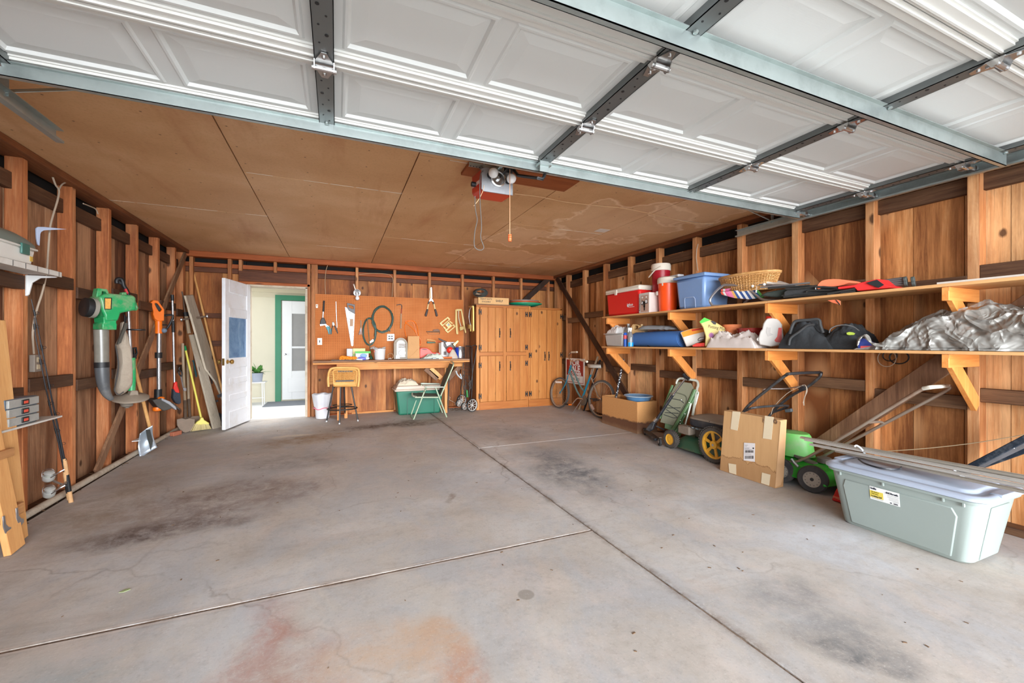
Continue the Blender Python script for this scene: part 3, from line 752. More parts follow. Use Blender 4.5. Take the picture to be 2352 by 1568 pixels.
for i in range(46):
    a = rn.random() * 6.28; L = .12 + rn.random() * .17; el = .3 + rn.random() * 1.1; c = V(tc_.x + .03, ty, th_ + .16)
    d = V(cos(a) * cos(el), sin(a) * cos(el), sin(el)); s_ = d.cross(V(0, 0, 1)).normalized()
    w_ = .028 + rn.random() * .02; P = []
    for k in range(5): q = k / 4; P.append((c + d * L * q + V(0, 0, -.07 * q * q), w_ * sin(pi * min(1, q * .92 + .08)) ** .8))
    for k in range(4):
        p, w1 = P[k]; q, w2 = P[k + 1]; mb.add([p - s_ * w1, p + s_ * w1, q + s_ * w2, q - s_ * w2], [(0, 1, 2, 3)])
mb.build('foliage', mat('leaf_green', (92, 146, 72), .5, var=.35, vs=12), pp)

# ------------------------------------------------ raised garage door
GX0, GX1 = -1.27, 3.63; GS = [2.345, 1.815, 1.285, .755, .225]; GZ = 2.345
gd = thing('garage_door', 'white panelled overhead garage door raised flat under the ceiling', 'garage door', ((GX0 + GX1) / 2, GS[-1], GZ))
M_gd = NT('garage_door_white'); p = M_gd.coord(); g_ = M_gd.noise(M_gd.vscale(p, (.5, 9, 1)), 30, 4, .6)
M_gd.b.inputs['Base Color'].default_value = lin((216, 218, 216)); M_gd.b.inputs['Roughness'].default_value = .6; M_gd.bump(g_, .10, .003); M_gd = M_gd.m
pw = (GX1 - GX0) / 8
for si in range(4):
    yb_, ya = GS[si], GS[si + 1]         # yb_ is the deeper edge
    mb = MB()
    # emboss profile: (inset from panel outline, height change); down is negative
    for k in range(8):
        x0 = GX0 + k * pw + .0; x1 = x0 + pw; y0 = ya + .0; y1 = yb_ - .0
        ins = [0, .065, .075, .085, .095, .15]; hz = [0, 0, .006, .010, .012, .0]
        if k % 2 == 0: lx, rx_ = .065, .03
        else: lx, rx_ = .03, .065
        R_ = []
        for q, h in zip([-1, 0, .008, .018, .028, .082], [0, 0, -.005, -.005, .007, .0]):
            if q < 0: r = [(x0, y0), (x1, y0), (x1, y1), (x0, y1)]
            else: r = [(x0 + lx + q, y0 + .072 + q), (x1 - rx_ - q, y0 + .072 + q), (x1 - rx_ - q, y1 - .072 - q), (x0 + lx + q, y1 - .072 - q)]
            R_.append([V(a, b, GZ + h) for a, b in r])
        mb.loft(R_, caps=False); mb.add(R_[-1], [(0, 1, 2, 3)])
    mb.b2((GX0, ya, GZ + .012), (GX1, yb_, GZ + .03))
    o = mb.build('door_section', M_gd, gd, smooth=False)
    mb = MB()
    for e, sg in ((ya, 1), (yb_, -1)):
        mb.b2((GX0, e + sg * .002, GZ - .020), (GX1, e + sg * .013, GZ + .01))
        mb.b2((GX0, e + sg * .013, GZ - .026), (GX1, e + sg * .020, GZ + .01))
        mb.b2((GX0, e + sg * .020, GZ - .018), (GX1, e + sg * .050, GZ + .01))
        mb.b2((GX0, e + sg * .050, GZ - .008), (GX1, e + sg * .058, GZ + .01))
    mb.build('section_rail', mat('rail_white', (216, 215, 210), .6, var=.03), gd, smooth=False)
    for k in range(5):
        x = GX0 + (GX1 - GX0) * k / 4; w_ = .036
        if k == 0: x += w_
        if k == 4: x -= w_
        mb = MB(); mb.b2((x - w_, ya + .02, GZ - .034), (x + w_, yb_ - .02, GZ - .031)); mb.b2((x - w_, ya + .02, GZ - .034), (x - w_ + .003, yb_ - .02, GZ)); mb.b2((x + w_ - .003, ya + .02, GZ - .034), (x + w_, yb_ - .02, GZ))
        mb.m(1)
        for q in range(9):
            yy = ya + .07 + q * .048
            mb.lathe([(.004 if q % 3 else .007, 0), (.004 if q % 3 else .007, .0015)], (x + (-.014 if q % 2 else .012), yy, GZ - .0355), n=8)
        mb.build('stile', [M_steel_d, M_black], gd, smooth=False)
        if si < 3:   # hinge across the joint at ya
            h = MB(); zz = GZ - .036
            h.prism([V(x - .034, ya - .0, zz), V(x - .034, ya + .03, zz), V(x - .012, ya + .085, zz), V(x + .012, ya + .085, zz), V(x + .034, ya + .03, zz), V(x + .034, ya, zz)], (0, 0, -.004))
            h.prism([V(x - .034, ya - .0, zz), V(x - .034, ya - .02, zz), V(x - .01, ya - .075, zz), V(x + .01, ya - .075, zz), V(x + .034, ya - .02, zz), V(x + .034, ya, zz)], (0, 0, -.004))
            for sg in (-1, 1): h.prism([V(x + sg * .034, ya - .025, zz), V(x + sg * .034, ya + .03, zz), V(x + sg * .034, ya + .012, zz - .03), V(x + sg * .034, ya - .012, zz - .03)], (sg * .003, 0, 0))
            h.cyl((x - .045, ya, zz - .018), (x + .045, ya, zz - .018), .011, n=12)
            for q in (-.05, .06, .035): h.lathe([(.007, 0), (.007, -.006), (.004, -.008)], (x, ya + q, zz - .003), n=6)
            h.build('hinge', M_chrome, gd, smooth=False)
# struts
def strut(y, w_=.075, dep=.05):
    m_ = MB(); z = GZ - .03
    m_.b2((GX0 - .01, y - w_ / 2, z - dep), (GX1 + .01, y + w_ / 2, z - dep + .004)); m_.b2((GX0 - .01, y - w_ / 2, z - dep), (GX1 + .01, y - w_ / 2 + .003, z)); m_.b2((GX0 - .01, y + w_ / 2 - .003, z - dep), (GX1 + .01, y + w_ / 2, z))
    m_.b2((GX0 - .01, y - w_ / 2 - .018, z - .003), (GX1 + .01, y - w_ / 2, z)); m_.b2((GX0 - .01, y + w_ / 2, z - .003), (GX1 + .01, y + w_ / 2 + .018, z))
    for k in range(5):
        x = GX0 + (GX1 - GX0) * k / 4; m_.lathe([(.01, 0), (.01, -.008), (.006, -.01)], (min(max(x, GX0 + .03), GX1 - .03), y - w_ / 2 - .01, z - .003), n=6)
    return m_.build('strut', M_steel, gd, smooth=False)


strut(2.315, .022, .055); strut(1.13, .024, .072); strut(.16, .03, .07)
# rollers at the edges
for y in (2.30, 1.815, 1.285, .755):
    for x, sg in ((GX1, 1), (GX0, -1)):
        r = MB(); r.cyl((x - sg * .05, y, GZ - .045), (x + sg * .085, y, GZ - .045), .007, n=8); r.cyl((x + sg * .075, y, GZ - .045), (x + sg * .10, y, GZ - .045), .024, n=16)
        r.b2((x - .03, y - .03, GZ - .06), (x + .03, y + .03, GZ - .036))
        r.build('roller', M_chrome, gd)


def track(x, sg, y1):
    o = MB(); z = GZ - .045
    # C shaped track, long angle above it
    o.b2((x, -.1, z - .03), (x + sg * .004, y1, z + .03)); o.b2((x - sg * .03, -.1, z - .034), (x, y1, z - .030)); o.b2((x - sg * .03, -.1, z + .03), (x, y1, z + .034)); o.b2((x - sg * .032, -.1, z - .034), (x - sg * .030, y1, z - .022))
    return o


for x, sg, nm, lb in ((GX1 + .105, 1, 'door_track', 'galvanised door track running under the plate of the shelf wall'), (GX0 - .105, -1, 'door_track', 'galvanised door track beside the dusty tool wall')):
    tk = thing(nm, lb, 'track', (x, 0, GZ - .08)); y1 = 2.98
    track(x, sg, y1).build('rail', M_steel, tk, smooth=False)
    a = MB(); a.b2((x + sg * .005, -.1, GZ - .02), (x + sg * .008, y1 - .5, GZ + .035)); a.b2((x + sg * .005, -.1, GZ + .032), (x - sg * .03, y1 - .5, GZ + .035)); a.build('reinforcing_angle', M_steel, tk, smooth=False)
    hgr = MB(); hgr.bar((x + sg * .01, 2.62, GZ - .03), (x + sg * .01, 2.62, HC - .001), .003, .035, (1, 0, 0)); hgr.bar((x + sg * .01, 2.62, GZ - .01), (x - sg * .22, 2.75, HC - .005), .003, .032, (1, 0, 0))
    for q in range(6): pass
    hgr.build('hanger_strap', M_steel, tk, smooth=False)
# angle arms seen at the left edge of the ceiling
a = RZ(-60, 205, 2.30); b = RZ(68, 282, 2.34); c = RZ(35, 172, 2.46)
# ------------------------------------------------ opener
ox, oy = 1.04, 2.72; oz = 2.335
op = thing('door_opener', 'red and grey electric garage door opener hung under the ceiling', 'door opener', (ox, oy, 2.24))
M_red = mat('opener_red', (188, 52, 30), .4)
mb = MB()
mb.prism([V(ox - .118, oy, oz - .07), V(ox - .118, oy, oz + .07), V(ox - .085, oy, oz + .085), V(ox + .118, oy, oz + .072), V(ox + .118, oy, oz - .085), V(ox - .10, oy, oz - .085)], (0, .012, 0))
mb.build('front_plate', mat('plate_grey', (156, 158, 162), .45, .3, dirt=((96, 96, 98), .4), vs=20), op, bev=.003)
mb = MB()
P0 = [V(ox - .116, oy + .012, oz - .068), V(ox - .116, oy + .012, oz + .07), V(ox + .116, oy + .012, oz + .07), V(ox + .116, oy + .012, oz - .083), V(ox - .098, oy + .012, oz - .083)]
P1 = [V(ox - .135, oy + .17, oz - .055), V(ox - .135, oy + .17, oz + .07), V(ox + .10, oy + .17, oz + .07), V(ox + .10, oy + .17, oz - .085), V(ox - .112, oy + .17, oz - .085)]
mb.loft([P0, P1]); mb.build('cover', M_red, op, bev=.006)
MB().prism([V(ox - .1165, oy + .03, oz - .02), V(ox - .134, oy + .16, oz - .02), V(ox - .134, oy + .16, oz + .005), V(ox - .1165, oy + .03, oz + .005)], (-.003, 0, 0)).build('stripe', mat('stripe_pale', (226, 190, 180), .5), op)
MB().cyl((ox - .13, oy + .1, oz - .01), (ox - .16, oy + .1, oz - .01), .017, n=14).build('knob', M_black, op)
mb = MB(); mb.lathe([(.055, 0), (.055, -.02), (.047, -.022), (.045, -.014), (.0, -.014)], (ox, oy, oz + .01), (0, -1, 0), 24)
mb = MB(); mb.lathe([(.056, 0), (.056, .018), (.048, .022), (.046, .012), (.0, .012)], (ox, oy, oz + .01), (0, -1, 0), 28); mb.lathe([(.014, .01), (.014, .03), (0, .034)], (ox, oy, oz + .01), (0, -1, 0), 12); mb.build('sprocket_housing', M_chrome, op)
M_bulb = mat('bulb_white', (246, 246, 246), .25, var=.02)
for dx, dz in ((-.055, .03), (.078, .012)):
    b_ = MB(); b_.lathe([(.014, .0), (.016, .02), (.03, .045), (.034, .062), (.028, .082), (.014, .093), (0, .096)], (ox + dx, oy - .004, oz + dz), (0, -1, -.12), 20); b_.build('light_bulb', M_bulb, op)
    MB().lathe([(.024, .0), (.022, .018), (.016, .02)], (ox + dx, oy - .001, oz + dz), (0, -1, 0), 16).build('bulb_socket', M_black, op)
mb = MB()
mb.bar((ox - .19, oy + .06, HC - .045), (ox + .1, oy + .06, HC - .045), .003, .028, (0, 1, 0)); mb.bar((ox - .19, oy + .06, HC - .032), (ox + .1, oy + .06, HC - .032), .026, .003, (0, 1, 0))
mb.bar((ox - .1, oy + .06, HC - .03), (ox - .1, oy + .06, oz + .05), .02, .003, (0, 1, 0)); mb.bar((ox + .09, oy + .06, HC - .03), (ox + .09, oy + .06, oz + .05), .02, .003, (0, 1, 0)); mb.bar((ox - .08, oy + .058, HC - .06), (ox - .08, oy + .058, HC), .008, .008)
for q in range(5):
    pass
mb.build('mounting_bracket', M_steel, op, smooth=False)
mb = MB()
for q in range(5): mb.lathe([(.006, 0), (.006, .002)], (ox - .18 + q * .022, oy + .0565, HC - .045), (0, -1, 0), 10)
mb.build('bracket_holes', M_black, op)
# chain rail running towards the opening, above the door
mb = MB(); mb.b2((ox - .012, -.2, HC - .075), (ox + .012, oy + .02, HC - .048)); mb.build('chain_rail', M_steel, op, smooth=False)
mb = MB(); mb.b2((ox + .035, oy - .12, oz + .055), (ox + .10, oy - .03, oz + .125)); mb.bar((ox + .02, oy - .05, oz + .03), (ox + .07, oy - .09, oz + .10), .02, .01); mb.build('trolley', M_black, op, bev=.01)
pa = [V(ox + .07, oy - .08, oz + .065), V(ox + .20, oy - .2, oz + .02)]
e1 = RY(1190, 403, 2.58); e2 = RY(1246, 411, 2.33); e3 = RY(1258, 374, 2.272); e4 = RY(1252, 348, 2.245)
mb = MB(); mb.tube([V(ox + .08, oy - .07, oz + .08), e1, e2 - V(.03, 0, 0), e2, e2 + V(.012, 0, .02), e3, e4], .011, 6); mb.build('door_arm', M_black, op, smooth=False)
mb = MB(); mb.b2((1.13, 2.235, GZ - .066), (1.21, 2.30, GZ - .05)); mb.bar((1.155, 2.26, GZ - .1), (1.155, 2.26, GZ - .03), .004, .03); mb.bar((1.185, 2.26, GZ - .1), (1.185, 2.26, GZ - .03), .004, .03); mb.build('arm_bracket', M_steel, op, smooth=False)
# emergency release cord
rc0 = V(ox + .075, oy - .09, oz + .05); rc1 = RY(1171, 541, rc0.y)
rc0 = V(rc1.x, rc0.y, oz + .06)
MB().tube([rc0, rc1], .0022, 6).build('release_cord', mat('cord_tan', (226, 166, 126), .8), op)
MB().lathe([(.004, .03), (.011, .028), (.013, .022), (.009, .018), (.013, .014), (.013, .008), (.009, .005), (.013, .001), (.013, -.008), (.010, -.012), (.012, -.02), (0, -.02)], rc1 - V(0, 0, .02), n=14).build('release_handle', mat('handle_orange', (255, 110, 60), .5), op)
mb = MB()
pts = [(1110, 392), (1104, 400), (1102, 430), (1103, 470), (1106, 520), (1104, 545), (1111, 566), (1108, 573), (1100, 574), (1091, 568), (1089, 555), (1091, 530), (1096, 505), (1092, 480), (1091, 450)]
mb.tube(spl([RY(u, v, oy - .02) for u, v in pts], 4), .0032, 6); mb.build('power_cord', mat('cord_grey', (96, 90, 84), .6), op)
MB().tube(spl([RY(u, v, oy - .012) for u, v in [(1112, 425), (1110, 436), (1104, 450), (1097, 462), (1088, 473)]], 4), .0018, 6).build('loose_wire', mat('wire_cream', (226, 188, 146), .7), op)
# thin cream wire stapled along the ceiling
wpt = [RZ(u, v, HC - .014) for u, v in [(1182, 445), (1240, 452), (1300, 464), (1390, 474), (1430, 478), (1500, 492), (1590, 512), (1640, 512)]]
tag(MB().tube(spl(wpt, 4), .003, 6).build('bell_wire', mat('wire_cream', (226, 188, 146), .7)), 'thin cream wire stapled along the ceiling from the opener', 'wire')
# ================================================================ along the left wall
M_wire = mat('cable_grey', (176, 158, 138), .7)
M_shelfw = mat('white_shelf', (216, 212, 204), .6, dirt=((160, 150, 136), .5))
M_alu = mat('aluminium', (196, 198, 202), .3, .85, dirt=((120, 116, 110), .3), vs=14)
M_green = mat('tool_green', (34, 150, 88), .35, var=.1, dirt=((152, 150, 122), .75), vs=9)
M_orange = mat('tool_orange', (246, 118, 22), .4)
M_tan = mat('dusty_canvas', (178, 164, 146), .9, bump=.4, dirt=((128, 112, 96), .5))
M_graywood = wood('weathered_plank', [(.2, (160, 144, 122)), (.5, (204, 190, 168)), (.8, (228, 218, 200))], 'Z', .8, .9, tone=.15, streak=((140, 108, 80), .35))
M_handle = wood('tool_handle_wood', [(.25, (186, 128, 70)), (.55, (214, 160, 98)), (.85, (232, 186, 126))], 'Z', .8, 0, tone=.1)
M_handle_g = wood('tool_handle_grey', [(.25, (132, 108, 84)), (.55, (160, 138, 112)), (.85, (184, 162, 136))], 'Z', .8, 0, tone=.1)
M_pine = wood('new_pine', [(.25, (204, 142, 84)), (.55, (226, 170, 108)), (.85, (240, 194, 134))], 'Z', .6, .8, tone=.15)
M_pineY = wood('new_pine_across', [(.25, (168, 116, 72)), (.55, (196, 142, 92)), (.85, (220, 172, 120))], 'Y', .6, 0, tone=.15)
M_rust = mat('rusty_iron', (112, 92, 76), .75, .3, var=.3, vs=20)

# upper shelf with tackle box
sh = thing('wall_shelf', 'thin white shelf holding the tackle box on the tool wall', 'shelf', (-1.86, 3.3, 1.655))
mb = MB(); mb.b2((-1.915, 2.3, 1.655), (-1.73, 3.80, 1.675)); mb.b2((-1.73, 2.3, 1.645), (-1.724, 3.80, 1.68)); mb.build('board', M_shelfw, sh, bev=.002)
mb = MB()
for k in range(14): mb.b2((-1.7235, 2.36 + k * .108, 1.646), (-1.7225, 2.363 + k * .108, 1.679))
mb.build('groove', M_black, sh)


def bracket(T, X, Y, zt, L, H, m):
    mb = MB(); mb.prism([V(X, Y, zt), V(X + L, Y, zt), V(X + L, Y, zt - .008), V(X + .07, Y, zt - .016), V(X + .03, Y, zt - .05), V(X + .014, Y, zt - H + .01), V(X, Y, zt - H)], (0, .012, 0))
    mb.b2((X, Y - .008, zt - H), (X + .004, Y + .02, zt)); mb.b2((X, Y - .008, zt - .004), (X + L, Y + .02, zt))
    return mb.build('shelf_bracket', m, T, bev=.002)


bracket(sh, XL + .002, 3.86 - .03, 1.654, .15, .14, M_white)
sb = thing('shelf_bracket', 'bare pale blue metal shelf bracket above the tackle box', 'bracket', (XL, 3.86, 1.80))
P = PL((XL + .02, 3.93, 1.9), 60, ZM(0, 480, 7.13))
draw(sb, 'plate', mat('bracket_blue', (178, 190, 214), .4), P, [(572, 320), (600, 292), (700, 292), (1075, 330), (700, 350), (655, 375), (640, 410), (628, 600), (600, 580), (580, 480)], .012, bev=.002)
tk = thing('tackle_box', 'white tackle box with domed smoky green lid on the upper white shelf', 'tackle box', (-1.85, 3.3, 1.676))
M_tb = mat('tackle_white', (222, 220, 212), .4)
Xa, Xb, Ya, Yb = -1.905, -1.745, 2.95, 3.575
mb = MB(); mb.taper((-1.825, 3.26, 1.728), (.16, .63, .10), .92); mb.build('body', M_tb, tk, bev=.012)
MB().box((-1.825, 3.26, 1.782), (.175, .655, .014)).build('rim', M_tb, tk, bev=.005)
mb = MB(); rings = []
for q in range(9):
    a = pi * q / 8; rings.append((cos(a), sin(a)))
n_ = 13; R_ = []
for i in range(n_):
    f = i / (n_ - 1); y = 2.94 + .64 * f; e = 1 - abs(2 * f - 1) ** 6 * .35
    R_.append([V(-1.825 + .078 * c, y, 1.79 + .085 * s_ * e) for c, s_ in rings] + [V(-1.903, y, 1.789), V(-1.747, y, 1.789)])
mb.loft(R_); mb.build('lid', mat('smoky_green_lid', (132, 146, 138), .35, trans=.25, var=.1), tk)
for y in (3.46, 3.02): MB().b2((-1.742, y - .035, 1.735), (-1.730, y + .035, 1.80)).build('latch', mat('latch_green', (62, 108, 98), .4), tk, bev=.004)
MB().b2((-1.7475, 3.525, 1.705), (-1.7455, 3.55, 1.735)).build('sticker', mat('sticker_yellow', (206, 170, 80), .5), tk)

# lower shelf with drawer organiser
s2 = thing('wall_shelf', 'short white shelf under the small parts organizer', 'shelf', (-1.83, 3.5, .69))
MB().b2((-1.915, 3.0, .69), (-1.735, 3.83, .702)).build('board', M_shelfw, s2, bev=.002)
bracket(s2, XL + .002, 3.63, .69, .14, .10, M_white)
og = thing('parts_organizer', 'small clear drawer organizer with red labels on the lower white shelf', 'organizer', (-1.83, 3.48, .703))
M_clear = mat('cloudy_plastic', (158, 158, 152), .35, dirt=((196, 196, 190), .4), vs=20)
mb = MB(); mb.b2((-1.90, 3.33, .704), (-1.755, 3.61, .868)); mb.build('case', mat('organizer_case', (92, 104, 116), .45), og, bev=.004)
for r in range(3):
    z0 = .711 + r * .053
    dr = MB().b2((-1.756, 3.338, z0), (-1.742, 3.602, z0 + .047)).build('drawer', M_clear, og, bev=.003)
    MB().b2((-1.742, 3.44, z0 + .008), (-1.736, 3.50, z0 + .04)).build('drawer_pull', M_black, dr, bev=.002)
    MB().b2((-1.736, 3.452, z0 + .016), (-1.735, 3.488, z0 + .032)).build('drawer_label', mat('label_red', (226, 84, 62), .5), dr)

# power cable
zz = ZM(0, 300, 3.136)
pts = [RX(*zz(x, y), XL + (.0 if y < 500 else .01)) for x, y in [(380, 335), (400, 390), (425, 430), (415, 500), (385, 600), (362, 690), (352, 800), (345, 900), (340, 980), (325, 1080), (300, 1180), (262, 1300), (236, 1450)]]
pts.append(RX(78, 812, XL - .03))
cb = MB(); cb.tube(spl(pts, 4), .006, 8); cb.tube(spl([RX(*zz(x, y), XL) for x, y in [(425, 425), (450, 385), (500, 372), (560, 420)]], 4), .005, 6); cb.tube(spl([RX(*zz(x, y), XL) for x, y in [(600, 525), (650, 545), (690, 565), (705, 600)]], 4), .005, 6)
tag(cb.build('power_cable', M_wire), 'old grey cable hanging down between two studs behind the tackle box', 'cable')
ol = thing('wall_outlet', 'old grey metal outlet box beside the fishing rods', 'outlet', RX(81, 834, -1.96))
q = RX(81, 834, -1.945); MB().box(q, (.03, .075, .12)).build('box', mat('outlet_box', (140, 128, 116), .6), ol, bev=.004)
for dz in (.025, -.025): MB().box(q + V(.017, .0, dz), (.004, .035, .034)).build('receptacle', mat('receptacle', (196, 180, 150), .5), ol, bev=.006)

# fishing rods
zz = ZM(0, 750, 2.85)
for nm, lb, P_, rl in (('fishing_rod', 'black fishing rod with an upper silver reel leaning behind the shelf', [(222, -60), (232, 60), (300, 400), (345, 600), (385, 760), (428, 975)], (318, 985)),
                       ('fishing_rod', 'fishing rod with cork grip and the lower silver reel', [(205, -180), (245, 0), (300, 270), (345, 500), (375, 640), (425, 890)], (322, 1090))):
    L = lean(P_, XL + .02, -1.80, zz)
    r0 = thing(nm, lb, 'fishing rod', FL(160, 1152) if rl[1] > 1000 else RX(150, 1110, -1.8))
    n = len(L); MB().tube(L, [.0025 + .004 * i / (n - 1) for i in range(n)], 6).build('rod_blank', mat('rod_black', (40, 40, 44), .3), r0)
    for i in range(1, n):
        p = L[i].lerp(L[i - 1], .5); d = (L[i] - L[i - 1]).normalized(); mb = MB(); mb.cyl(p - d * .02, p + d * .02, .006); mb.tube(arc(p + V(.014, 0, 0), .009, 0, 360, 12), .0014, 5); mb.build('line_guide', M_black, r0)
    e = L[-1]; d = (L[-1] - L[-2]).normalized()
    if rl[1] > 1000: g1 = RX(*zz(465, 1150), -1.78); k = [(e, .012), (e.lerp(g1, .25), .013)]
    else: g1 = RX(*zz(455, 1130), -1.79); k = [(e, .012), (e.lerp(g1, .3), .013)]
    MB().tube([e - d * .03, e, e.lerp(g1, .3)], [.010, .0125, .012], 12).build('cork_grip', mat('cork', (206, 160, 112), .8, var=.2, vs=40), r0)
    MB().tube([e.lerp(g1, .3), e.lerp(g1, .72)], [.0125, .0125], 12).build('reel_seat', M_black, r0)
    MB().tube([e.lerp(g1, .72), g1], [.013, .0135], 12).build('cork_butt', mat('cork', (206, 160, 112), .8), r0)
    c = RX(*zz(*rl), -1.80); ft = e.lerp(g1, .45)
    rb = MB(); ax = V(.25, -.35, .9)
    rb.lathe([(0, .045), (.022, .043), (.028, .038), (.022, .034), (.022, .016), (.03, .012), (.032, 0), (.03, -.016), (.018, -.03), (0, -.034)], c, ax, 20)
    rl_ = rb.build('reel', mat('reel_silver', (196, 196, 190), .35, .45, var=.25, vs=40), r0)
    MB().lathe([(.0225, .016), (.021, .02), (.021, .030), (.0225, .034)], c, ax, 18).build('spool', mat('spool_olive' if rl[1] < 1000 else 'spool_slate', (128, 140, 96) if rl[1] < 1000 else (96, 100, 104), .5), rl_)
    MB().tube(spl([c + V(.034, 0, .0), c + V(.03, -.01, .05), c + V(0, -.01, .058), c + V(-.03, 0, .045), c + V(-.034, 0, .0)], 4), .0025, 6).build('bail_wire', M_chrome, rl_)
    MB().tube(spl([c + V(.0, 0, -.01), c.lerp(ft, .5) + V(0, 0, -.006), ft], 5), .007, 8).build('reel_foot', M_chrome, r0)
    MB().tube(spl([c + V(.02, -.02, .0), c + V(.06, -.02, .03), c + V(.085, -.01, .045)], 4), .0045, 8).build('reel_crank', M_chrome, r0)

# pine rack at the edge of the picture
rk = thing('wooden_rack', 'pine plank rack with crosspieces and metal hooks leaning on the tool wall', 'rack', (-1.70, 3.28, .03))
for (x0, y0, y1, xt, yt) in ((-1.725, 3.285, 3.405, -1.83, 3.36), (-1.675, 3.165, 3.28, -1.80, 3.10)):
    mb = MB(); w_ = y1 - y0; mb.prism([V(x0, y0, fz(y0) + .0), V(x0, y1, fz(y1) + .012), V(xt, yt + w_ / 2, 1.33), V(xt, yt - w_ / 2, 1.33)], (.032, 0, .003)); mb.build('plank', M_pine, rk, bev=.003)
for v0, v1, u1 in ((1030, 1044, 20), (1152, 1178, 42)):
    p = RX(u1, (v0 + v1) / 2, -1.70); z = p.z; h = .022 if v0 < 1100 else .032
    MB().b2((-1.705, 2.95, z - h), (-1.675, p.y, z + h)).build('crosspiece', M_pineY, rk, bev=.003)
for u, v in ((38, 1178), (8, 1197)):
    p = RX(u, v, -1.66); MB().prism([p + V(0, -.012, .03), p + V(0, .004, .03), p + V(.0, .012, -.02), p + V(0, .035, -.045), p + V(0, .05, -.05), p + V(0, .055, -.07), p + V(0, .03, -.085), p + V(0, .01, -.07), p + V(0, -.006, -.03)], (.004, 0, 0)).build('hook', M_alu, rk, bev=.001)
tag(MB().cyl((-1.885, 3.0, .03 + .025), (-1.885, 6.9, .068 + .025), .024, n=16).build('steel_pipe', mat('pipe_white', (196, 184, 166), .6, dirt=((132, 104, 80), .6), vs=14)), 'dirty white pipe lying along the foot of the tool wall', 'pipe')
for k, (u, v) in enumerate(((84, 1170), (90, 1163))):
    pass
tag(MB().cyl(RX(78, 1186, -1.95), RX(93, 1172, -1.96), .007, n=8).build('orange_stick', M_orange), 'small orange stick in the dirt behind the white pipe', 'stick')

# leaf blower
Z2 = ZM(180, 620, 4.612)
P = PL((-1.87, 4.44, 1.4), 48, Z2)
bl = thing('leaf_blower', 'green electric leaf blower with clear tube hung on the stud', 'leaf blower', P(230, 1370))
c_ = P(118, 398, .075); ax_ = (P(55, 385) - P(170, 400)).normalized(); MB().lathe([(.075, 0), (.078, .03), (.074, .055), (.05, .062), (0, .058)], c_ - ax_ * .02, ax_, 28).build('intake_guard', M_black, bl); MB().lathe([(.080, 0), (.080, .025), (.075, .028), (.075, 0)], c_ - ax_ * .03, ax_, 28).build('intake_ring', mat('ring_dusty', (140, 134, 122), .7), bl)
draw(bl, 'motor_housing', M_green, P, [(100, 290), (140, 275), (155, 262), (220, 255), (470, 275), (496, 300), (498, 428), (330, 460), (325, 490), (305, 540), (165, 545), (160, 480), (135, 430), (120, 350)], .15, bev=.03)
mb = MB(); mb.frame(P.pts([(145, 262), (160, 195), (255, 205), (285, 265), (285, 290), (145, 290)], .05), P.pts([(200, 262), (205, 228), (245, 232), (258, 262), (258, 266), (200, 266)], .05), P.n * .06); mb.build('carry_handle', M_green, bl, bev=.008)
mb = MB(); mb.frame(P.pts([(480, 270), (530, 265), (565, 300), (605, 405), (590, 430), (480, 435)], .05), P.pts([(500, 300), (525, 298), (545, 320), (575, 395), (565, 408), (500, 412)], .05), P.n * .045); mb.build('rear_handle', M_green, bl, bev=.008)
draw(bl, 'trigger_lug', M_green, P, [(430, 275), (432, 238), (480, 236), (485, 275)], .04, off=.05, bev=.004)
draw(bl, 'outlet_collar', M_green, P, [(160, 500), (310, 500), (300, 560), (308, 575), (305, 635), (152, 632), (150, 570), (165, 560)], .13, off=.01, bev=.02)
lb_ = draw(bl, 'label', M_black, P, [(275, 292), (355, 293), (350, 418), (275, 418)], .002, off=.151, bev=0)
draw(lb_, 'label_art', mat('label_art', (230, 160, 80), .5, var=.5, vs=90), P, [(283, 300), (345, 302), (340, 410), (283, 410)], .001, off=.1535, bev=0)
a_ = P.pts([(240, 632), (245, 800), (248, 975)], .075)
MB().tube(a_, [.047, .046, .045], 20).build('clear_tube', mat('smoky_tube', (120, 116, 106), .25, var=.25, vs=14), bl)
a_ = P.pts([(248, 975), (249, 1032)], .075); MB().tube(a_, [.0475, .0475], 20).build('tube_joint', M_black, bl)
a_ = spl(P.pts([(250, 1032), (255, 1120), (268, 1220), (300, 1310), (352, 1372)], .075), 4); MB().tube(a_, [.0455 - .028 * (i / (len(a_) - 1)) ** 2 for i in range(len(a_))], 20).build('curved_nozzle', mat('nozzle_grey', (78, 80, 82), .4, dirt=((140, 136, 130), .5)), bl)

# vacuum bag
P = PL((-1.86, 4.96, 1.2), 50, Z2)
bg_ = thing('blower_bag', 'dusty tan cloth blower bag with dark strap hanging by the stud', 'bag', P(450, 1320))
def bagf(pl, pts, th, c, n=4):
    o = pl.pts(pts); ce = sum(o, V(0, 0, 0)) / len(o); o = spl(o, n, True); R_ = []
    for q in (0, .25, .5, .75, 1.0):
        R_.append([ce + (p - ce) * (1 - q ** 3 * .55) + pl.n * (th * sin(q * pi / 2)) for p in o])
    return MB().loft(R_)
bagf(P, [(445, 560), (475, 640), (500, 700), (530, 880), (545, 1180), (510, 1270), (430, 1325), (385, 1290), (385, 1150), (410, 1000), (400, 850), (390, 790), (430, 700)], .07, None).build('bag', M_tan, bg_)
draw(bg_, 'strap', mat('strap_grey', (88, 84, 76), .9), P, [(480, 560), (510, 560), (500, 620), (465, 690), (440, 770), (400, 790), (415, 740), (455, 640)], .02, off=.05)
draw(bg_, 'hanging_hook', M_black, P, [(470, 460), (490, 480), (510, 500), (500, 560), (475, 560), (478, 500)], .012, off=.03)
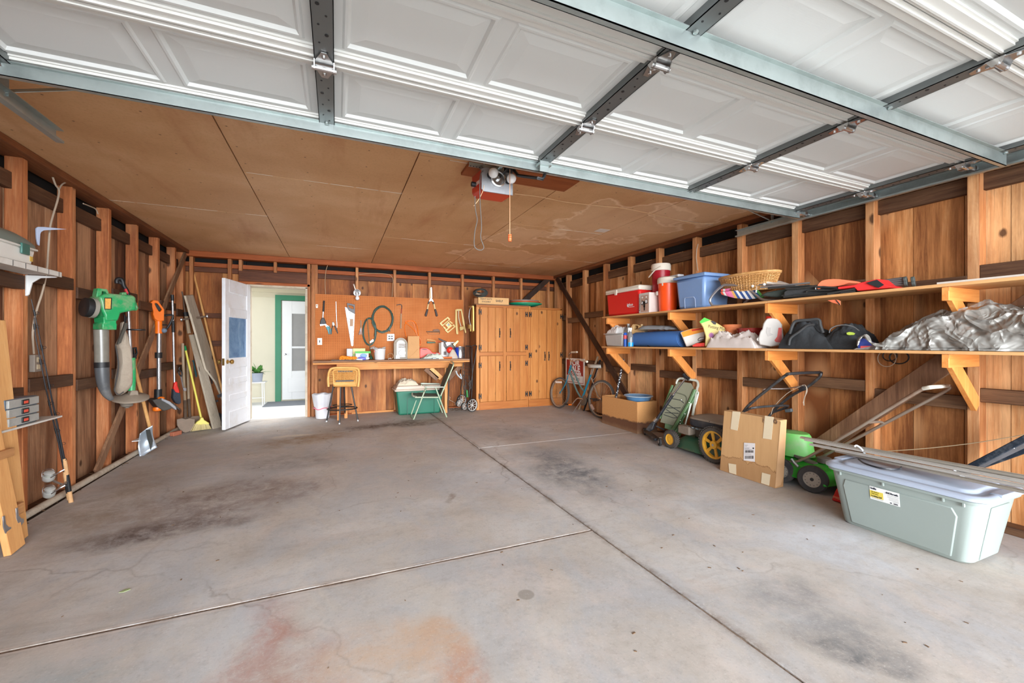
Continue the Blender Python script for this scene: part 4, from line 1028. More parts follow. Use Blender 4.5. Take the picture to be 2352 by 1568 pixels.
rod(bg_, 'zip_piping', mat('piping_grey', (84, 82, 80), .7), P, [(395, 800), (412, 900), (425, 1010), (412, 1120), (392, 1220), (385, 1280), (430, 1318), (480, 1290)], .005, off=.055, k=4)
draw(bg_, 'mouth_ring', M_tan, P, [(440, 560), (462, 545), (470, 565), (445, 640), (435, 640)], .03, off=.02, bev=.008)

# string trimmer with the black handle
P = PL((-1.83, 5.02, 1.2), 40, Z2)
st = thing('string_trimmer', 'old string trimmer with black handle and dusty round guard', 'string trimmer', P(510, 1475))
a_ = P.pts([(410, 140), (405, 115), (420, 95), (450, 95), (470, 120), (480, 165), (505, 205), (525, 250), (530, 300), (530, 390)], .03)
MB().tube(spl(a_, 4), .017, 10).build('grip', M_black, st)
draw(st, 'trigger', mat('trigger_red', (200, 60, 64), .5), P, [(478, 205), (495, 195), (518, 240), (512, 258), (490, 240)], .03, off=.03)
draw(st, 'grip_guard', M_black, P, [(402, 140), (408, 105), (450, 130), (470, 165), (450, 155)], .02, off=.02)
rod(st, 'shaft', M_alu, P, [(528, 390), (540, 640), (556, 935)], .014, off=.03, n=12)
mb = MB(); c = P(600, 632, .03); mb.tube([c + V(.075 * cos(a * pi / 8), .045 * sin(a * pi / 8), 0) for a in range(16)], .007, 8, closed=True); mb.build('loop_handle', M_black, st)
rod(st, 'motor_housing', M_green, P, [(560, 930), (568, 1100), (562, 1275)], .03, off=.03, n=16)
mb = MB(); c = P(555, 1345, .03)
mb.lathe([(0, .03), (.04, .03), (.06, .02), (.125, .006), (.135, 0), (.135, -.016), (.115, -.018), (.10, -.008), (0, -.008)], c, (.10, -.22, 1), 32); mb.build('cutting_guard', mat('guard_dusty', (142, 128, 112), .8, var=.2, vs=18), st)
mb = MB(); mb.lathe([(.052, .0), (.052, -.02), (.044, -.026), (.044, -.042), (.036, -.05), (.018, -.053), (.018, -.062), (0, -.063)], P(515, 1388, .05), (.03, -.1, 1), 24); mb.build('spool', mat('spool_dusty', (112, 102, 90), .7, var=.25, vs=30), st)
draw(st, 'gear_case', mat('guard_dusty', (142, 128, 112), .8), P, [(530, 1270), (600, 1270), (610, 1335), (500, 1335)], .07, bev=.01)

# orange trimmer
P = PL((-1.86, 6.0, 1.2), 35, Z2)
ot = thing('string_trimmer', 'orange handled string trimmer with silver shaft and grey guard', 'string trimmer', P(830, 1480))
mb = MB(); mb.frame(P.pts([(738, 350), (770, 320), (820, 328), (885, 420), (882, 540), (820, 545), (785, 520), (765, 470), (770, 440)], .01), P.pts([(785, 360), (795, 352), (815, 358), (860, 420), (850, 435), (845, 442), (830, 440), (822, 430), (800, 395)], .01), P.n * .07); mb.build('handle', M_orange, ot, bev=.012)
draw(ot, 'grip_pad', M_black, P, [(785, 360), (800, 345), (860, 395), (862, 415), (845, 442), (810, 425)], .05, off=.02, bev=.006)
mb = MB(); mb.frame(P.pts([(770, 480), (800, 475), (845, 490), (850, 535), (800, 540), (780, 515)], .01), P.pts([(795, 515), (800, 512), (830, 515), (836, 520), (832, 530), (802, 528)], .01), P.n * .05); mb.build('trigger_guard', M_orange, ot, bev=.004)
rod(ot, 'collar', M_orange, P, [(848, 520), (850, 672)], .034, off=.04, n=16)
rod(ot, 'upper_shaft', M_alu, P, [(856, 672), (853, 880)], .021, off=.04, n=16)
rod(ot, 'coupler', M_black, P, [(850, 872), (850, 932)], .034, off=.04, n=16)
rod(ot, 'lower_shaft', M_alu, P, [(852, 930), (853, 1268)], .020, off=.04, n=16)
rod(ot, 'motor_housing', M_black, P, [(846, 1262), (844, 1350)], .036, off=.04, n=16)
mb = MB(); mb.tube(spl(P.pts([(885, 530), (890, 490), (930, 478), (1000, 480), (985, 540), (945, 610), (905, 640)], .05), 4), .012, 8); mb.tube(P.pts([(885, 580), (940, 582)], .05), .008, 6); mb.build('auxiliary_handle', M_black, ot)
MB().ell(P(908, 640, .06), (.028, .028, .028)).build('adjust_knob', mat('knob_blue_grey', (104, 120, 136), .5), ot)
draw(ot, 'line_guard', mat('guard_dark', (70, 66, 60), .7, var=.3, vs=30), P, [(722, 1365), (780, 1352), (860, 1360), (950, 1400), (1005, 1450), (1020, 1475), (960, 1440), (880, 1470), (840, 1478), (780, 1440)], .17, off=-.03, bev=.01)
draw(ot, 'guard_edge', mat('guard_edge', (150, 152, 156), .5), P, [(860, 1352), (950, 1388), (1010, 1442), (1022, 1472), (1010, 1478), (940, 1420), (860, 1375)], .06, off=.10, bev=.008)
MB().lathe([(.04, .02), (.045, 0), (.04, -.02), (.02, -.03), (0, -.03)], P(835, 1468, .08), (0, 0, 1), 20).build('spool', M_orange, ot)
MB().ell(P(875, 1358, .08), (.035, .03, .02)).build('spool_latch', M_orange, ot)

# scrubbing brush on a pole
P = PL((-1.83, 6.35, 1.2), 35, Z2)
bp = thing('scrub_brush', 'silver pole brush with red head and dark bristles on the stud', 'brush', P(1030, 1415))
rod(bp, 'pole', M_alu, P, [(997, 320), (1008, 760), (1018, 1190)], .0125, off=.03, n=10)
rod(bp, 'top_grip', M_black, P, [(995, 262), (997, 325)], .018, off=.03, n=10)
rod(bp, 'middle_grip', M_black, P, [(1002, 535), (1006, 660)], .017, off=.03, n=10)
draw(bp, 'brush_head', mat('brush_red', (214, 44, 34), .4), P, [(1003, 1180), (1035, 1180), (1035, 1220), (1058, 1280), (1055, 1305), (1010, 1300), (990, 1250)], .05, bev=.01)
draw(bp, 'bristles', mat('bristle_dark', (52, 58, 68), .9, var=.4, vs=60), P, [(985, 1255), (1008, 1290), (1055, 1300), (1065, 1400), (1040, 1418), (1005, 1400), (978, 1350)], .07, off=-.01, bev=.006)

# snow shovel
ss = thing('snow_shovel', 'short aluminium snow shovel with wooden handle standing at the tool wall', 'shovel', FL(330, 1052))
zz = ZM(0, 750, 2.85)
L = [RX(303, 818, XL + .03), RX(346, 990, -1.84)]; M0 = RX(352, 1025, -1.80)
MB().tube([L[0], L[0].lerp(L[1], .5), L[1]], .016, 10).build('handle', M_handle, ss)
P = PL(RX(300, 805, XL + .03), 45, Z2)
mb = MB(); mb.frame(P.pts([(565, 822), (605, 815), (618, 880), (600, 925), (575, 900)]), P.pts([(578, 835), (598, 832), (604, 875), (595, 890), (584, 875)]), P.n * .025); mb.build('grip', M_black, ss, bev=.006)
rod(ss, 'ferrule', M_black, P, [(585, 890), (592, 940)], .02, off=.01)
P = PL((-1.83, 5.32, .3), 35, zz)
mb = MB(); o = [(915, 700), (955, 672), (1000, 645), (1026, 682), (1030, 785), (975, 830), (915, 865), (928, 800)]
R_ = [P(*p, .0) for p in o]
ax = P.n
A_, B_, C_, D_ = P(915, 700), P(1000, 645), P(1030, 790), P(915, 865)
def bl_f(u, v):
    p = A_.lerp(B_, u).lerp(D_.lerp(C_, u), v); return p - ax * (.05 * sin(pi * v) + .02 * sin(pi * u))
mb.grid(bl_f, 8, 10); o_ = mb.build('blade', mat('shovel_aluminium', (186, 196, 206), .42, .6, dirt=((140, 140, 136), .35), vs=10), ss)
sl = o_.modifiers.new('thick', 'SOLIDIFY'); sl.thickness = .004
MB().prism([L[1] + ax * .02, *[q for q in P.pts([(952, 675), (980, 670), (1000, 745), (985, 810), (965, 740)], -.0)]], ax * .012).build('socket', mat('socket_grey', (150, 152, 148), .4, .6), ss, bev=.002)
MB().b2(RX(*zz(900, 735), -1.90), RX(*zz(912, 745), -1.84)).build('edge_guard', M_white, ss)

# the cluster in the corner
Z3 = ZM(400, 560, 3.483)


def plank(T, nm, m, a, b, w, th, up=(1, 0, 0), **k): return MB().bar(a, b, w, th, up).build(nm, m, T, **k)


def sol(nm, lb, cat, o): return tag(o, lb, cat)


T0 = FL(495, 981)
a = RX(*Z3(105, 408), -1.80); b = RX(*Z3(400, 1255), -1.42)
k1 = V(-1.36, 6.93, .1)
pk = MB(); q = [RX(*Z3(105, 408), -1.80), RX(*Z3(225, 985), -1.66), RX(*Z3(330, 1110), -1.58), RX(*Z3(400, 1262), -1.47)]
pa = [RX(*Z3(75, 412), -1.80), RX(*Z3(135, 405), -1.80), RX(*Z3(292, 990), -1.64), RX(*Z3(395, 1215), -1.50), RX(*Z3(398, 1300), -1.50), RX(*Z3(318, 1105), -1.58), RX(*Z3(240, 1000), -1.64)]
tag(MB().prism(pa, (.02, .02, 0)).build('plank', M_graywood, bev=.003), 'long weathered plank with a knot, taller of two leaning in the corner', 'plank')
pa = [RX(*Z3(115, 727), -1.78), RX(*Z3(176, 720), -1.78), FL(*Z3(375, 1462)) + V(0, 0, 0), FL(*Z3(302, 1478))]
tag(MB().prism(pa, (.02, -.02, 0)).build('plank', M_graywood, bev=.003), 'shorter weathered plank reaching the floor in front of the taller one', 'plank')
pa = [RX(*Z3(160, 490), -1.84), RX(*Z3(188, 490), -1.84), RX(*Z3(400, 1190), -1.6), FL(*Z3(385, 1385)) + V(0, .12, 0), FL(*Z3(350, 1385)) + V(0, .12, 0), RX(*Z3(300, 1080), -1.62)]
tag(MB().prism([p + V(-.02, .02, 0) for p in pa], (.015, .015, 0)).build('plank', mat('dark_grey_plank', (84, 80, 78), .7)), 'thin dark grey strip of board behind the weathered planks', 'plank')
a = RX(438, 598, XL + .03); b = V(-1.40, 6.98, .30); b = RY(512, 905, 6.9)
tag(MB().tube([a, a.lerp(b, .5), b, b + (b - a).normalized() * .3], .014, 10).build('wooden_pole', M_handle), 'long pale brown wooden pole slanting across the corner behind the door', 'pole')
# shovels
for nm, lb, hp, bo in (('round_shovel', 'dusty round point shovel standing by the yellow broom', [(68, 795), (78, 1090), (86, 1255)], 0), ('garden_spade', 'dirty garden spade tucked behind the round point shovel', [(104, 930), (112, 1120), (116, 1245)], 1)):
    L = lean(hp, XL + .05, -1.83, Z3); s_ = thing(nm, lb, 'shovel', FL(*Z3(90, 1505)))
    MB().tube(L, .0165, 10).build('handle', M_handle_g, s_)
    e = L[-1]; f = RX(*Z3(90 if not bo else 125, 1400 if not bo else 1385), FL(*Z3(85, 1512)).x)
    MB().tube([e, f], [.019, .017], 10).build('socket', M_rust, s_)
    if not bo:
        P = PL(FL(*Z3(85, 1512)), 30, Z3); draw(s_, 'blade', mat('blade_dusty', (136, 118, 102), .7, .2, var=.2, vs=14), P, [(18, 1402), (60, 1392), (88, 1400), (120, 1392), (165, 1400), (160, 1450), (130, 1495), (85, 1510), (45, 1490), (20, 1450)], .02, bev=.006)
    else:
        P = PL((-1.84, 6.6, .2), 30, Z3); draw(s_, 'blade', mat('blade_rusty', (128, 106, 88), .8), P, [(60, 1385), (200, 1372), (205, 1400), (190, 1450), (100, 1450)], .02, bev=.006)
ht = thing('hand_cultivator', 'small dark metal hand tool hanging on the corner stud', 'tool', RX(*Z3(60, 1150), -1.88))
P = PL((-1.88, 6.45, .8), 35, Z3)
mb = MB(); mb.tube(spl(P.pts([(45, 985), (40, 1000), (50, 1015), (62, 1030), (58, 1060), (40, 1040), (38, 1020)], .02), 4), .008, 6); mb.build('hook_head', M_black, ht)
rod(ht, 'tine', M_alu, P, [(55, 1060), (65, 1110), (75, 1160)], .008, off=.02)
draw(ht, 'clip', M_alu, P, [(68, 1150), (90, 1150), (90, 1175), (68, 1175)], .03, off=.01)
bc = thing('garden_clamp', 'metal bar with round ends tied to a grey handle in the corner', 'clamp', RX(*Z3(130, 710), -1.82))
P = PL((-1.80, 6.8, 1.4), 20, Z3)
rod(bc, 'bar', M_rust, P, [(60, 605), (265, 578)], .012, off=.06)
for p in ((58, 605), (265, 578)): MB().lathe([(0, -.01), (.026, -.006), (.026, .006), (0, .01)], P(*p, .06), V(1, .2, .15), 16).build('end_cap', M_alu, bc)
rod(bc, 'handle', M_handle_g, P, [(95, 560), (120, 715)], .022, off=.03)
rod(bc, 'socket', M_black, P, [(92, 545), (98, 578)], .028, off=.03)
rod(bc, 'hanging_chain', M_rust, P, [(62, 380), (75, 440), (80, 500), (90, 560)], .009, off=.03, n=6)
# broom
bm_ = thing('broom', 'yellow handled broom with green tip and straw coloured bristles', 'broom', FL(*Z3(225, 1498)))
L = [RX(*Z3(84, 815), XL + .06), RX(*Z3(92, 850), XL + .065), RX(*Z3(215, 1390), FL(*Z3(215, 1496)).x - .02)]
MB().tube([L[1], L[2]], .0125, 10).build('handle', mat('broom_yellow', (226, 212, 96), .45), bm_)
MB().tube([L[0], L[1]], .0155, 10).build('tip_grip', mat('tip_green', (20, 130, 70), .5), bm_)
P = PL(FL(*Z3(215, 1496)), 25, Z3)
draw(bm_, 'brush_cap', mat('broom_cap', (228, 214, 110), .5), P, [(205, 1385), (226, 1385), (235, 1405), (270, 1425), (275, 1440), (160, 1445), (175, 1420), (200, 1405)], .05, off=-.025, bev=.008)
rb = MB(); rn = random.Random(8)
for i in range(170):
    f = rn.random(); g_ = rn.random() - .5
    a = P(165 + 108 * f, 1438, g_ * .05); b = P(130 + 166 * f, 1500 - 22 * f, g_ * .09); b.z = max(b.z, fz(b.y) + .001); rb.tube([a, b], [.0035, .0022], 4)
rb.build('bristles', mat('bristle_straw', (214, 196, 142), .9), bm_)
a = RX(*Z3(150, 930), -1.84); b = FL(*Z3(248, 1402)) + V(0, .03, 0)
tag(MB().tube([a, b], .0125, 10).build('teal_pole', mat('pole_teal', (70, 118, 124), .45)), 'slim teal grey pole leaning between the broom and the planks', 'pole')
tg = thing('black_hardware', 'black jagged metal scraps piled behind the white door', 'scrap', FL(*Z3(385, 1420)))
mb = MB(); rn = random.Random(4); c0 = RY(*Z3(375, 1330), 6.93)
for i in range(14):
    p = c0 + V(rn.uniform(-.06, .06), rn.uniform(-.04, .03), rn.uniform(-.22, .24)); mb.box(p, (rn.uniform(.02, .07), .02, rn.uniform(.02, .06)), rot('Y', rn.uniform(-60, 60)))
mb.b2((c0.x - .05, c0.y - .05, fz(6.9)), (c0.x + .05, c0.y + .03, fz(6.9) + .1)); mb.build('scrap_pile', mat('scrap_black', (52, 50, 52), .6, .3), tg)
tag(MB().box(FL(404, 1000) + V(0, .0, .028), (.05, .12, .05), rot('Z', -25)).build('brick_piece', mat('brick_red', (176, 104, 76), .9, bump=.4), bev=.004), 'broken red brick on the dirt at the foot of the tool wall', 'brick')
# ================================================================ along the back wall
Z4 = ZM(700, 600, 3.92); Z8 = ZM(700, 640, 7.127); Z9 = ZM(890, 760, 7.129); ZA = ZM(940, 640, 7.84); Z5 = ZM(1060, 560, 3.5625)
PBY = YB - .012


def pegmat():
    t = NT('pegboard_brown'); t.b.inputs['Roughness'].default_value = .8; t.b.inputs['Specular IOR Level'].default_value = .15; p = t.n('NewGeometry').outputs['Position']
    n1 = t.noise(p, 2.2, 5, .6); col = t.ramp(n1, [(.3, (182, 106, 56)), (.5, (194, 118, 66)), (.7, (204, 130, 78))])
    sp = t.n('SeparateXYZ'); t.L(p, sp.inputs[0]); k = 1 / .0262
    f = [t.math('SUBTRACT', t.math('FRACT', t.math('MULTIPLY', sp.outputs[i], k)), .5) for i in (0, 2)]
    d = t.math('SQRT', t.math('ADD', t.math('POWER', f[0], 2), t.math('POWER', f[1], 2)))
    col = t.mix(t.ramp(d, [(.14, .9), (.21, 0.0)]), col, (96, 48, 26)); t.L(col, t.b.inputs['Base Color']); return t.m


a = RY(724, 676, PBY); b = RY(1064, 688, PBY)
pb = thing('pegboard', 'long tan pegboard full of holes above the workbench', 'pegboard', (.88, PBY, .94))
for x0, x1 in ((a.x, .878), (.882, b.x)): MB().b2((x0, PBY, .93), (x1, YB, 1.95)).build('panel', pegmat(), pb)
PP = PL((0, PBY - .001, 1), 0, Z8); P4 = PL((0, PBY - .001, 1), 0, Z4); PA = PL((0, PBY - .001, 1), 0, ZA)
M_shade = mat('dark_metal', (62, 60, 60), .45, .4)


def T_(nm, lb, cat, p): return thing(nm, lb, cat, p)


# grill brush
g = T_('grill_brush', 'black handled grill brush hanging at the pegboard corner', 'brush', PP(290, 760))
rod(g, 'handle', M_black, PP, [(316, 358), (305, 540)], .013, off=.02, n=10)
rod(g, 'shank', M_alu, PP, [(303, 540), (297, 635)], .009, off=.02)
draw(g, 'brush_head', M_black, PP, [(285, 635), (318, 640), (345, 700), (350, 742), (250, 745), (255, 690)], .035, bev=.006)
draw(g, 'scraper', M_alu, PP, [(250, 740), (350, 742), (350, 752), (255, 772)], .01, off=.01, bev=0)
# teal pliers, black pliers, thin rod
g = T_('pruning_shears', 'teal handled pruning shears hanging under the grill brush', 'shears', PP(390, 905))
draw(g, 'blades', M_alu, PP, [(325, 752), (350, 748), (395, 775), (385, 795), (350, 790)], .012, off=.004, bev=.002)
draw(g, 'handle', mat('teal_grip', (40, 134, 146), .45), PP, [(345, 790), (375, 770), (400, 800), (410, 905), (392, 912), (378, 860)], .014, off=.004, bev=.004)
draw(g, 'handle', mat('teal_grip', (40, 134, 146), .45), PP, [(385, 765), (402, 768), (430, 830), (440, 905), (425, 912), (410, 830)], .014, off=.004, bev=.004)
g = T_('pliers', 'black handled pliers hanging beside the teal shears', 'pliers', PP(490, 900))
draw(g, 'jaws', M_steel_d, PP, [(450, 710), (468, 705), (490, 740), (485, 770), (460, 772), (448, 745)], .012, off=.004, bev=.002)
draw(g, 'handle', M_black, PP, [(450, 765), (465, 770), (450, 830), (440, 905), (425, 905), (432, 830)], .014, off=.004, bev=.004)
draw(g, 'handle', M_black, PP, [(478, 765), (492, 762), (525, 810), (548, 895), (535, 898), (505, 830)], .014, off=.004, bev=.004)
tag(MB().tube(PP.pts([(510, 375), (518, 600), (528, 800)], .01), .006, 8).build('metal_rod', M_alu), 'thin pale metal rod hanging straight down left of the hand saw', 'rod')
# hand saw
g = T_('hand_saw', 'white speckled hand saw with grey handle hanging point down', 'saw', PP(778, 1105))
t = NT('speckled_blade'); vo = t.n('TexVoronoi'); vo.inputs['Scale'].default_value = 26; t.L(t.coord(), vo.inputs['Vector'])
t.L(t.mix(t.ramp(vo.outputs['Distance'], [(.10, .8), (.18, 0.0)]), (214, 210, 204), (90, 92, 92)), t.b.inputs['Base Color']); t.b.inputs['Roughness'].default_value = .4
draw(g, 'blade', t.m, PP, [(655, 462), (690, 470), (720, 520), (820, 575), (795, 1095), (778, 1106), (760, 1095)], .003, off=.01, bev=0)
mb = MB(); mb.frame(PP.pts([(690, 395), (770, 412), (805, 425), (818, 412), (820, 575), (775, 550), (720, 520), (700, 480)], .005), PP.pts([(712, 432), (765, 442), (790, 450), (800, 470), (800, 500), (775, 492), (740, 480), (715, 455)], .005), PP.n * .022); mb.build('handle', mat('saw_handle_grey', (86, 86, 90), .45), g, bev=.003)
draw(g, 'sticker', mat('sticker_brown', (176, 142, 112), .6), PP, [(742, 658), (792, 658), (788, 775), (738, 775)], .0006, off=.0135, bev=0)
# small whisk
g = T_('paint_comb', 'small worn fork shaped hand tool hanging left of the hose', 'tool', PP(905, 915))
rod(g, 'handle', M_handle_g, PP, [(918, 680), (920, 800)], .009, off=.01)
mb = MB()
for x in (878, 895, 912, 935): mb.tube(PP.pts([(920, 795), ((920 + x) / 2, 850), (x, 915)], .012), .0035, 6)
mb.build('prongs', M_alu, g)
# hose coils
M_hose = mat('hose_green', (44, 74, 64), .5, dirt=((86, 104, 92), .5), vs=12)
g = T_('garden_hose', 'dark green garden hose coiled in a large loop on the pegboard', 'hose', PP(1270, 880))
mb = MB(); rn = random.Random(7)
for i in range(5):
    ex_, ey_ = rn.uniform(-14, 14), rn.uniform(-10, 14)
    Q = []
    for a in range(28):
        t_ = 2 * pi * a / 28; Q.append(PP(1270 + ex_ + (165 + rn.uniform(-5, 5)) * cos(t_), 655 + ey_ + (205 + rn.uniform(-6, 6)) * sin(t_) + (8 if sin(t_) > 0 else 0), .01 + i * .008))
    mb.tube(Q, .0085, 8, closed=True)
mb.tube(spl(PP.pts([(1395, 780), (1385, 820), (1390, 850), (1400, 858)], .04), 3), .009, 8)
mb.build('hose_coil', M_hose, g)
g = T_('garden_hose', 'smaller droopy green hose loop behind the white bucket', 'hose', PP(1060, 1085))
mb = MB()
for i, (w_, h_) in enumerate(((105, 218), (112, 226), (98, 212))):
    mb.tube([PP(1060 + w_ * cos(2 * pi * a / 26), 865 + h_ * sin(2 * pi * a / 26) , .01 + i * .008) for a in range(26)], .0075, 8, closed=True)
mb.tube(spl(PP.pts([(1150, 760), (1160, 850), (1150, 940)], .03), 4), .016, 8)
mb.build('hose_loop', M_hose, g)
draw(g, 'hose_tag', M_white, PP, [(1050, 1035), (1115, 985), (1130, 1000), (1128, 1025), (1070, 1055)], .002, off=.045, bev=0)
g = T_('bench_plunger', 'thin stick with a dark green foot standing on the bench before the hose', 'tool', RY(*Z8(1082, 1315), 6.9))
P = PL((0, 6.90, 1), 0, Z8)
rod(g, 'stick', mat('stick_olive', (92, 90, 62), .6), P, [(1025, 645), (1040, 850), (1062, 1080), (1080, 1250)], .0065)
MB().lathe([(.03, 0), (.032, .02), (.024, .035), (.012, .05), (.01, .075), (0, .075)], RY(*Z8(1082, 1312), 6.9), n=18).build('foot', mat('foot_green', (30, 84, 58), .5), g)
# switch, outlet, jack
def plate(nm, lb, pl, pts, m, kids):
    g = thing(nm, lb, 'switch' if 'switch' in nm else 'outlet', pl(*pts[2])); draw(g, 'cover_plate', m, pl, pts, .006, bev=.002)
    for k_n, k_m, k_p in kids: draw(g, k_n, k_m, pl, k_p, .004, off=.006, bev=.001)


M_iv = mat('ivory_plate', (232, 222, 206), .4)
plate('light_switch', 'ivory light switch plate low at the pegboard corner', PP, [(206, 970), (284, 970), (284, 1082), (206, 1082)], M_iv, [('toggle', M_black, [(238, 1005), (252, 1005), (252, 1045), (238, 1045)])])
kids = [('socket', M_shade, [(x, y), (x + 34, y), (x + 34, y + 22), (x, y + 22)]) for x in (1368, 1410) for y in (930, 968)]
plate('wall_outlet', 'grey four socket outlet plate right of the hose', PP, [(1345, 902), (1468, 902), (1468, 1018), (1345, 1018)], mat('plate_steel', (176, 168, 164), .4, .5), kids)
plate('phone_outlet', 'small ivory jack high at the pegboard edge', PP, [(178, 418), (218, 418), (215, 478), (182, 478)], M_iv, [('port', M_shade, [(192, 435), (205, 435), (205, 448), (192, 448)])])
# clip light
g = T_('clamp_light', 'round reflector light with a bare white bulb over the pegboard', 'light', PP(860, 330))
c = PP(857, 228, .05); mb = MB(); mb.lathe([(.012, -.03), (.03, -.022), (.052, .0), (.055, .012), (.051, .012), (.045, .0), (.02, -.018), (0, -.02)], c, (0, -1, -.25), 28); mb.build('reflector', M_chrome, g)
MB().lathe([(.012, -.02), (.014, .03), (.028, .06), (.03, .075), (.02, .095), (0, .1)], c + V(0, -.01, -.025), (.03, -.35, -1), 20).build('light_bulb', M_bulb, g)
mb = MB(); mb.bar(PP(800, 88, .02), PP(830, 180, .03), .016, .006, (0, 1, 0)); mb.build('mounting_strap', M_iv, g)
mb = MB()
for q in range(4): mb.lathe([(.004, 0), (.004, .002)], PP(803 + q * 8, 98 + q * 24, .0245), (0, -1, 0), 8)
mb.build('strap_holes', M_shade, g)
for pts, lb in (([(205, 36), (190, 90), (183, 180), (187, 300)], 'pale cable running down beside the doorway to the pegboard'), ([(490, 118), (600, 108), (720, 112), (775, 130), (795, 170), (790, 250), (785, 325)], 'pale cable curving across and down behind the pegboard')):
    P = PL((0, YB - .003, 1), 0, Z4); tag(MB().tube(spl(P.pts(pts), 5), .004, 6).build('wall_cable', mat('cable_tan', (190, 162, 128), .7)), lb, 'cable')
# nail puller
g = T_('weeding_hoe', 'short wooden handled hoe hanging left of the loppers', 'hoe', P4(866, 605))
rod(g, 'handle', M_handle_g, P4, [(868, 470), (865, 605)], .011, off=.012)
rod(g, 'neck', mat('hoe_red', (150, 62, 44), .6, .2), P4, [(872, 425), (868, 475)], .009, off=.012)
rod(g, 'hook_head', M_shade, P4, [(826, 394), (855, 388), (872, 395), (874, 428)], .006, off=.012, k=4)
# loppers
g = T_('hedge_shears', 'hedge shears with dark grips hanging above the pegboard', 'shears', PA(395, 680))
draw(g, 'blade', M_alu, PA, [(392, 150), (408, 160), (412, 345), (385, 352), (378, 200)], .004, off=.02, bev=0)
draw(g, 'blade', mat('blade_tan', (150, 132, 108), .4, .6), PA, [(368, 160), (388, 155), (400, 345), (360, 360)], .004, off=.026, bev=0)
draw(g, 'pivot', M_alu, PA, [(360, 380), (390, 340), (415, 365), (440, 410), (425, 430), (400, 400), (375, 405), (345, 425)], .012, off=.018, bev=.003)
for q in ([(345, 405), (370, 412), (352, 455), (330, 455)], [(412, 415), (435, 405), (452, 450), (428, 458)]): draw(g, 'ferrule', M_shade, PA, q, .02, off=.01, bev=.005)
for q in ([(328, 455), (356, 455), (338, 548), (312, 548)], [(428, 458), (455, 450), (474, 545), (448, 552)]): draw(g, 'handle', mat('shear_tan', (214, 182, 128), .6), PA, q, .02, off=.01, bev=.005)
for q in ([(312, 548), (342, 548), (315, 670), (300, 682), (272, 665)], [(448, 552), (478, 545), (513, 660), (505, 678), (478, 680)]): draw(g, 'grip', mat('grip_dark', (62, 48, 44), .6), PA, q, .026, off=.008, bev=.008)
# orange cord
g = tag(MB().tube(spl([P4(*p, .012 + .004 * (i % 3)) for i, p in enumerate([(1030, 700), (985, 620), (920, 560), (905, 545), (930, 532), (975, 548), (995, 610), (1010, 660), (1040, 700), (1045, 740), (1035, 755), (1030, 700), (1020, 640), (1015, 600), (985, 540), (925, 542), (900, 580), (905, 650), (920, 690)])], 4), .0055, 6).build('extension_cord', M_orange), 'orange extension cord looped on a peg above the paper bag', 'cord')
# sprinklers
M_spr = mat('sprinkler_cream', (222, 194, 124), .45)
g = T_('lawn_sprinkler', 'flat cream sprinkler with two slots hanging tilted on the pegboard', 'sprinkler', PA(690, 975))
mb = MB()
for q, w_ in (([(538, 800), (690, 682), (738, 728), (588, 860)], [(580, 800), (685, 716), (706, 740), (598, 828)]), ([(632, 925), (800, 815), (832, 862), (690, 980)], [(676, 928), (780, 842), (800, 862), (692, 950)])):
    mb.frame(PA.pts(q, .01), PA.pts(w_, .01), PA.n * .02)
mb.prism(PA.pts([(640, 830), (700, 770), (770, 850), (705, 900)], .008), PA.n * .026); mb.prism(PA.pts([(600, 850), (640, 870), (660, 900), (650, 920), (610, 880)], .01), PA.n * .015); mb.prism(PA.pts([(720, 745), (750, 775), (790, 800), (760, 815), (720, 775)], .01), PA.n * .015)
mb.build('body', M_spr, g, bev=.003)
MB().lathe([(.02, 0), (.02, .006), (.008, .008), (.008, .014), (0, .014)], PA(705, 828, .034), (0, -1, 0), 18).build('nozzle', M_steel_d, g)


def oscillator(lb, P, F):
    g = thing('lawn_sprinkler', lb, 'sprinkler', P(*F(.5, 1)))
    draw(g, 'side_rail', M_spr, P, [F(.02, .02), F(.17, .02), F(.2, .5), F(.3, .97), F(.2, 1), F(.1, .97), F(0, .5)], .018, off=.02, bev=.005)
    draw(g, 'side_rail', M_spr, P, [F(.5, .0), F(.62, .02), F(.8, .4), F(1, .92), F(.92, .95), F(.7, .6)], .018, off=.02, bev=.005)
    rod(g, 'spray_tube', mat('spray_tube', (222, 206, 176), .4), P, [F(.33, .05), F(.33, .3), F(.42, .5), F(.55, .68)], .009, off=.04, k=4)
    draw(g, 'end_block', M_spr, P, [F(.1, .0), F(.6, .0), F(.58, .08), F(.12, .08)], .03, off=.01, bev=.004)
    draw(g, 'motor_block', M_spr, P, [F(.35, .7), F(.72, .68), F(.74, .8), F(.4, .85)], .06, off=.01, bev=.006)
    return g


oscillator('cream oscillating sprinkler hanging at the right end of the pegboard', PA, lambda x, y: (822 + 200 * x, 545 + 460 * y))
g = thing('lawn_sprinkler', 'yellow oscillating sprinkler hung on the side of the pine cabinet', 'sprinkler', (2.10, 6.7, 1.4))
P = PL((2.085, 6.72, 1.4), 78, ZA)
draw(g, 'side_rail', mat('sprinkler_yellow', (222, 204, 104), .45), P, [(1150, 490), (1168, 492), (1170, 940), (1150, 960), (1135, 930), (1140, 700)], .02, off=-.01, bev=.004)
draw(g, 'end_block', M_spr, P, [(1095, 490), (1165, 485), (1165, 525), (1100, 515)], .03, off=-.01, bev=.004)
rod(g, 'spray_tube', M_white, P, [(1105, 515), (1085, 580), (1075, 680), (1085, 760), (1100, 830)], .008, off=.01, k=4)
draw(g, 'motor_block', M_spr, P, [(1045, 800), (1085, 820), (1125, 835), (1130, 900), (1048, 890)], .04, off=-.01, bev=.005)
rod(g, 'hose_fitting', M_brass, P, [(1100, 890), (1100, 945)], .01, off=.01)
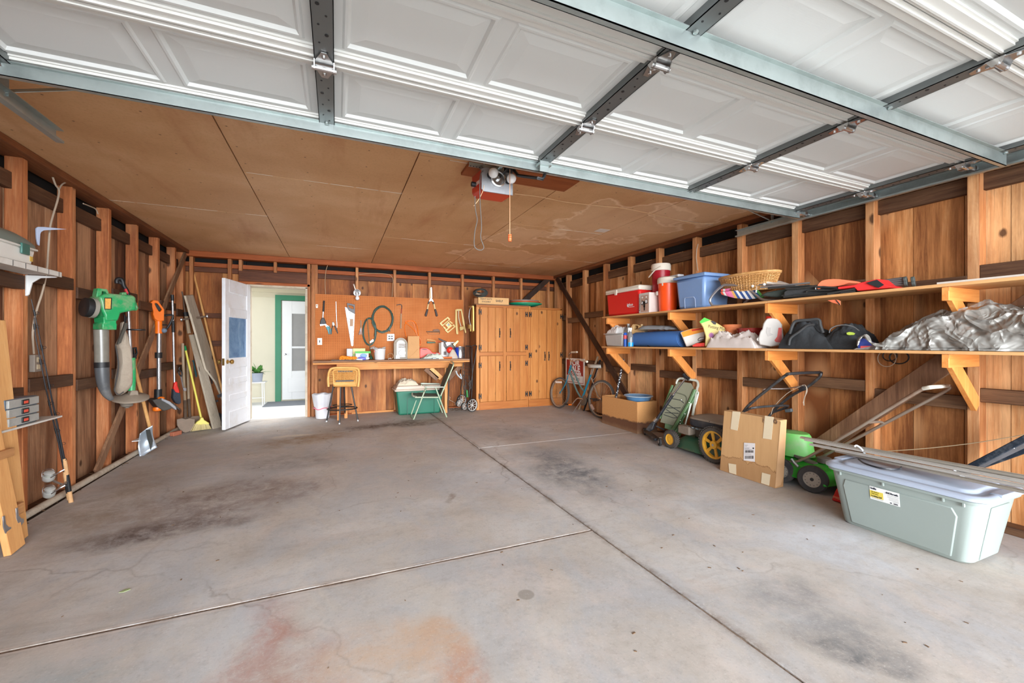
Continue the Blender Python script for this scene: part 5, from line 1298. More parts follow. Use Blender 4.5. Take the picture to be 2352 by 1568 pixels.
# hand plane / caulk guns and lever at right
g = T_('caulk_tool', 'rusty flat hand plane resting on pegboard hooks', 'tool', PA(430, 965))
draw(g, 'sole', M_rust, PA, [(308, 945), (545, 948), (548, 965), (308, 960)], .03, bev=.003)
draw(g, 'body', mat('plane_brown', (128, 96, 78), .6), PA, [(415, 940), (430, 915), (500, 905), (540, 915), (548, 945)], .025, bev=.006)
rod(g, 'support_hook', mat('hook_wire', (176, 130, 96), .5, .4), PA, [(335, 968), (340, 995), (545, 998), (550, 965)], .004, off=.02)
g = T_('wood_chisel', 'long wooden handled tool lying on pegboard hooks above the bench', 'tool', PA(440, 1130))
rod(g, 'handle', M_handle, PA, [(312, 1092), (430, 1110), (480, 1125)], .012, off=.03)
rod(g, 'blade', mat('blade_red', (214, 96, 52), .5), PA, [(480, 1125), (590, 1142)], .009, off=.03)
g = T_('wood_chisel', 'green handled tool lying just under the wooden handled one', 'tool', PA(390, 1160))
draw(g, 'handle', mat('dusty_green', (82, 102, 82), .6), PA, [(315, 1125), (465, 1138), (468, 1158), (318, 1165)], .03, off=.01, bev=.006)

# ------------------------------------------------ workbench
BF = 6.50
wbn = thing('workbench', 'long wooden workbench with a thick plank top under the pegboard', 'workbench', (.85, 6.78, fz(6.8)))
M_benchX = wood('bench_pine', [(.28, (176, 106, 50)), (.5, (204, 140, 78)), (.75, (222, 166, 104))], 'X', .6, 1.1, tone=.15)
M_benchT = wood('bench_top', [(.25, (112, 78, 56)), (.55, (148, 108, 78)), (.85, (176, 136, 102))], 'X', .7, 0, tone=.2, grime=.5)
M_leg = wood('bench_leg_pine', [(.25, (196, 124, 66)), (.55, (220, 150, 88)), (.85, (232, 172, 112))], 'Z', .6, .9, tone=.15)
mb = MB(); mb.b2((-.31, BF, .915), (2.0, 7.02, .94)); mb.build('top_board', M_benchT, wbn, bev=.003)
mb = MB(); mb.b2((-.31, BF, .888), (2.0, 7.02, .913)); mb.build('top_board', M_benchX, wbn, bev=.003)
mb = MB(); mb.b2((.0, BF + .045, .80), (1.73, BF + .08, .888)); mb.build('apron', M_benchX, wbn, bev=.003)
MB().b2((1.2, BF + .30, .80), (1.97, BF + .33, .888)).build('apron', M_benchX, wbn, bev=.003)
for x, y in ((.03, BF + .10), (.13, BF + .24), (1.63, BF + .12), (1.90, 7.0)): MB().b2((x - .022, y - .03, fz(y) if x < 1.8 else .7), (x + .022, y + .03, .888)).build('leg', M_leg, wbn, bev=.003)
MB().b2((-.27, 7.0, .80), (1.96, 7.035, .888)).build('ledger', M_plateX, wbn, bev=.003)
for p, q, m_ in (((1130, 962), (1228, 1052), M_pine), ((1085, 965), (1195, 1060), M_brace_l)):
    P = PL((0, BF + .11, 1), 0, Z4); MB().bar(P(*p), P(*q), .075, .03, (0, 1, 0)).build('brace', m_, wbn, bev=.003)
P = PL((0, 6.85, 1), 0, Z4); MB().bar(P(1400, 945), P(1290, 1060), .08, .03, (0, 1, 0)).build('brace', M_brace_l, wbn, bev=.003)
MB().b2((.16, YB - .004, .09), (.74, YB + .002, .80)).build('lower_panel', M_board_b, wbn)
MB().b2((.22, YB - .03, .075), (.86, YB - .005, .105)).build('foot_board', M_benchX, wbn)

# ------------------------------------------------ things on the bench
BY = 6.72; PB = PL((0, BY, 1), 0, Z8); P9 = PL((0, BY, 1), 0, Z9)


def on(pl, x, top=.94): p = pl(x, 700); return p.x


def boxth(nm, lb, cat, x0, x1, y, z0, z1, dep, m, rz=0, bev=.003, part=None):
    c = V((x0 + x1) / 2, y, z0); T = thing(nm, lb, cat, c, rz); w_ = x1 - x0
    o = MB().b2((-w_ / 2, -dep / 2, 0), (w_ / 2, dep / 2, z1 - z0)).build(part or 'body', m, T, local=True, bev=bev)
    return T


def bz(y): return PB(700, y).z


g = boxth('gloves_box', 'white box with a pink mark at the back of the bench', 'box', on(PB, 690), on(PB, 785), 6.86, .941, bz(1145), .1, mat('box_white', (206, 204, 204), .6))
g = boxth('tea_box', 'cream and green carton at the back of the bench behind the duster', 'box', on(PB, 790), on(PB, 998), 6.872, .941, bz(1142), .09, mat('box_cream', (222, 214, 150), .6))
MB().b2((-.13, -.047, .06), (.13, -.046, .085)).build('band', mat('band_green', (150, 186, 90), .5), g, local=True)
g = boxth('wipes_box', 'white carton with green and blue print on the bench', 'box', on(PB, 830), on(PB, 1042), 6.72, .941, bz(1212), .1, mat('box_white', (206, 204, 204), .6))
MB().b2((-.10, -.052, .10), (.12, -.051, .13)).build('band', mat('band_bright_green', (60, 170, 50), .5), g, local=True)
MB().ell((.02, -.052, .065), (.05, .004, .03)).build('blob_print', mat('print_blue', (110, 150, 220), .5), g, local=True)
g = thing('duster', 'fluffy orange duster with a white handle lying on the bench', 'duster', (PB(720, 1290).x, 6.60, .942))
mb = MB(); rn = random.Random(3); xa, xb = PL((0, 6.6, 1), 0, Z8)(580, 1280).x, PL((0, 6.6, 1), 0, Z8)(840, 1290).x
for i in range(120):
    f = rn.random(); c = V(xa + (xb - xa) * f, 6.60 + rn.uniform(-.04, .04), .955 + rn.random() * .05 * (1 - .5 * f)); mb.ell(c, (.018, .014, .014), None, 6, 4)
mb.build('fluff', mat('duster_orange', (250, 140, 34), .9), g)
MB().tube([(xb - .02, 6.60, .955), (xb + .09, 6.58, .95)], [.009, .011], 10).build('handle', M_white, g)
tag(MB().box((PB(640, 1300).x, 6.57, .943 + .004), (.34, .05, .008), rot('Z', -4)).build('hand_saw', M_shade), 'dark flat blade lying on the bench under the orange duster', 'saw')
g = thing('spray_nozzle', 'blue and white crumpled packet on the bench before the cartons', 'packet', (PB(930, 1290).x, 6.60, .941))
mb = MB(); mb.ell((PB(935, 1285).x, 6.6, .965), (.06, .03, .024), rot('Y', 8)); mb.build('packet', mat('packet_blue', (120, 120, 210), .4, var=.3, vs=25), g)
mb = MB(); mb.ell((PB(1000, 1285).x, 6.62, .962), (.05, .03, .02), rot('Y', -8)); mb.build('packet_end', M_white, g)
g = thing('plastic_bucket', 'translucent white bucket with rags spilling over its rim', 'bucket', (PB(1225, 1300).x, 6.70, .941))
cx_, w_ = PB(1225, 1200).x, (PB(1320, 1200).x - PB(1130, 1200).x) / 2; h_ = bz(1150) - .94
MB().lathe([(0, 0), (w_ * .86, 0), (w_ * 1.0, h_), (w_ * 1.05, h_), (w_ * 1.05, h_ - .012), (w_ * .98, h_ - .012), (w_ * .84, .004), (0, .004)], (cx_, 6.70, .941), n=28).build('pail', mat('pail_white', (214, 210, 206), .35, var=.04), g)
mb = MB(); rn = random.Random(9)
for i in range(9): mb.ell((cx_ + rn.uniform(-.11, .12), 6.7 + rn.uniform(-.07, .04), .941 + h_ + rn.uniform(-.012, .022)), (.04, .03, .016), rot('Y', rn.uniform(-30, 30)), 8, 6)
mb.build('rags', mat('rag_grey', (176, 168, 162), .9), g)
draw(g, 'red_streak', mat('streak_red', (190, 70, 50), .5), PL((0, 6.60, 1), 0, Z8), [(1130, 1180), (1155, 1175), (1135, 1215)], .001, bev=0)
g = thing('rope_coil', 'small brown coil of twine on the bench beside the bucket', 'twine', (PB(1410, 1290).x, 6.78, .941))
mb = MB()
for i in range(6): mb.tube(arc((PB(1412, 1200).x, 6.78 + i * .006, .941 + .05), .045 - .003 * (i % 3), 0, 360, 18), .004, 6)
mb.build('twine', mat('twine', (162, 120, 82), .9), g)
MB().tube([(PB(1362, 1200).x, 6.7, .946), (PB(1395, 1200).x, 6.66, .965), (PB(1405, 1200).x, 6.66, .948)], .004, 6).build('loose_end', M_white, g)
# arched vintage heater
g = thing('arched_heater', 'arched white and silver vintage appliance with a round dial', 'heater', (P9(215, 400).x, 6.82, .941))
PH = PL((0, 6.76, 1), 0, Z9); x0, x1 = PH(108, 400).x, PH(328, 400).x; xc, R0 = (x0 + x1) / 2, (x1 - x0) / 2; zc = PH(200, 110).z - R0
def arch(r, z0, n=20): return [V(xc + r * cos(pi * i / n), 6.76, zc + r * sin(pi * i / n)) for i in range(n + 1)] + [V(xc - r, 6.76, z0), V(xc + r, 6.76, z0)]
MB().prism(arch(R0, .942), (0, .12, 0)).build('casing', mat('heater_cream', (186, 174, 154), .5), g, bev=.006)
mb = MB(); mb.frame(arch(R0 * .88, .955), arch(R0 * .80, .962), (0, -.006, 0)); mb.frame(arch(R0 * .72, .965), arch(R0 * .66, .97), (0, -.006, 0)); mb.build('bead_trim', mat('bead_dark', (92, 76, 58), .5), g)
MB().prism([p + V(0, -.003, 0) for p in arch(R0 * .62, .97)], (0, .004, 0)).build('face_panel', mat('face_silver', (176, 172, 166), .45, .3, var=.35, vs=50), g)
mb = MB(); c = PH(240, 358, .012); mb.lathe([(.0, .012), (.036, .012), (.040, .008), (.052, .008), (.055, 0), (.055, -.004)], c, (0, -1, 0), 30); mb.build('dial', mat('dial_white', (200, 200, 198), .4), g)
mb = MB()
for a in range(12): mb.box(c + V(.045 * cos(a * pi / 6), -.010, .045 * sin(a * pi / 6)), (.004, .002, .004))
mb.build('dial_marks', M_shade, g)
MB().prism(PH.pts([(130, 400), (165, 395), (190, 430), (215, 452), (130, 455)], .01), PH.n * .02).build('corner_foot', M_white, g, bev=.004)
mb = MB()
for i in range(5): mb.tube(PH.pts([(180, 215 + i * 14), (235, 208 + i * 14), (300, 218 + i * 14)], .004), .004, 6)
mb.build('grille_bars', M_chrome, g)
# paper bag
g = thing('paper_bag', 'upright brown paper shopping bag on the bench', 'bag', (PH(430, 400).x, 6.80, .941))
x0, x1 = PH(325, 440).x, PH(525, 440).x; zt = PH(400, 85).z; mb = MB(); R_ = []
for f in (0, .25, .5, .75, 1):
    z = .941 + (zt - .941) * f; s_ = .012 * sin(f * 7); w0 = x0 + .012 * f; w1 = x1 - .004 * f; d0 = 6.74 + .03 * f; d1 = 6.86 - .035 * f
    R_.append([V(w0, d0 + s_, z), V((w0 + w1) / 2, d0 - s_, z), V(w1, d0 + s_ * .5, z + .004 * f), V(w1 - .01, (d0 + d1) / 2, z), V(w1, d1, z), V((w0 + w1) / 2, d1, z), V(w0, d1, z), V(w0 + .01, (d0 + d1) / 2, z)])
mb.loft(R_); mb.build('bag', mat('kraft_paper', (196, 148, 98), .85, var=.1, bump=.3, bs=14), g)
MB().tube([V(x0 + .02, 6.74, .96), V((x0 + x1) / 2, 6.725, 1.03), V(x1 - .03, 6.74, 1.1)], .002, 4).build('fold_crease', mat('kraft_dark', (180, 134, 86), .85), g)
# red case under pale cloth
g = thing('red_case', 'red plastic tool case with a carry handle half under a pale cloth', 'case', (P9(625, 400).x, 6.84, .941))
PC = PL((0, 6.80, 1), 0, Z9); mb = MB(); mb.prism(PC.pts([(525, 445), (528, 282), (570, 272), (650, 275), (700, 305), (740, 350), (860, 355), (865, 445)]), (0, .1, 0)); mb.build('case', mat('case_red', (226, 72, 52), .4), g, bev=.01)
draw(g, 'handle_slot', M_black, PC, [(560, 300), (580, 290), (650, 300), (640, 308)], .004, bev=0)
def crumple(nm, m, lo, hi, seed, amp, T=None, n=26, kind=None, prof=None, ro=.10, pv=False):
    """A crumpled cloth heap filling the box lo..hi; prof(u) gives its relative height along x."""
    lo = Vector(lo); hi = Vector(hi); o = Vector((seed * 7.1, seed * 3.3, 0))
    def f(u, v):
        x = 2 * u - 1; y = 2 * v - 1; e = max(0, 1 - max(abs(x), abs(y)) ** 3.2) ** .75
        nz = noise.fractal(Vector((u * 3.2, v * 3.2, 0)) + o, 1, 2, 5); rz = 1 - abs(noise.noise(Vector((u * 5, v * 3.5, 3)) + o)) * 2.2
        h = (.66 + nz * amp + rz * amp * .55 + ro * (1 - 3 * abs(noise.noise(Vector((u * 13 + v * 4, v * 9, 5)) + o)))) * e * (prof(v if pv else u) if prof else 1)
        j = .06 * noise.noise(Vector((u * 4, v * 4, 9)) + o)
        return V(lo.x + (hi.x - lo.x) * min(1, max(0, u + j * e)), lo.y + (hi.y - lo.y) * min(1, max(0, v + j * e)), lo.z + (hi.z - lo.z) * max(.02, min(1.05, h)))
    mb = MB(); mb.grid(f, n, n); k = len(mb.v)
    mb.v += [V(p.x, p.y, lo.z) for p in mb.v[:]]; b_ = [(i * n) for i in range(n)]
    edge = [i for i in range(n)] + [i * n + n - 1 for i in range(1, n)] + [(n - 1) * n + i for i in range(n - 2, -1, -1)] + [i * n for i in range(n - 2, 0, -1)]
    for a, b in zip(edge, edge[1:] + edge[:1]): mb.f.append((a, b, b + k, a + k)); mb.mi.append(0)
    mb.f.append(tuple(e + k for e in edge)); mb.mi.append(0)
    return mb.build(nm, m, T)


o = crumple('pale_cloth', mat('cloth_pale_green', (196, 202, 188), .9), (PC(535, 400).x, 6.56, .941), (PC(868, 400).x, 6.78, PC(800, 330).z), 3, .3, prof=lambda u: .45 + .6 * u if u < .88 else .98 - 3 * (u - .88))
tag(o, 'pale grey green cloth heaped over the red case', 'cloth')
g = thing('long_file', 'long thin dark file lying along the bench front', 'file', (P9(590, 455).x, 6.54, .941))
MB().box((PL((0, 6.54, 1), 0, Z9)(580, 455).x, 6.54, .947), (.5, .022, .01)).build('blade', M_shade, g)
MB().box((PL((0, 6.54, 1), 0, Z9)(765, 450).x, 6.54, .952), (.06, .03, .02)).build('tang', M_steel_d, g, bev=.004)
# boxes, ball, can
g = thing('display_box', 'white box with a pictured label standing behind the red ball', 'box', (P9(990, 400).x, 6.90, .941))
PD = PL((0, 6.86, 1), 0, Z9)
draw(g, 'side_panel', mat('box_grey', (150, 136, 122), .7), PD, [(838, 195), (878, 195), (878, 420), (838, 415)], -.0 or .02, bev=0)
mb = MB(); mb.b2((PD(878, 300).x, 6.84, .941), (PD(1110, 300).x, 6.93, PD(900, 180).z)); mb.build('box', M_white, g, bev=.003)
draw(g, 'label_art', mat('label_art_dark', (96, 84, 76), .5, var=.8, vs=80), PL((0, 6.838, 1), 0, Z9), [(915, 195), (1110, 190), (1105, 310), (960, 300), (918, 250)], .001, bev=0)
draw(g, 'label_art', mat('label_art_dark', (96, 84, 76), .5), PL((0, 6.838, 1), 0, Z9), [(918, 335), (965, 335), (965, 390), (918, 390)], .001, bev=0)
g = thing('putty_knife', 'putty knife with dark handle stuck into the white box', 'knife', PL((0, 6.80, 1), 0, Z9)(900, 170))
PE = PL((0, 6.80, 1), 0, Z9)
draw(g, 'handle', mat('knife_brown', (62, 50, 48), .5), PE, [(822, 128), (838, 115), (975, 175), (945, 200)], .02, bev=.006)
draw(g, 'blade', M_alu, PE, [(950, 195), (985, 178), (1040, 210), (975, 245)], .004, bev=0)
g = thing('sharpening_stone', 'brassy folding tool lying over the top of the white box', 'tool', PE(1110, 200))
draw(g, 'body', M_brass, PE, [(1065, 215), (1140, 150), (1165, 160), (1150, 190), (1090, 250)], .02, bev=.004)
g = tag(MB().ell((P9(1020, 300).x, 6.72, P9(1020, 310).z), (.055, .055, .055), None, 24, 16).build('red_ball', mat('ball_red', (222, 52, 38), .25)), 'shiny red ball sitting among the clutter by the blue can', 'ball')
g = thing('paper_cup', 'crumpled beige paper cone on the bench before the red ball', 'cup', (P9(1060, 440).x, 6.62, .941))
MB().lathe([(.09, 0), (.085, .03), (.05, .10), (.018, .145), (0, .15)], (P9(1055, 440).x, 6.66, .942), (.0, .0, 1), 14, sy=.6).build('cone', mat('paper_beige', (190, 174, 158), .85, var=.2, vs=20), g)
tag(MB().box((P9(945, 440).x, 6.62, .958), (.17, .07, .03), rot('Z', 6)).build('rusty_block', mat('block_orange', (206, 110, 56), .8), bev=.01), 'flat orange brown block on the bench left of the paper cone', 'block')
g = thing('paint_can', 'silver and blue painted metal can at the bench end', 'can', (P9(1195, 440).x, 6.74, .941))
cx_ = P9(1190, 300).x; rr_ = (P9(1270, 300).x - P9(1113, 300).x) / 2; zt = P9(1190, 255).z
MB().lathe([(0, 0), (rr_, 0), (rr_ * 1.02, .004), (rr_, .008), (rr_, zt - .95), (rr_ * 1.03, zt - .946), (rr_ * 1.03, zt - .941), (rr_ * .9, zt - .941), (rr_ * .9, zt - .945), (0, zt - .945)], (cx_, 6.74, .941), n=32).build('can', M_chrome, g)
mb = MB(); n_ = 16; z0, z1 = .952, zt - .015
for i in range(n_):
    a0, a1 = radians(178 + 62 * i / n_), radians(178 + 62 * (i + 1) / n_)
    mb.add([(cx_ + rr_ * 1.01 * cos(a), 6.74 + rr_ * 1.01 * sin(a), z) for a, z in ((a0, z0), (a1, z0), (a1, z1), (a0, z1))], [(0, 1, 2, 3)])
mb.build('blue_label', mat('label_blue', (30, 60, 160), .4), g)
text(g, 'lettering', 'NEW', M_shade, (cx_ + rr_ * .78, 6.74 - rr_ * .72, (z0 + z1) / 2), .075, (0, 0, 1), (-.65, -.75, 0), sx=.9)
# ------------------------------------------------ bar stool
sc_ = (FL(750, 968.6) + FL(779.6, 973.7) + FL(822, 966.6) + FL(793, 959.7)) / 4
g = thing('bar_stool', 'wicker backed bar stool with black metal legs in front of the bench', 'stool', (sc_.x, sc_.y, fz(sc_.y)))
M_wick = wood('wicker_honey', [(.25, (188, 128, 62)), (.55, (218, 164, 92)), (.85, (236, 192, 124))], 'X', 1.5, 0, tone=.3, bump=.6)
sz = .60
for u, v in ((750, 968.6), (779.6, 973.7), (822, 966.6), (793, 959.7)):
    f = FL(u, v); tpt = V(sc_.x + (f.x - sc_.x) * .55, sc_.y + (f.y - sc_.y) * .55, sz)
    l = MB().tube([f, tpt], .0115, 8).build('leg', mat('leg_black', (48, 46, 44), .45, .5), g)
    MB().cyl(f, f + V(0, 0, .02), .015, n=8).build('foot_cap', M_alu, l)
mb = MB(); mb.tube([(sc_.x + .20 * cos(a * pi / 14), sc_.y + .15 * sin(a * pi / 14), .25) for a in range(28)], .010, 8, closed=True); mb.tube([(sc_.x + .13 * cos(a * pi / 14), sc_.y + .1 * sin(a * pi / 14), .30) for a in range(28)], .006, 6, closed=True); mb.build('foot_ring', mat('leg_black', (48, 46, 44), .45, .5), g)
PS = PL((0, sc_.y - .17, 1), 0, Z4)
mb = MB(); mb.prism(spl(PS.pts([(255, 1060), (470, 1062), (465, 1112), (255, 1114)], -.30), 1, True), PS.n * .30); mb.build('seat', M_wick, g, bev=.02)
mb = MB(); st_ = []
for r in range(15):
    y = 985 + r * 7.2; xa = 258 - (r > 11) * 4; xb = 462; Q = []
    for i in range(33):
        x = xa + (xb - xa) * i / 32; Q.append(PS(x, y, .004 * (1 if (i + r) % 2 else -1)))
    mb.tube(Q, .0042, 5)
for i in range(0, 33, 2): mb.tube([PS(258 + 204 * i / 32, 980), PS(258 + 204 * i / 32, 1092)], .003, 5)
mb.build('woven_back', M_wick, g)
mb = MB(); mb.tube(spl(PS.pts([(215, 1128), (210, 1060), (222, 990), (255, 962), (360, 958), (465, 962), (488, 990), (490, 1060), (480, 1128)], .01), 4), .017, 8); mb.tube(spl(PS.pts([(262, 1110), (258, 1040), (262, 980), (355, 976), (460, 980), (464, 1040), (462, 1110)], .006), 4), .010, 8); mb.build('back_frame', M_wick, g)
mb = MB()
for sg, xs in ((-1, (212, 258)), (1, (464, 488))):
    for r in range(14):
        y = 985 + r * 9; mb.tube(PS.pts([(xs[0], y), ((xs[0] + xs[1]) / 2, y + 2), (xs[1], y)], .004 * (r % 2)), .0042, 5)
mb.build('woven_arm', M_wick, g)
mb = MB()
for i in range(9): mb.prism(PS.pts([(300 + i * 15, 984), (309 + i * 15, 984), (309 + i * 15, 997), (300 + i * 15, 997)], .006), PS.n * .003)
mb.prism(PS.pts([(278, 1072), (440, 1068), (440, 1080), (278, 1084)], .01), PS.n * .004); mb.build('weave_openings', M_black, g)
# ------------------------------------------------ trash can
tcn = V(-.215, 6.86, fz(6.86)); g = thing('trash_can', 'white trash can with a loose white liner beside the doorway', 'trash can', tcn)
PT = PL((0, 6.86, 0), 0, Z4); xc = PT(160, 1350).x; zr = PT(160, 1185).z; r0 = (PT(232, 1350).x - PT(92, 1350).x) / 2
MB().lathe([(0, .002), (r0 * .85, .002), (r0 * .9, .02), (r0 * 1.05, zr - .09), (r0 * .98, zr - .09), (r0 * .8, .02), (0, .01)], (xc, 6.86, fz(6.86)), n=24).build('bin', mat('bin_white', (226, 226, 228), .4), g)
mb = MB(); R_ = []; rn = random.Random(12)
for f in (0, .2, .45, .7, .9, 1.0):
    R_.append([V(xc + (r0 * (1.1 + .22 * f)) * cos(2 * pi * i / 40) * (1 + .04 * sin(i * 1.2 + f * 3)), 6.86 + (r0 * (1.1 + .22 * f)) * sin(2 * pi * i / 40) * (1 + .05 * sin(i * 1.7)) * .9, fz(6.86) + (zr - .085) * (.5 + .52 * f) + .006 * sin(i * .95 + f * 5) * (f > .1)) for i in range(40)])
R_.append([V(xc + (p.x - xc) * .86, 6.86 + (p.y - 6.86) * .86, p.z - .01) for p in R_[-1]]); R_.append([V(xc + (p.x - xc) * .8, 6.86 + (p.y - 6.86) * .8, p.z - .12) for p in R_[-1]])
mb.loft(R_, caps=False); lo = mb.build('liner', mat('liner_white', (224, 224, 228), .35, trans=.15), g)
mb = MB(); mb.tube([(xc + r0 * 1.15 * cos(2 * pi * i / 32), 6.86 + r0 * 1.06 * sin(2 * pi * i / 32), PT(160, 1318).z + .012 * sin(i * .8)) for i in range(32)], .007, 6, closed=True); mb.build('drawstring', mat('drawstring_pink', (236, 130, 150), .5), g)
# ------------------------------------------------ green tote
g = thing('storage_tote', 'dark green storage tote with a beige lid under the workbench', 'tote', (1.25, 6.8, fz(6.8)))
yF = 6.62; PTt = PL((0, yF, .3), 0, Z4); a = PTt(842, 1378); b = PTt(1205, 1360); zt = PTt(1000, 1160).z; x0, x1 = a.x, PTt(1228, 1360).x
xc, wx = (x0 + x1) / 2, x1 - x0; z0 = fz(6.7)
mb = MB(); mb.taper((xc, yF + .19, (z0 + zt) / 2), (wx * 1.10, .38, zt - z0), .88); mb.build('tub', mat('tote_green', (32, 106, 82), .35, var=.12), g, bev=.025)
mb = MB(); mb.frame([V(xc - wx * .30, yF + .012, z0 + .01), V(xc + wx * .34, yF + .012, z0 + .01), V(xc + wx * .34, yF + .008, zt - .12), V(xc + wx * .31, yF + .005, zt - .1), V(xc - wx * .26, yF + .005, zt - .1), V(xc - wx * .30, yF + .008, zt - .12)], [V(xc - wx * .285, yF + .012, z0 + .01), V(xc + wx * .33, yF + .012, z0 + .01), V(xc + wx * .33, yF + .008, zt - .125), V(xc + wx * .305, yF + .005, zt - .108), V(xc - wx * .255, yF + .005, zt - .108), V(xc - wx * .285, yF + .008, zt - .125)], (0, -.006, 0)); mb.build('embossed_panel', mat('tote_green_dark', (24, 84, 64), .4), g)
mb = MB(); mb.box((xc, yF + .19, zt + .005), (wx * 1.17, .44, .03)); mb.taper((xc, yF + .19, zt + .045), (wx * 1.04, .36, .055), 1.08); mb.build('lid', mat('lid_beige', (206, 188, 170), .45), g, bev=.014)
o = crumple('rag', mat('rag_cream', (206, 192, 168), .9), (PTt(840, 1100).x, yF + .05, zt + .074), (PTt(1030, 1100).x, yF + .3, PTt(900, 1062).z), 5, .3); tag(o, 'crumpled cream rag on the lid of the green tote', 'rag')
# ------------------------------------------------ lawn chair
g = thing('lawn_chair', 'folding lawn chair with dark green mesh in front of the green tote', 'chair', FL(985, 958))
M_lt = mat('chair_tube_green', (150, 164, 136), .4, .3); M_mesh = mat('mesh_dark_green', (86, 90, 78), .85, bump=.4, bs=200)
Pn = PL((0, 6.24, 1), 0, Z9); Pf = PL((0, 6.64, 1), 0, Z9)
for nm_, P_, Ls in (('near', Pn, [[(640, 900), (430, 1440)], [(790, 930), (970, 1412)], [(450, 1085), (830, 1085)], [(1080, 560), (870, 1065)]]), ('far', Pf, [[(560, 880), (385, 1372)], [(740, 935), (925, 1395)], [(415, 1022), (800, 1035)], [(1010, 525), (832, 1020)]])):
    for q, pn in zip(Ls, ('front_leg', 'rear_leg', 'seat_rail', 'back_post')): MB().tube(P_.pts(q), .0115, 8).build(pn, M_lt, g)
MB().tube([Pn(430, 1440), (Pn(430, 1440) + Pf(385, 1372)) / 2 + V(-.01, 0, 0), Pf(385, 1372)], .0115, 8).build('foot_bar', M_lt, g)
MB().tube([Pn(970, 1412), Pf(925, 1395)], .0115, 8).build('foot_bar', M_lt, g)
for P_, q in ((Pn, [(590, 905), (640, 900), (930, 905), (925, 922), (640, 925), (600, 915)]), (Pf, [(535, 850), (560, 843), (848, 852), (845, 868), (570, 873), (538, 865)])): draw(g, 'armrest', mat('armrest_grey', (170, 176, 160), .4), P_, q, .045, bev=.006)
mb = MB(); a, b, c, d = Pn(450, 1080), Pn(835, 1080), Pf(800, 1030), Pf(412, 1020)
mb.prism([a, b, c, d], (0, 0, .012)); mb.build('seat', M_mesh, g, bev=.005)
MB().tube(spl([a + V(.02, 0, 0), a + V(-.02, .08, .01), d + V(-.02, -.08, .01), d], 5), .013, 8).build('seat_front', mat('armrest_grey', (170, 176, 160), .4), g)
mb = MB(); a, b, c, d = Pn(1080, 545), Pn(872, 1050), Pf(832, 1010), Pf(1005, 520); mb.prism([a, b, c, d], (-.008, 0, -.004)); mb.build('backrest', M_mesh, g, bev=.004)
MB().tube(spl([a, a + V(.01, .08, .03), d + V(.01, -.08, .02), d], 5), .0115, 8).build('top_rail', M_lt, g)
MB().tube(spl([Pn(650, 905), Pn(600, 1000), Pf(500, 1010)], 4), .007, 6).build('link_bar', M_lt, g)
# ------------------------------------------------ folded wheeled carts
g = thing('folding_cart', 'black wire shopping cart folded flat with spoked wheels beside the cabinet', 'cart', (1.98, 6.72, fz(6.7)))
M_wire_ = mat('cart_wire', (58, 54, 52), .4, .6, var=.3, vs=30)


def wheel(T, c, ax, r, w_, n_sp, m_t, m_r, m_h, tr=.14, rim=.08, hub=.12, sp=.003, nm='wheel'):
    c = Vector(c); ax = Vector(ax).normalized(); mb = MB()
    mb.lathe([(r * (1 - tr), -w_ / 2), (r * .985, -w_ / 2 * .8), (r, 0), (r * .985, w_ / 2 * .8), (r * (1 - tr), w_ / 2), (r * (1 - tr), -w_ / 2)], c, ax, 36); t_ = mb.build(nm, m_t, T)
    r1 = r * (1 - tr); mb = MB(); mb.lathe([(r1, -w_ * .42), (r1, w_ * .42), (r1 * (1 - rim), w_ * .36), (r1 * (1 - rim), -w_ * .36), (r1, -w_ * .42)], c, ax, 36); mb.build('rim', m_r, t_)
    mb = MB(); mb.lathe([(0, -w_ * .6), (r * hub, -w_ * .6), (r * hub, w_ * .6), (r * hub * .5, w_ * .7), (0, w_ * .7)], c, ax, 16); mb.build('hub', m_h, t_)
    if n_sp:
        a = ax.orthogonal().normalized(); b = ax.cross(a); mb = MB()
        for k in range(n_sp):
            q = 2 * pi * k / n_sp; d = a * cos(q) + b * sin(q); mb.tube([c + d * r * hub * .9 + ax * (w_ * .25 * (-1) ** k), c + d * r1 * (1 - rim * .5)], sp, 5)
        mb.build('spokes', m_r, t_)
    return t_


M_rimc = mat('rim_plastic', (196, 192, 184), .4)
for (x, y, r, yy) in ((1385, 1215, .108, 6.55), (1215, 1130, .095, 6.80), (1170, 1180, .060, 6.66), (1258, 1232, .062, 6.62)):
    c = RY(*Z9(x, y), yy); c.z = max(c.z, fz(yy) + r + .001); wheel(g, c, (.35, -1, 0), r, .03, 10, M_rubber, M_rimc, M_rimc, tr=.12, sp=.004)
PQ = PL((0, 6.66, 1), 0, Z9); PQ2 = PL((0, 6.74, 1), 0, Z9)
rod(g, 'handle_frame', M_wire_, PQ, [(1370, 1190), (1390, 800), (1380, 400), (1385, 270), (1370, 245), (1280, 245)], .009)
rod(g, 'handle_frame', M_wire_, PQ, [(1330, 1090), (1400, 620), (1440, 420), (1460, 240), (1440, 232), (1390, 240)], .009)
rod(g, 'axle_frame', M_wire_, PQ2, [(1180, 1130), (1230, 760), (1240, 520)], .008)
rod(g, 'axle_frame', M_wire_, PQ, [(1385, 1215), (1300, 1140), (1250, 980)], .008)
mb = MB()
for i in range(7): mb.tube(PQ2.pts([(1285 + i * 14, 250), (1282 + i * 13, 460), (1262 + i * 16, 760), (1270 + i * 12, 1080)], .004 * i), .003, 5)
for i in range(9): mb.tube(PQ2.pts([(1245, 540 + i * 60), (1300 + 20 * (i % 2), 560 + i * 58), (1380, 545 + i * 60)], .02), .003, 5)
mb.build('wire_basket', M_wire_, g)
mb = MB(); rn = random.Random(6)
for i in range(12): x = rn.uniform(1240, 1370); y = rn.uniform(560, 980); mb.tube(spl(PQ.pts([(x, y), (x + rn.uniform(-30, 30), y + 60), (x + rn.uniform(-20, 20), y + 130)], .01), 3), .007, 6)
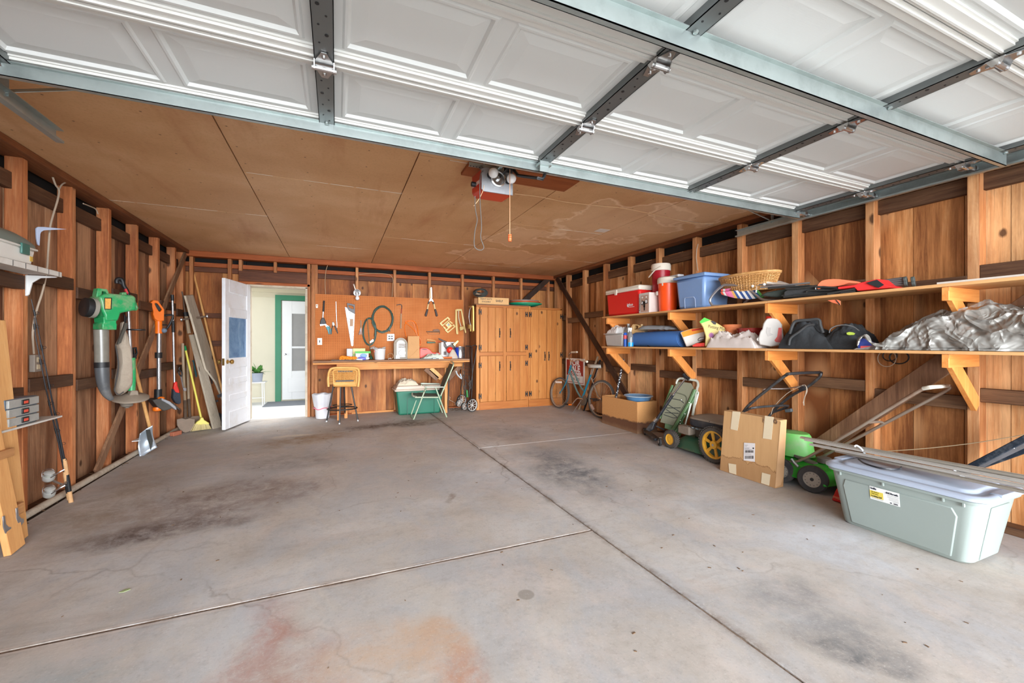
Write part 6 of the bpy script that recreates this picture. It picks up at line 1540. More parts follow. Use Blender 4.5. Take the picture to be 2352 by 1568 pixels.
mb.build('tangled_cord', mat('tangle_dark', (66, 58, 52), .8), g)
draw(g, 'green_bottle', mat('bottle_green', (50, 128, 58), .4), PQ, [(1280, 960), (1305, 960), (1315, 1080), (1285, 1085)], .04, bev=.01)
rod(g, 'padded_strap', mat('strap_pale', (176, 182, 184), .6), PQ, [(1120, 650), (1150, 720), (1215, 780), (1190, 700)], .012, k=3)
g = thing('walking_cane', 'thin dark rod standing against the bench beside the lawn chair', 'rod', (1.75, 6.7, fz(6.7)))
rod(g, 'shaft', M_wire_, PL((0, 6.75, 1), 0, Z9), [(1010, 740), (995, 1080), (985, 1300)], .010)
tag(MB().tube(spl([RY(*Z9(x, y), 6.85) for x, y in [(1000, 1075), (1030, 1090), (1010, 1120), (1060, 1150), (1110, 1180), (1100, 1210)]], 4), .003, 6).build('loose_wire', M_wire), 'thin pale wire trailing to the folded cart wheels', 'wire')
mb = MB(); rn = random.Random(20)
for i in range(60):
    x, y = rn.uniform(1.75, 2.1), rn.uniform(6.72, 7.0); mb.box((x, y, fz(y) + .004), (.02 * rn.random() + .006, .012, .006), rot('Z', rn.uniform(0, 180)))
tag(mb.build('floor_debris', M_dirt), 'dry leaf litter on the floor behind the folded cart', 'debris', kind='stuff')

# ------------------------------------------------ pine cabinet
CY0 = 6.66; CZ0 = fz(6.6); CX = [2.165, 3.135, 3.815]; KX = 1.0168; CT = 1.84
M_cab = wood('knotty_pine', [(.28, (168, 98, 44)), (.5, (192, 124, 62)), (.75, (208, 146, 82))], 'Z', .45, 1.15, tone=.14, rough=.45, bump=.1)
M_cabX = wood('knotty_pine_across', [(.28, (160, 90, 40)), (.5, (184, 114, 56)), (.75, (200, 136, 74))], 'X', .45, .8, tone=.14, rough=.45, bump=.1)
M_cabd = wood('cabinet_side_board', [(.25, (120, 74, 40)), (.5, (148, 96, 56)), (.8, (170, 116, 72))], 'Z', .5, .5, tone=.1)


def hdl(T, x, z):
    h = MB(); h.prism([V(x - .012, CY0 - .022, z + .07), V(x, CY0 - .022, z + .085), V(x + .012, CY0 - .022, z + .07), V(x + .006, CY0 - .022, z + .05), V(x + .006, CY0 - .022, z - .05), V(x + .012, CY0 - .022, z - .07), V(x, CY0 - .022, z - .085), V(x - .012, CY0 - .022, z - .07), V(x - .006, CY0 - .022, z - .05), V(x - .006, CY0 - .022, z + .05)], (0, -.003, 0))
    h.tube([(x, CY0 - .024, z + .045), (x, CY0 - .045, z + .03), (x, CY0 - .045, z - .03), (x, CY0 - .024, z - .045)], .005, 6); h.build('door_handle', M_black, T)


def hinge(T, x, z):
    h = MB(); h.b2((x - .024, CY0 - .024, z - .045), (x - .010, CY0 - .020, z + .045)); h.b2((x + .010, CY0 - .024, z - .045), (x + .024, CY0 - .020, z + .045)); h.b2((x - .01, CY0 - .026, z - .014), (x + .01, CY0 - .020, z + .014)); h.build('hinge', M_black, T)


def cdoor(T, x0, x1, z0, z1, hx_, hside, hz, nb, hgs):
    x0, x1, hx_, hside = x0 * KX, x1 * KX, hx_ * KX, hside * KX; mb = MB(); w = (x1 - x0) / nb
    for i in range(nb):
        mb.b2((x0 + i * w + .002, CY0 - .018, z0), (x0 + (i + 1) * w - .002, CY0 - .001, z1)); 
    for i in range(nb - 1): mb.b2((x0 + (i + 1) * w - .014, CY0 - .0205, z0 + .001), (x0 + (i + 1) * w - .008, CY0 - .017, z1 - .001)); mb.b2((x0 + (i + 1) * w + .008, CY0 - .0205, z0 + .001), (x0 + (i + 1) * w + .014, CY0 - .017, z1 - .001))
    d = mb.build('door', M_cab, T, bev=.002)
    hdl(d, hx_, hz)
    for z in hgs: hinge(d, hside, z)


g = thing('pine_cabinet', 'tall knotty pine cabinet with four plank doors and black hinges', 'cabinet', ((CX[0] + CX[1]) / 2, 6.8, CZ0))
mb = MB(); mb.b2((CX[0] + .002, CY0 + .02, CZ0), (CX[1] - .002, 7.02, CT - .02)); mb.build('carcass', M_cabd, g)
mb = MB(); mb.b2((CX[0] - .0, CY0 - .0, CZ0), (CX[0] + .055, CY0 + .02, CT - .02)); mb.b2((CX[1] - .045, CY0, CZ0), (CX[1], CY0 + .02, CT - .02)); mb.b2((2.645, CY0 - .012, CZ0 + .13), (2.703, CY0 + .02, CT - .03)); mb.build('stile', M_cab, g, bev=.002)
for lo_, hi_ in (((CX[0], CY0 - .002, CT - .035), (CX[1], CY0 + .02, CT)), ((CX[0] + .055, CY0, .98), (2.645, CY0 + .02, 1.04)), ((2.703, CY0, .98), (CX[1] - .045, CY0 + .02, 1.04)), ((CX[0] + .055, CY0 - .01, CZ0), (CX[1] - .02, CY0 + .02, CZ0 + .13))): MB().b2(lo_, hi_).build('rail', M_cabX, g, bev=.002)
MB().b2((CX[0] - .01, CY0 - .01, CT - .0), (CX[1], 7.03, CT + .018)).build('top', M_benchT, g, bev=.002)
zl, zu = CZ0 + .135, 1.045
cdoor(g, 2.19, 2.598, zu, CT - .038, 2.535, 2.19, 1.37, 3, (1.72, 1.12)); cdoor(g, 2.662, 3.035, zu, CT - .038, 2.73, 3.035, 1.37, 3, (1.70, 1.12))
cdoor(g, 2.19, 2.598, zl, .976, 2.535, 2.19, .80, 3, (.82, .30)); cdoor(g, 2.662, 3.035, zl, .976, 2.73, 3.035, .80, 3, (.84, .30))
g = thing('pine_cabinet', 'narrower pine cabinet with two full height doors in the corner', 'cabinet', ((CX[1] + CX[2]) / 2, 6.8, CZ0))
mb = MB(); mb.b2((CX[1] + .002, CY0 + .02, CZ0), (CX[2], 7.02, CT - .02)); mb.build('carcass', M_cabd, g)
mb = MB(); mb.b2((CX[1] + .002, CY0, CZ0), (CX[1] + .04, CY0 + .02, CT + .01)); mb.b2((CX[2] - .035, CY0, CZ0), (CX[2], CY0 + .02, CT - .02)); mb.build('stile', M_cab, g, bev=.002)
for lo_, hi_ in (((CX[1] + .04, CY0, CT - .045), (CX[2], CY0 + .02, CT - .01)), ((CX[1] + .002, CY0 - .01, CZ0), (CX[2], CY0 + .02, CZ0 + .13))): MB().b2(lo_, hi_).build('rail', M_cabX, g, bev=.002)
cdoor(g, 3.11, 3.43, zl, CT - .048, 3.39, 3.11, .96, 2, (1.70, .98, .30)); cdoor(g, 3.434, 3.725, zl, CT - .048, 3.47, 3.725, .96, 3, (1.68, .98))
# on top of the cabinet
PZ5 = PL((0, 6.68, 1), 0, Z5); ct = CT + .019
x0, x1 = PZ5(138, 460).x, PZ5(388, 460).x
g = thing('cardboard_carton', 'long flat tan carton with dark print on top of the pine cabinet', 'box', ((x0 + x1) / 2, 6.75, ct))
MB().b2((x0, 6.68, ct), (x1, 6.86, PZ5(250, 438).z)).build('carton', mat('carton_tan', (222, 176, 118), .7), g, bev=.002)
for i, (s_, xx) in enumerate((('HEAVY DUTY', .25), ('STACKABLE', .25), ('SHELF', .68))): text(g, 'lettering', s_, M_shade, (x0 + (x1 - x0) * xx, 6.679, ct + (.085, .04, .06)[i]), (.035, .03, .05)[i], (1, 0, 0), (0, 0, 1), wt=.02)
g = thing('cable_bundle', 'black coiled cable bundle lying on the carton edge', 'cable', PZ5(155, 440))
mb = MB()
for i in range(6): mb.tube([PZ5(155 + (56 - 4 * i) * cos(2 * pi * a / 20), 400 + (32 - 3 * i) * sin(2 * pi * a / 20) - i * 2, .02 * i) for a in range(20)], .012, 7, closed=True)
mb.build('coil', mat('coil_black', (50, 58, 56), .5), g)
MB().ell(PZ5(140, 412, .06), (.06, .05, .035)).build('plug_end', M_shade, g)
draw(g, 'handle_strip', M_handle_g, PZ5, [(110, 412), (125, 402), (165, 410), (140, 416)], .01, off=.12)
xb0 = PZ5(108, 460).x; tag(MB().b2((xb0, 6.7, ct), (x0 - .004, 6.9, PZ5(120, 442).z)).build('small_box', mat('small_box_brown', (150, 104, 66), .8), bev=.004), 'small brown box under the black cable coil on the cabinet', 'box')
for i, (nm_, lb_s, col_, z_) in enumerate((('green', 'flat green saucer sled at the bottom of the stack on the cabinet', (30, 176, 134), 0), ('orange', 'thin orange saucer sled in the middle of the stack', (226, 106, 60), .045), ('grey', 'grey saucer sled topmost on the cabinet', (150, 140, 132), .075))):
    xc = PZ5(548, 470).x; r = (PZ5(680, 470).x - PZ5(418, 470).x) / 2 * (1, .93, .86)[i]
    r_ = min(r, .27); g = tag(MB().lathe([(0, 0), (r_ * .6, .0), (r_ * .93, .03), (r_, .042), (r_, .048), (r_ * .9, .036), (r_ * .58, .006), (0, .006)], (xc - .012 * i, 6.81, ct + z_ * .62), n=36, sx=r / r_, sy=.9).build('saucer_sled', mat('sled_' + nm_, col_, .35)), lb_s, 'sled', 'saucer sleds stacked on the cabinet')
# ================================================================ along the right wall
ZB = ZM(1230, 790, 7.128); Z6 = ZM(1360, 560, 4.704); Z7 = ZM(1800, 560, 4.26); ZF = ZM(1360, 800, 4.3556); ZG = ZM(1470, 840, 6.535); ZT = ZM(1780, 780, 2.904); ZH = ZM(1760, 980, 8.7125)
SF, SB_ = 3.45, 3.848
UZ, LZ = 1.565, 1.150
M_ply = wood('shelf_plywood', [(.25, (196, 138, 84)), (.55, (216, 162, 106)), (.85, (230, 184, 130))], 'Y', .8, .5, tone=.1)
M_brk = wood('bracket_pine', [(.25, (206, 120, 52)), (.55, (228, 150, 78)), (.85, (240, 176, 108))], 'X', .6, 1.2, tone=.15)
M_brkZ = wood('bracket_pine_brace', [(.25, (206, 120, 52)), (.55, (228, 150, 78)), (.85, (240, 176, 108))], 'Z', .6, 1.2, tone=.15)
for zt, lb in ((UZ, 'upper long plywood shelf with pine brackets on the right wall'), (LZ, 'lower long plywood shelf with pine brackets carrying the silver tarp')):
    g = thing('wall_shelf', lb, 'shelf', (3.65, 2.6, zt - .02))
    mb = MB(); mb.b2((SF, -.1, zt - .02), (SB_, 2.46, zt)); mb.b2((SF, 2.462, zt - .02), (SB_, 4.90, zt)); mb.build('board', M_ply, g, bev=.002)
    for y in (1.345, 2.50, 3.66, 4.83):
        br = MB().b2((SF + .01, y - .045 + .0, zt - .105), (SB_ + .002, y - .01, zt - .0205)).build('bracket', M_brk, g, bev=.003)
        MB().bar((SF + .075, y - .028, zt - .06), (SB_ + .0, y - .028, zt - .36), .09, .030, (0, 1, 0)).build('brace', M_brkZ, br, bev=.003)


def body(nm, m, T, outline, depth, bev=.004, **k):
    return MB().prism(outline, depth).build(nm, m, T, bev=bev, **k)


# ---- upper shelf
M_cw = mat('cooler_white', (226, 216, 200), .4); M_cr = mat('cooler_red', (218, 36, 34), .35, var=.06)
g = thing('picnic_cooler', 'large red picnic cooler with white lid at the far shelf end', 'cooler', (3.64, 4.5, UZ))
MB().taper((3.645, 4.49, UZ + .155), (.34, .69, .31), .93).build('body', M_cr, g, bev=.03)
mb = MB(); mb.box((3.645, 4.49, UZ + .335), (.36, .71, .055)); mb.build('lid', M_cw, g, bev=.018)
MB().box((3.645, 4.49, UZ + .307), (.352, .70, .012)).build('rim', M_cw, g, bev=.003)
MB().box((3.462, 4.60, UZ + .31), (.012, .045, .07)).build('latch', M_cw, g, bev=.004)
MB().box((3.49, 4.49, UZ + .17), (.006, .60, .004)).build('body_groove', mat('cooler_red_dark', (160, 24, 26), .4), g)
text(g, 'logo', 'igloo', M_white, (3.479, 4.33, UZ + .125), .055, (0, -1, 0), (.05, 0, 1), sx=1.1, wt=.02)
MB().box((3.482, 4.30, UZ + .095), (.002, .10, .006)).build('logo_line', M_white, g)
g = thing('boxed_lamp', 'white box with a photo of two flood lamps between the coolers', 'box', (3.62, 4.02, UZ))
MB().b2((3.462, 3.95, UZ), (3.80, 4.135, UZ + .245)).build('box', mat('box_offwhite', (206, 196, 188), .6), g, bev=.003)
f_ = MB().b2((3.4605, 3.965, UZ + .012), (3.4618, 4.10, UZ + .215)).build('photo_panel', mat('photo_pinkish', (186, 152, 134), .4, var=.25, vs=30), g)
mb = MB()
mb.box((3.459, 4.07, UZ + .125), (.002, .035, .05), rot('X', 20)); mb.box((3.459, 4.0, UZ + .135), (.002, .045, .05), rot('X', -10)); mb.box((3.459, 4.035, UZ + .105), (.002, .03, .07)); mb.box((3.459, 4.035, UZ + .06), (.002, .018, .06))
mb.build('lamp_picture', M_black, f_)
mb = MB(); mb.box((3.458, 4.0, UZ + .137), (.002, .032, .036), rot('X', -10)); mb.box((3.458, 4.072, UZ + .125), (.002, .02, .03), rot('X', 20)); mb.lathe([(.012, 0), (.012, .001)], (3.4595, 4.07, UZ + .19), (-1, 0, 0), 14); mb.lathe([(.012, 0), (.012, .001)], (3.4595, 4.0, UZ + .19), (-1, 0, 0), 14); mb.build('lamp_glass_picture', M_white, f_)
text(f_, 'lettering', 'FLOODLIGHT', M_shade, (3.4605, 4.118, UZ + .11), .022, (0, 0, 1), (0, 1, 0), sx=1.2)
g = thing('drink_jug', 'dark red round drink jug with white lid on top of the lamp box', 'jug', (3.70, 4.035, UZ + .246))
c = (3.705, 4.02, UZ + .246); H = .36; R = .112
prof = [(0, 0), (R * .86, 0), (R * .9, .01)] + [(R * (.9 + .02 * (k % 2)), .02 + k * .008) for k in range(10)] + [(R * .92, .11), (R * .97, H - .09), (R * .97, H - .075)]
MB().lathe(prof, c, n=32).build('body', mat('jug_maroon', (164, 24, 40), .35), g)
MB().lathe([(R * .99, H - .085), (R * 1.04, H - .08), (R * 1.04, H - .02), (R * .98, H), (R * .7, H), (R * .66, H - .012), (0, H - .012)], c, n=32).build('lid', M_cw, g)
MB().tube([V(3.60, 4.12, UZ + .246 + H - .15), V(3.585, 3.99, UZ + .246 + H - .08), V(3.62, 3.93, UZ + .246 + H - .045)], .010, 8, sq=.6).build('handle', M_cw, g)
g = thing('drink_cooler', 'tall orange drink cooler with white lid beside the blue tote', 'cooler', (3.62, 3.83, UZ))
c = (3.63, 3.825, UZ); R = .112; H = .42
MB().lathe([(0, 0), (R * .86, 0), (R * .88, .05), (R * .9, .055), (R * .98, .33), (R * 1.0, .345)], c, n=36).build('body', mat('cooler_orange', (252, 86, 26), .35, var=.05), g)
MB().lathe([(R * 1.0, .335), (R * 1.06, .34), (R * 1.08, .375), (R * 1.04, .40), (R * .9, .412), (R * .3, .412), (0, .405)], c, n=36).build('lid', M_cw, g)
mb = MB(); mb.box((3.66, 3.75, UZ + .418), (.05, .20, .022)); mb.box((3.66, 3.66, UZ + .412), (.09, .03, .03)); mb.build('lid_handle', mat('lid_grey', (204, 204, 208), .4), g, bev=.008)
MB().box((3.526, 3.80, UZ + .33), (.012, .018, .05)).build('handle_clip', M_cw, g, bev=.003)
MB().box((3.525, 3.89, UZ + .225), (.004, .03, .045)).build('sticker', mat('sticker_pale', (226, 216, 206), .5), g)
M_blu = mat('tote_blue', (128, 160, 206), .3, var=.08, trans=.08)
g = thing('storage_tote', 'translucent blue storage tote with lid on the upper shelf', 'tote', (3.68, 3.36, UZ))
MB().taper((3.685, 3.365, UZ + .165), (.39, .40, .33), .88).build('tub', M_blu, g, bev=.03)
mb = MB(); mb.box((3.69, 3.365, UZ + .345), (.43, .435, .03)); mb.box((3.69, 3.365, UZ + .366), (.36, .37, .012)); mb.build('lid', M_blu, g, bev=.008)
o_ = [V(3.497, 3.43, UZ + .01), V(3.497, 3.28, UZ + .01), V(3.489, 3.28, UZ + .10), V(3.488, 3.30, UZ + .125), V(3.488, 3.42, UZ + .125), V(3.489, 3.43, UZ + .1)]
i_ = [V(3.497, 3.424, UZ + .01), V(3.497, 3.286, UZ + .01), V(3.489, 3.286, UZ + .098), V(3.488, 3.303, UZ + .119), V(3.488, 3.417, UZ + .119), V(3.489, 3.424, UZ + .098)]
MB().frame(o_, i_, (-.004, 0, 0)).build('embossed_panel', mat('tote_blue_pale', (170, 190, 220), .35), g)
# wicker basket
g = thing('wicker_basket', 'oval wicker basket beside the blue tote on the upper shelf', 'basket', (3.66, 2.80, UZ + .13))
bc_ = V(3.66, 2.80, UZ + .135); bz0 = UZ + .125
def oval(a, b, z, n=48, w=0, ph=0): return [V(bc_.x + (a + w * sin(i * pi + ph)) * cos(2 * pi * i / n), bc_.y + (b + w * sin(i * pi + ph)) * sin(2 * pi * i / n), z) for i in range(n)]
mb = MB()
for k in range(13):
    f = k / 12; a = .12 + .035 * f; b = .24 + .055 * f; z = bz0 + .005 + .145 * f
    mb.tube([V(bc_.x + (a + .004 * (-1) ** (i + k)) * cos(2 * pi * i / 60), bc_.y + (b + .004 * (-1) ** (i + k)) * sin(2 * pi * i / 60), z) for i in range(60)], .0046, 5, closed=True)
M_bask = wood('basket_willow', [(.25, (170, 118, 62)), (.55, (204, 152, 92)), (.85, (226, 184, 128))], 'Y', 2, 0, tone=.4)
mb.build('woven_side', M_bask, g)
mb = MB()
for i in range(60):
    t_ = 2 * pi * i / 60; mb.tube([V(bc_.x + .12 * cos(t_), bc_.y + .24 * sin(t_), bz0), V(bc_.x + .156 * cos(t_), bc_.y + .296 * sin(t_), bz0 + .15)], .003, 4)
mb.build('stakes', M_bask, g)
mb = MB(); [mb.tube(oval(.158, .30, bz0 + .152 + .008 * k, 48, .003, k), .009, 7, closed=True) for k in range(2)]; mb.build('rim', M_bask, g)
mb = MB(); mb.lathe([(0, 0), (1, 0), (1, .004), (0, .004)], (bc_.x, bc_.y, bz0 - .002), n=40, sx=.12, sy=.24); mb.build('base', M_bask, g)
# beach chair
g = thing('beach_chair', 'folded beach chair with striped pink blue and white cloth on the shelf', 'chair', (3.6, 2.75, UZ))
P = PL((3.55, 2.75, UZ), 0, Z6, nrm=(-1, -.25, 0)); P2 = PL((3.78, 2.75, UZ), 0, Z6, nrm=(-1, -.25, 0))
for P_, dd in ((P, 0),):
    rod(g, 'leg_frame', M_alu, P_, [(2050, 603), (1860, 605), (1780, 560), (1700, 490), (1680, 475)], .011, k=4)
    rod(g, 'leg_frame', M_alu, P_, [(1560, 660), (1330, 668), (1290, 650), (1275, 600), (1330, 520), (1400, 460), (1460, 442), (1740, 455), (1850, 440), (2170, 455)], .012, k=4)
    rod(g, 'link_bar', M_alu, P_, [(1770, 525), (1780, 450)], .009)
rod(g, 'rear_frame', M_alu, P2, [(1640, 640), (1700, 590), (1780, 560)], .010)
cols = [(232, 92, 70), (226, 226, 220), (232, 110, 150), (230, 120, 170), (230, 130, 160), (222, 170, 90), (60, 90, 150), (236, 234, 230), (50, 80, 140), (236, 234, 230), (60, 90, 150), (236, 234, 230), (60, 140, 180), (40, 70, 120), (80, 150, 70)]
def stripes(nm, top, bot, off):
    o = None; n = len(cols)
    at = lambda L, q: Vector(L[int(min(q, .9999) * (len(L) - 1))]).lerp(Vector(L[int(min(q, .9999) * (len(L) - 1)) + 1]), min(q, .9999) * (len(L) - 1) % 1)
    for i, col in enumerate(cols):
        mb = MB(); a0, a1 = i / n, (i + 1) / n
        t0, t1, b0, b1 = at(top, a0), at(top, a1), at(bot, a0), at(bot, a1)
        mb.prism([P(t0.x, t0.y, off), P(t1.x, t1.y, off), P(b1.x, b1.y, off - .02), P(b0.x, b0.y, off - .02)], P.n * -.006)
        q_ = mb.build(nm if i == 0 else 'stripe', mat('stripe_%d_%d_%d' % col, col, .8), g if i == 0 else o, smooth=False); o = o or q_
stripes('seat_cloth', [(1390, 490), (1560, 472), (1770, 462)], [(1395, 515), (1560, 497), (1770, 488)], -.02)
stripes('back_cloth', [(1385, 520), (1560, 503), (1790, 495)], [(1400, 548), (1540, 585), (1700, 598), (1860, 575)], .0)
# white folded panel/tent fabric on the chair and grey folded chairs
g = thing('folding_stool', 'pale folded canvas stool lying over the dark folded chairs', 'stool', (3.6, 2.4, UZ + .12))
mb = MB(); mb.prism([P(1700, 432), P(1880, 398), P(2010, 440), P(2160, 450), P(1900, 462)], (.2, 0, .01)); mb.build('canvas', mat('canvas_white', (206, 200, 190), .8), g, bev=.004)
rod(g, 'frame_tube', M_alu, P, [(1740, 455), (1850, 435), (2000, 445), (2190, 452)], .010, off=.01)
for p in ((1735, 455), (1860, 437)): MB().lathe([(0, .012), (.010, .008), (.013, 0), (0, -.002)], P(*p, .018), P.n, 12).build('rivet_cap', M_white, g)
g = thing('camp_chair', 'dark green folded camp chair with black tubes on the upper shelf', 'chair', (3.6, 2.1, UZ))
M_camp = mat('camp_dark_green', (52, 60, 54), .85, bump=.4); M_tub = mat('tube_dark', (74, 74, 72), .35, .6)
P = PL((3.56, 2.2, UZ), 0, Z6, nrm=(-1, -.25, 0)); P7 = PL((3.56, 2.0, UZ), 0, Z7, nrm=(-1, -.25, 0))
mb = MB(); mb.prism([P(1800, 560), P(1880, 520), P(2050, 490), P(2352, 440), P(2352, 560), P(2200, 580), P(2040, 585), P(1900, 570)], (.2, 0, .0)); mb.build('folded_fabric', M_camp, g, bev=.012)
for i, q in enumerate([[(1820, 470), (2352, 420)], [(1900, 478), (2352, 450)], [(2050, 560), (2352, 500)]]): rod(g, 'frame_tube', M_tub if i else M_alu, P, q, .008, off=.02 + .01 * i)
g = thing('camp_chair', 'black mesh folded camp chair between the orange and grey cloth', 'chair', (3.6, 1.9, UZ))
mb = MB(); mb.prism(P7.pts([(0, 470), (60, 430), (330, 410), (520, 440), (700, 455), (700, 470), (540, 490), (340, 520), (150, 525), (0, 530)]), (.22, 0, 0)); mb.build('folded_fabric', mat('mesh_black', (52, 52, 52), .8, var=.5, vs=40), g, bev=.012)
for q in ([(0, 520), (300, 490), (560, 470)], [(20, 440), (200, 430), (320, 410)], [(100, 500), (400, 500), (560, 480)], [(310, 445), (330, 420), (520, 430)], [(220, 470), (260, 455), (450, 455), (520, 440)]): rod(g, 'frame_tube', M_tub, P7, q, .008, off=.02, k=3)
g = thing('orange_vest', 'orange fabric bundle on the shelf with a flap hanging below', 'fabric', (3.6, 1.95, UZ + .08))
mb = MB(); mb.prism(spl(P7.pts([(330, 400), (370, 360), (440, 345), (540, 345), (640, 365), (620, 385), (540, 410), (430, 420), (380, 410), (350, 440), (325, 440)], .01), 2, True), (.16, 0, 0)); mb.build('bundle', mat('vest_orange', (236, 122, 82), .8), g, bev=.01)
PF = PL((SF - .008, 2, UZ), 0, Z7, nrm=(-1, 0, 0))
draw(g, 'hanging_flap', mat('vest_orange', (236, 122, 82), .8), PF, [(430, 552), (510, 545), (535, 548), (558, 560), (558, 598), (535, 590), (480, 575)], .004, bev=.001)
draw(g, 'flap_binding', M_shade, PF, [(508, 545), (520, 548), (558, 592), (550, 600)], .006, bev=0)
g = thing('camp_chair', 'red folded camp chair with black mesh on the upper shelf', 'chair', (3.6, 1.6, UZ))
P7 = PL((3.53, 1.65, UZ), 0, Z7, nrm=(-1, -.25, 0))
mb = MB(); mb.prism(P7.pts([(525, 420), (690, 400), (760, 375), (920, 342), (990, 400), (1048, 415), (1050, 428), (900, 442), (720, 460), (690, 425), (530, 445)]), (.18, 0, 0)); mb.build('folded_fabric', mat('chair_red', (212, 36, 34), .6, var=.12), g, bev=.015)
draw(g, 'mesh_pocket', M_black, P7, [(810, 380), (915, 350), (985, 400), (930, 430), (840, 395)], .006, off=.006, bev=0)
for q in ([(430, 490), (700, 440)], [(560, 480), (700, 465)]): rod(g, 'frame_tube', M_tub, P7, q, .008, off=.0)
g = thing('tripod_poles', 'bundle of dark grey folding poles at the end of the shelf items', 'poles', (3.7, 1.45, UZ))
Pp = PL((3.72, 1.45, UZ), 0, Z7, nrm=(-1, -.25, 0))
for q in ([(950, 365), (1180, 335)], [(960, 380), (1200, 352)], [(985, 395), (1180, 375)], [(1000, 408), (1190, 395)]): rod(g, 'pole', mat('pole_grey', (104, 104, 102), .4, .5), Pp, q, .010)
for p in ((1190, 350), (1265, 350), (1195, 385), (1270, 385)): MB().cyl(Pp(p[0] - 18, p[1] + 3), Pp(p[0] + 18, p[1] - 3), .022, n=14).build('end_hub', mat('hub_grey', (72, 78, 74), .6), g, bev=.003)
tag(MB().prism([V(3.47, 1.36, UZ + .001), V(3.80, 1.36, UZ + .001), V(3.80, .2, UZ + .001), V(3.47, .2, UZ + .001)], (0, 0, .012)).build('white_panel', mat('panel_white', (214, 206, 196), .6)), 'flat white panel lying on the nearest part of the upper shelf', 'panel')

# ---- lower shelf
def RXl(x, y, X): return RX(*Z6(x, y), X)


def cylth(nm, lb, cat, parts, ctr): g = thing(nm, lb, cat, ctr); [MB().lathe(p, ctr, n=24, **k).build(n_, m, g) for n_, m, p, k in parts]; return g


g = thing('plastic_bin', 'cloudy white plastic bin at the far end of the lower shelf', 'bin', (3.6, 4.62, LZ))
MB().taper((3.60, 4.67, LZ + .085), (.26, .40, .17), .88).build('tub', mat('bin_cloudy', (208, 204, 198), .3, trans=.3), g, bev=.02)
MB().box((3.60, 4.67, LZ + .172), (.28, .42, .012)).build('rim', mat('bin_cloudy', (208, 204, 198), .3), g, bev=.004)
tag(crumple('plastic_bag', mat('bag_white', (222, 220, 216), .5), (3.48, 4.62, LZ + .179), (3.74, 4.84, LZ + .29), 8, .35, n=18), 'crumpled white plastic bag on top of the cloudy bin', 'bag')
for x, y, z, h, lb, col in ((3.64, 4.56, LZ + .18, .11, 'clear plastic bottle neck standing up out of the cloudy bin', (196, 196, 192)),):
    tag(MB().lathe([(0, 0), (.05, 0), (.05, h * .3), (.018, h * .8), (.018, h), (.022, h), (.022, h + .018), (0, h + .018)], (x, y, z), n=20).build('clear_bottle', mat('bottle_clear', col, .15, trans=.5)), lb, 'bottle')
c = RXl(360, 1108, 3.50); c.z = LZ
cylth('spray_can', 'blue red and white aerosol can on the lower shelf', 'can', [('can', mat('can_blue', (40, 96, 196), .3), [(0, 0), (.024, 0), (.024, .05), (.0242, .17), (.018, .182), (0, .184)], {}), ('label', mat('can_label', (226, 84, 90), .4), [(.0245, .10), (.0245, .15)], {})], c)
c = RXl(415, 1106, 3.50); c.z = LZ
g = cylth('spray_bottle', 'clear spray bottle with blue liquid and white trigger', 'bottle', [('bottle', mat('bottle_smoke', (196, 196, 196), .1, trans=.7), [(0, .0), (.034, 0), (.036, .02), (.036, .12), (.030, .15), (.016, .185), (.012, .20)], {}), ('liquid', mat('liquid_blue', (40, 150, 210), .1), [(0, .003), (.0365, .003), (.0368, .055), (0, .055)], {}), ('cap', M_white, [(.015, .195), (.015, .215), (0, .215)], {})], c)
mb = MB(); mb.box(V(c.x - .01, c.y, c.z + .23), (.06, .02, .03)); mb.bar(V(c.x - .03, c.y, c.z + .225), V(c.x - .035, c.y, c.z + .185), .008, .014); mb.build('trigger_head', M_white, g, bev=.004)
c = RXl(500, 1100, 3.60); c.z = LZ
g = thing('oil_jug', 'tan square oil jug with a handle beside the spray bottle', 'jug', c)
PJ = PL(c, 0, Z6, nrm=(-1, -.3, 0))
mb = MB(); mb.frame(PJ.pts([(435, 1100), (418, 960), (418, 900), (440, 866), (480, 868), (520, 885), (555, 895), (565, 960), (560, 1100)]), PJ.pts([(450, 925), (448, 920), (450, 895), (455, 882), (478, 880), (492, 886), (494, 900), (490, 915), (470, 925)]), PJ.n * -.09); mb.build('jug', mat('jug_tan', (204, 166, 112), .4), g, bev=.012)
MB().lathe([(.018, 0), (.018, .02), (0, .02)], PJ(535, 885, -.045), n=16).build('cap', mat('jug_tan', (204, 166, 112), .4), g)
draw(g, 'label', mat('oil_label', (190, 150, 100), .5, var=.5, vs=40), PJ, [(455, 945), (548, 950), (545, 1080), (460, 1080)], .001, off=.001, bev=0)
# blue mat roll
a_, b_ = RXl(482, 1025, 3.60), RXl(985, 1025, 3.58); a_.z = b_.z = LZ + .093
g = thing('rolled_mat', 'thick blue rolled foam mat with black buckle patch on the lower shelf', 'mat', (a_ + b_) / 2 - V(0, 0, .09))
mb = MB(); d = (b_ - a_).normalized(); nn_ = 28
for k in range(1):
    mb.lathe([(.02, 0), (.09, 0), (.092, .01), (.092, (b_ - a_).length - .01), (.09, (b_ - a_).length), (.02, (b_ - a_).length)], a_, d, 36)
mb.build('roll', mat('mat_blue', (66, 116, 184), .7, var=.1), g)
mb = MB(); Q = []
for i in range(70): t_ = i * .33; Q.append(b_ + d * .001 + V(0, 0, 1) * ((.015 + .0033 * i / 1.0 * .95) * cos(t_)) + V(1, 0, 0) * ((.015 + .0033 * i * .95 / 1.0) * sin(t_)))
Q = [b_ + d * .002 + V(1, 0, 0) * ((.014 + .00105 * i) * sin(i * .35)) + V(0, 0, 1) * ((.014 + .00105 * i) * cos(i * .35)) for i in range(70)]
mb.tube(Q, .0022, 4); mb.build('roll_spiral', mat('spiral_dark', (46, 60, 84), .8), g)
mb = MB()
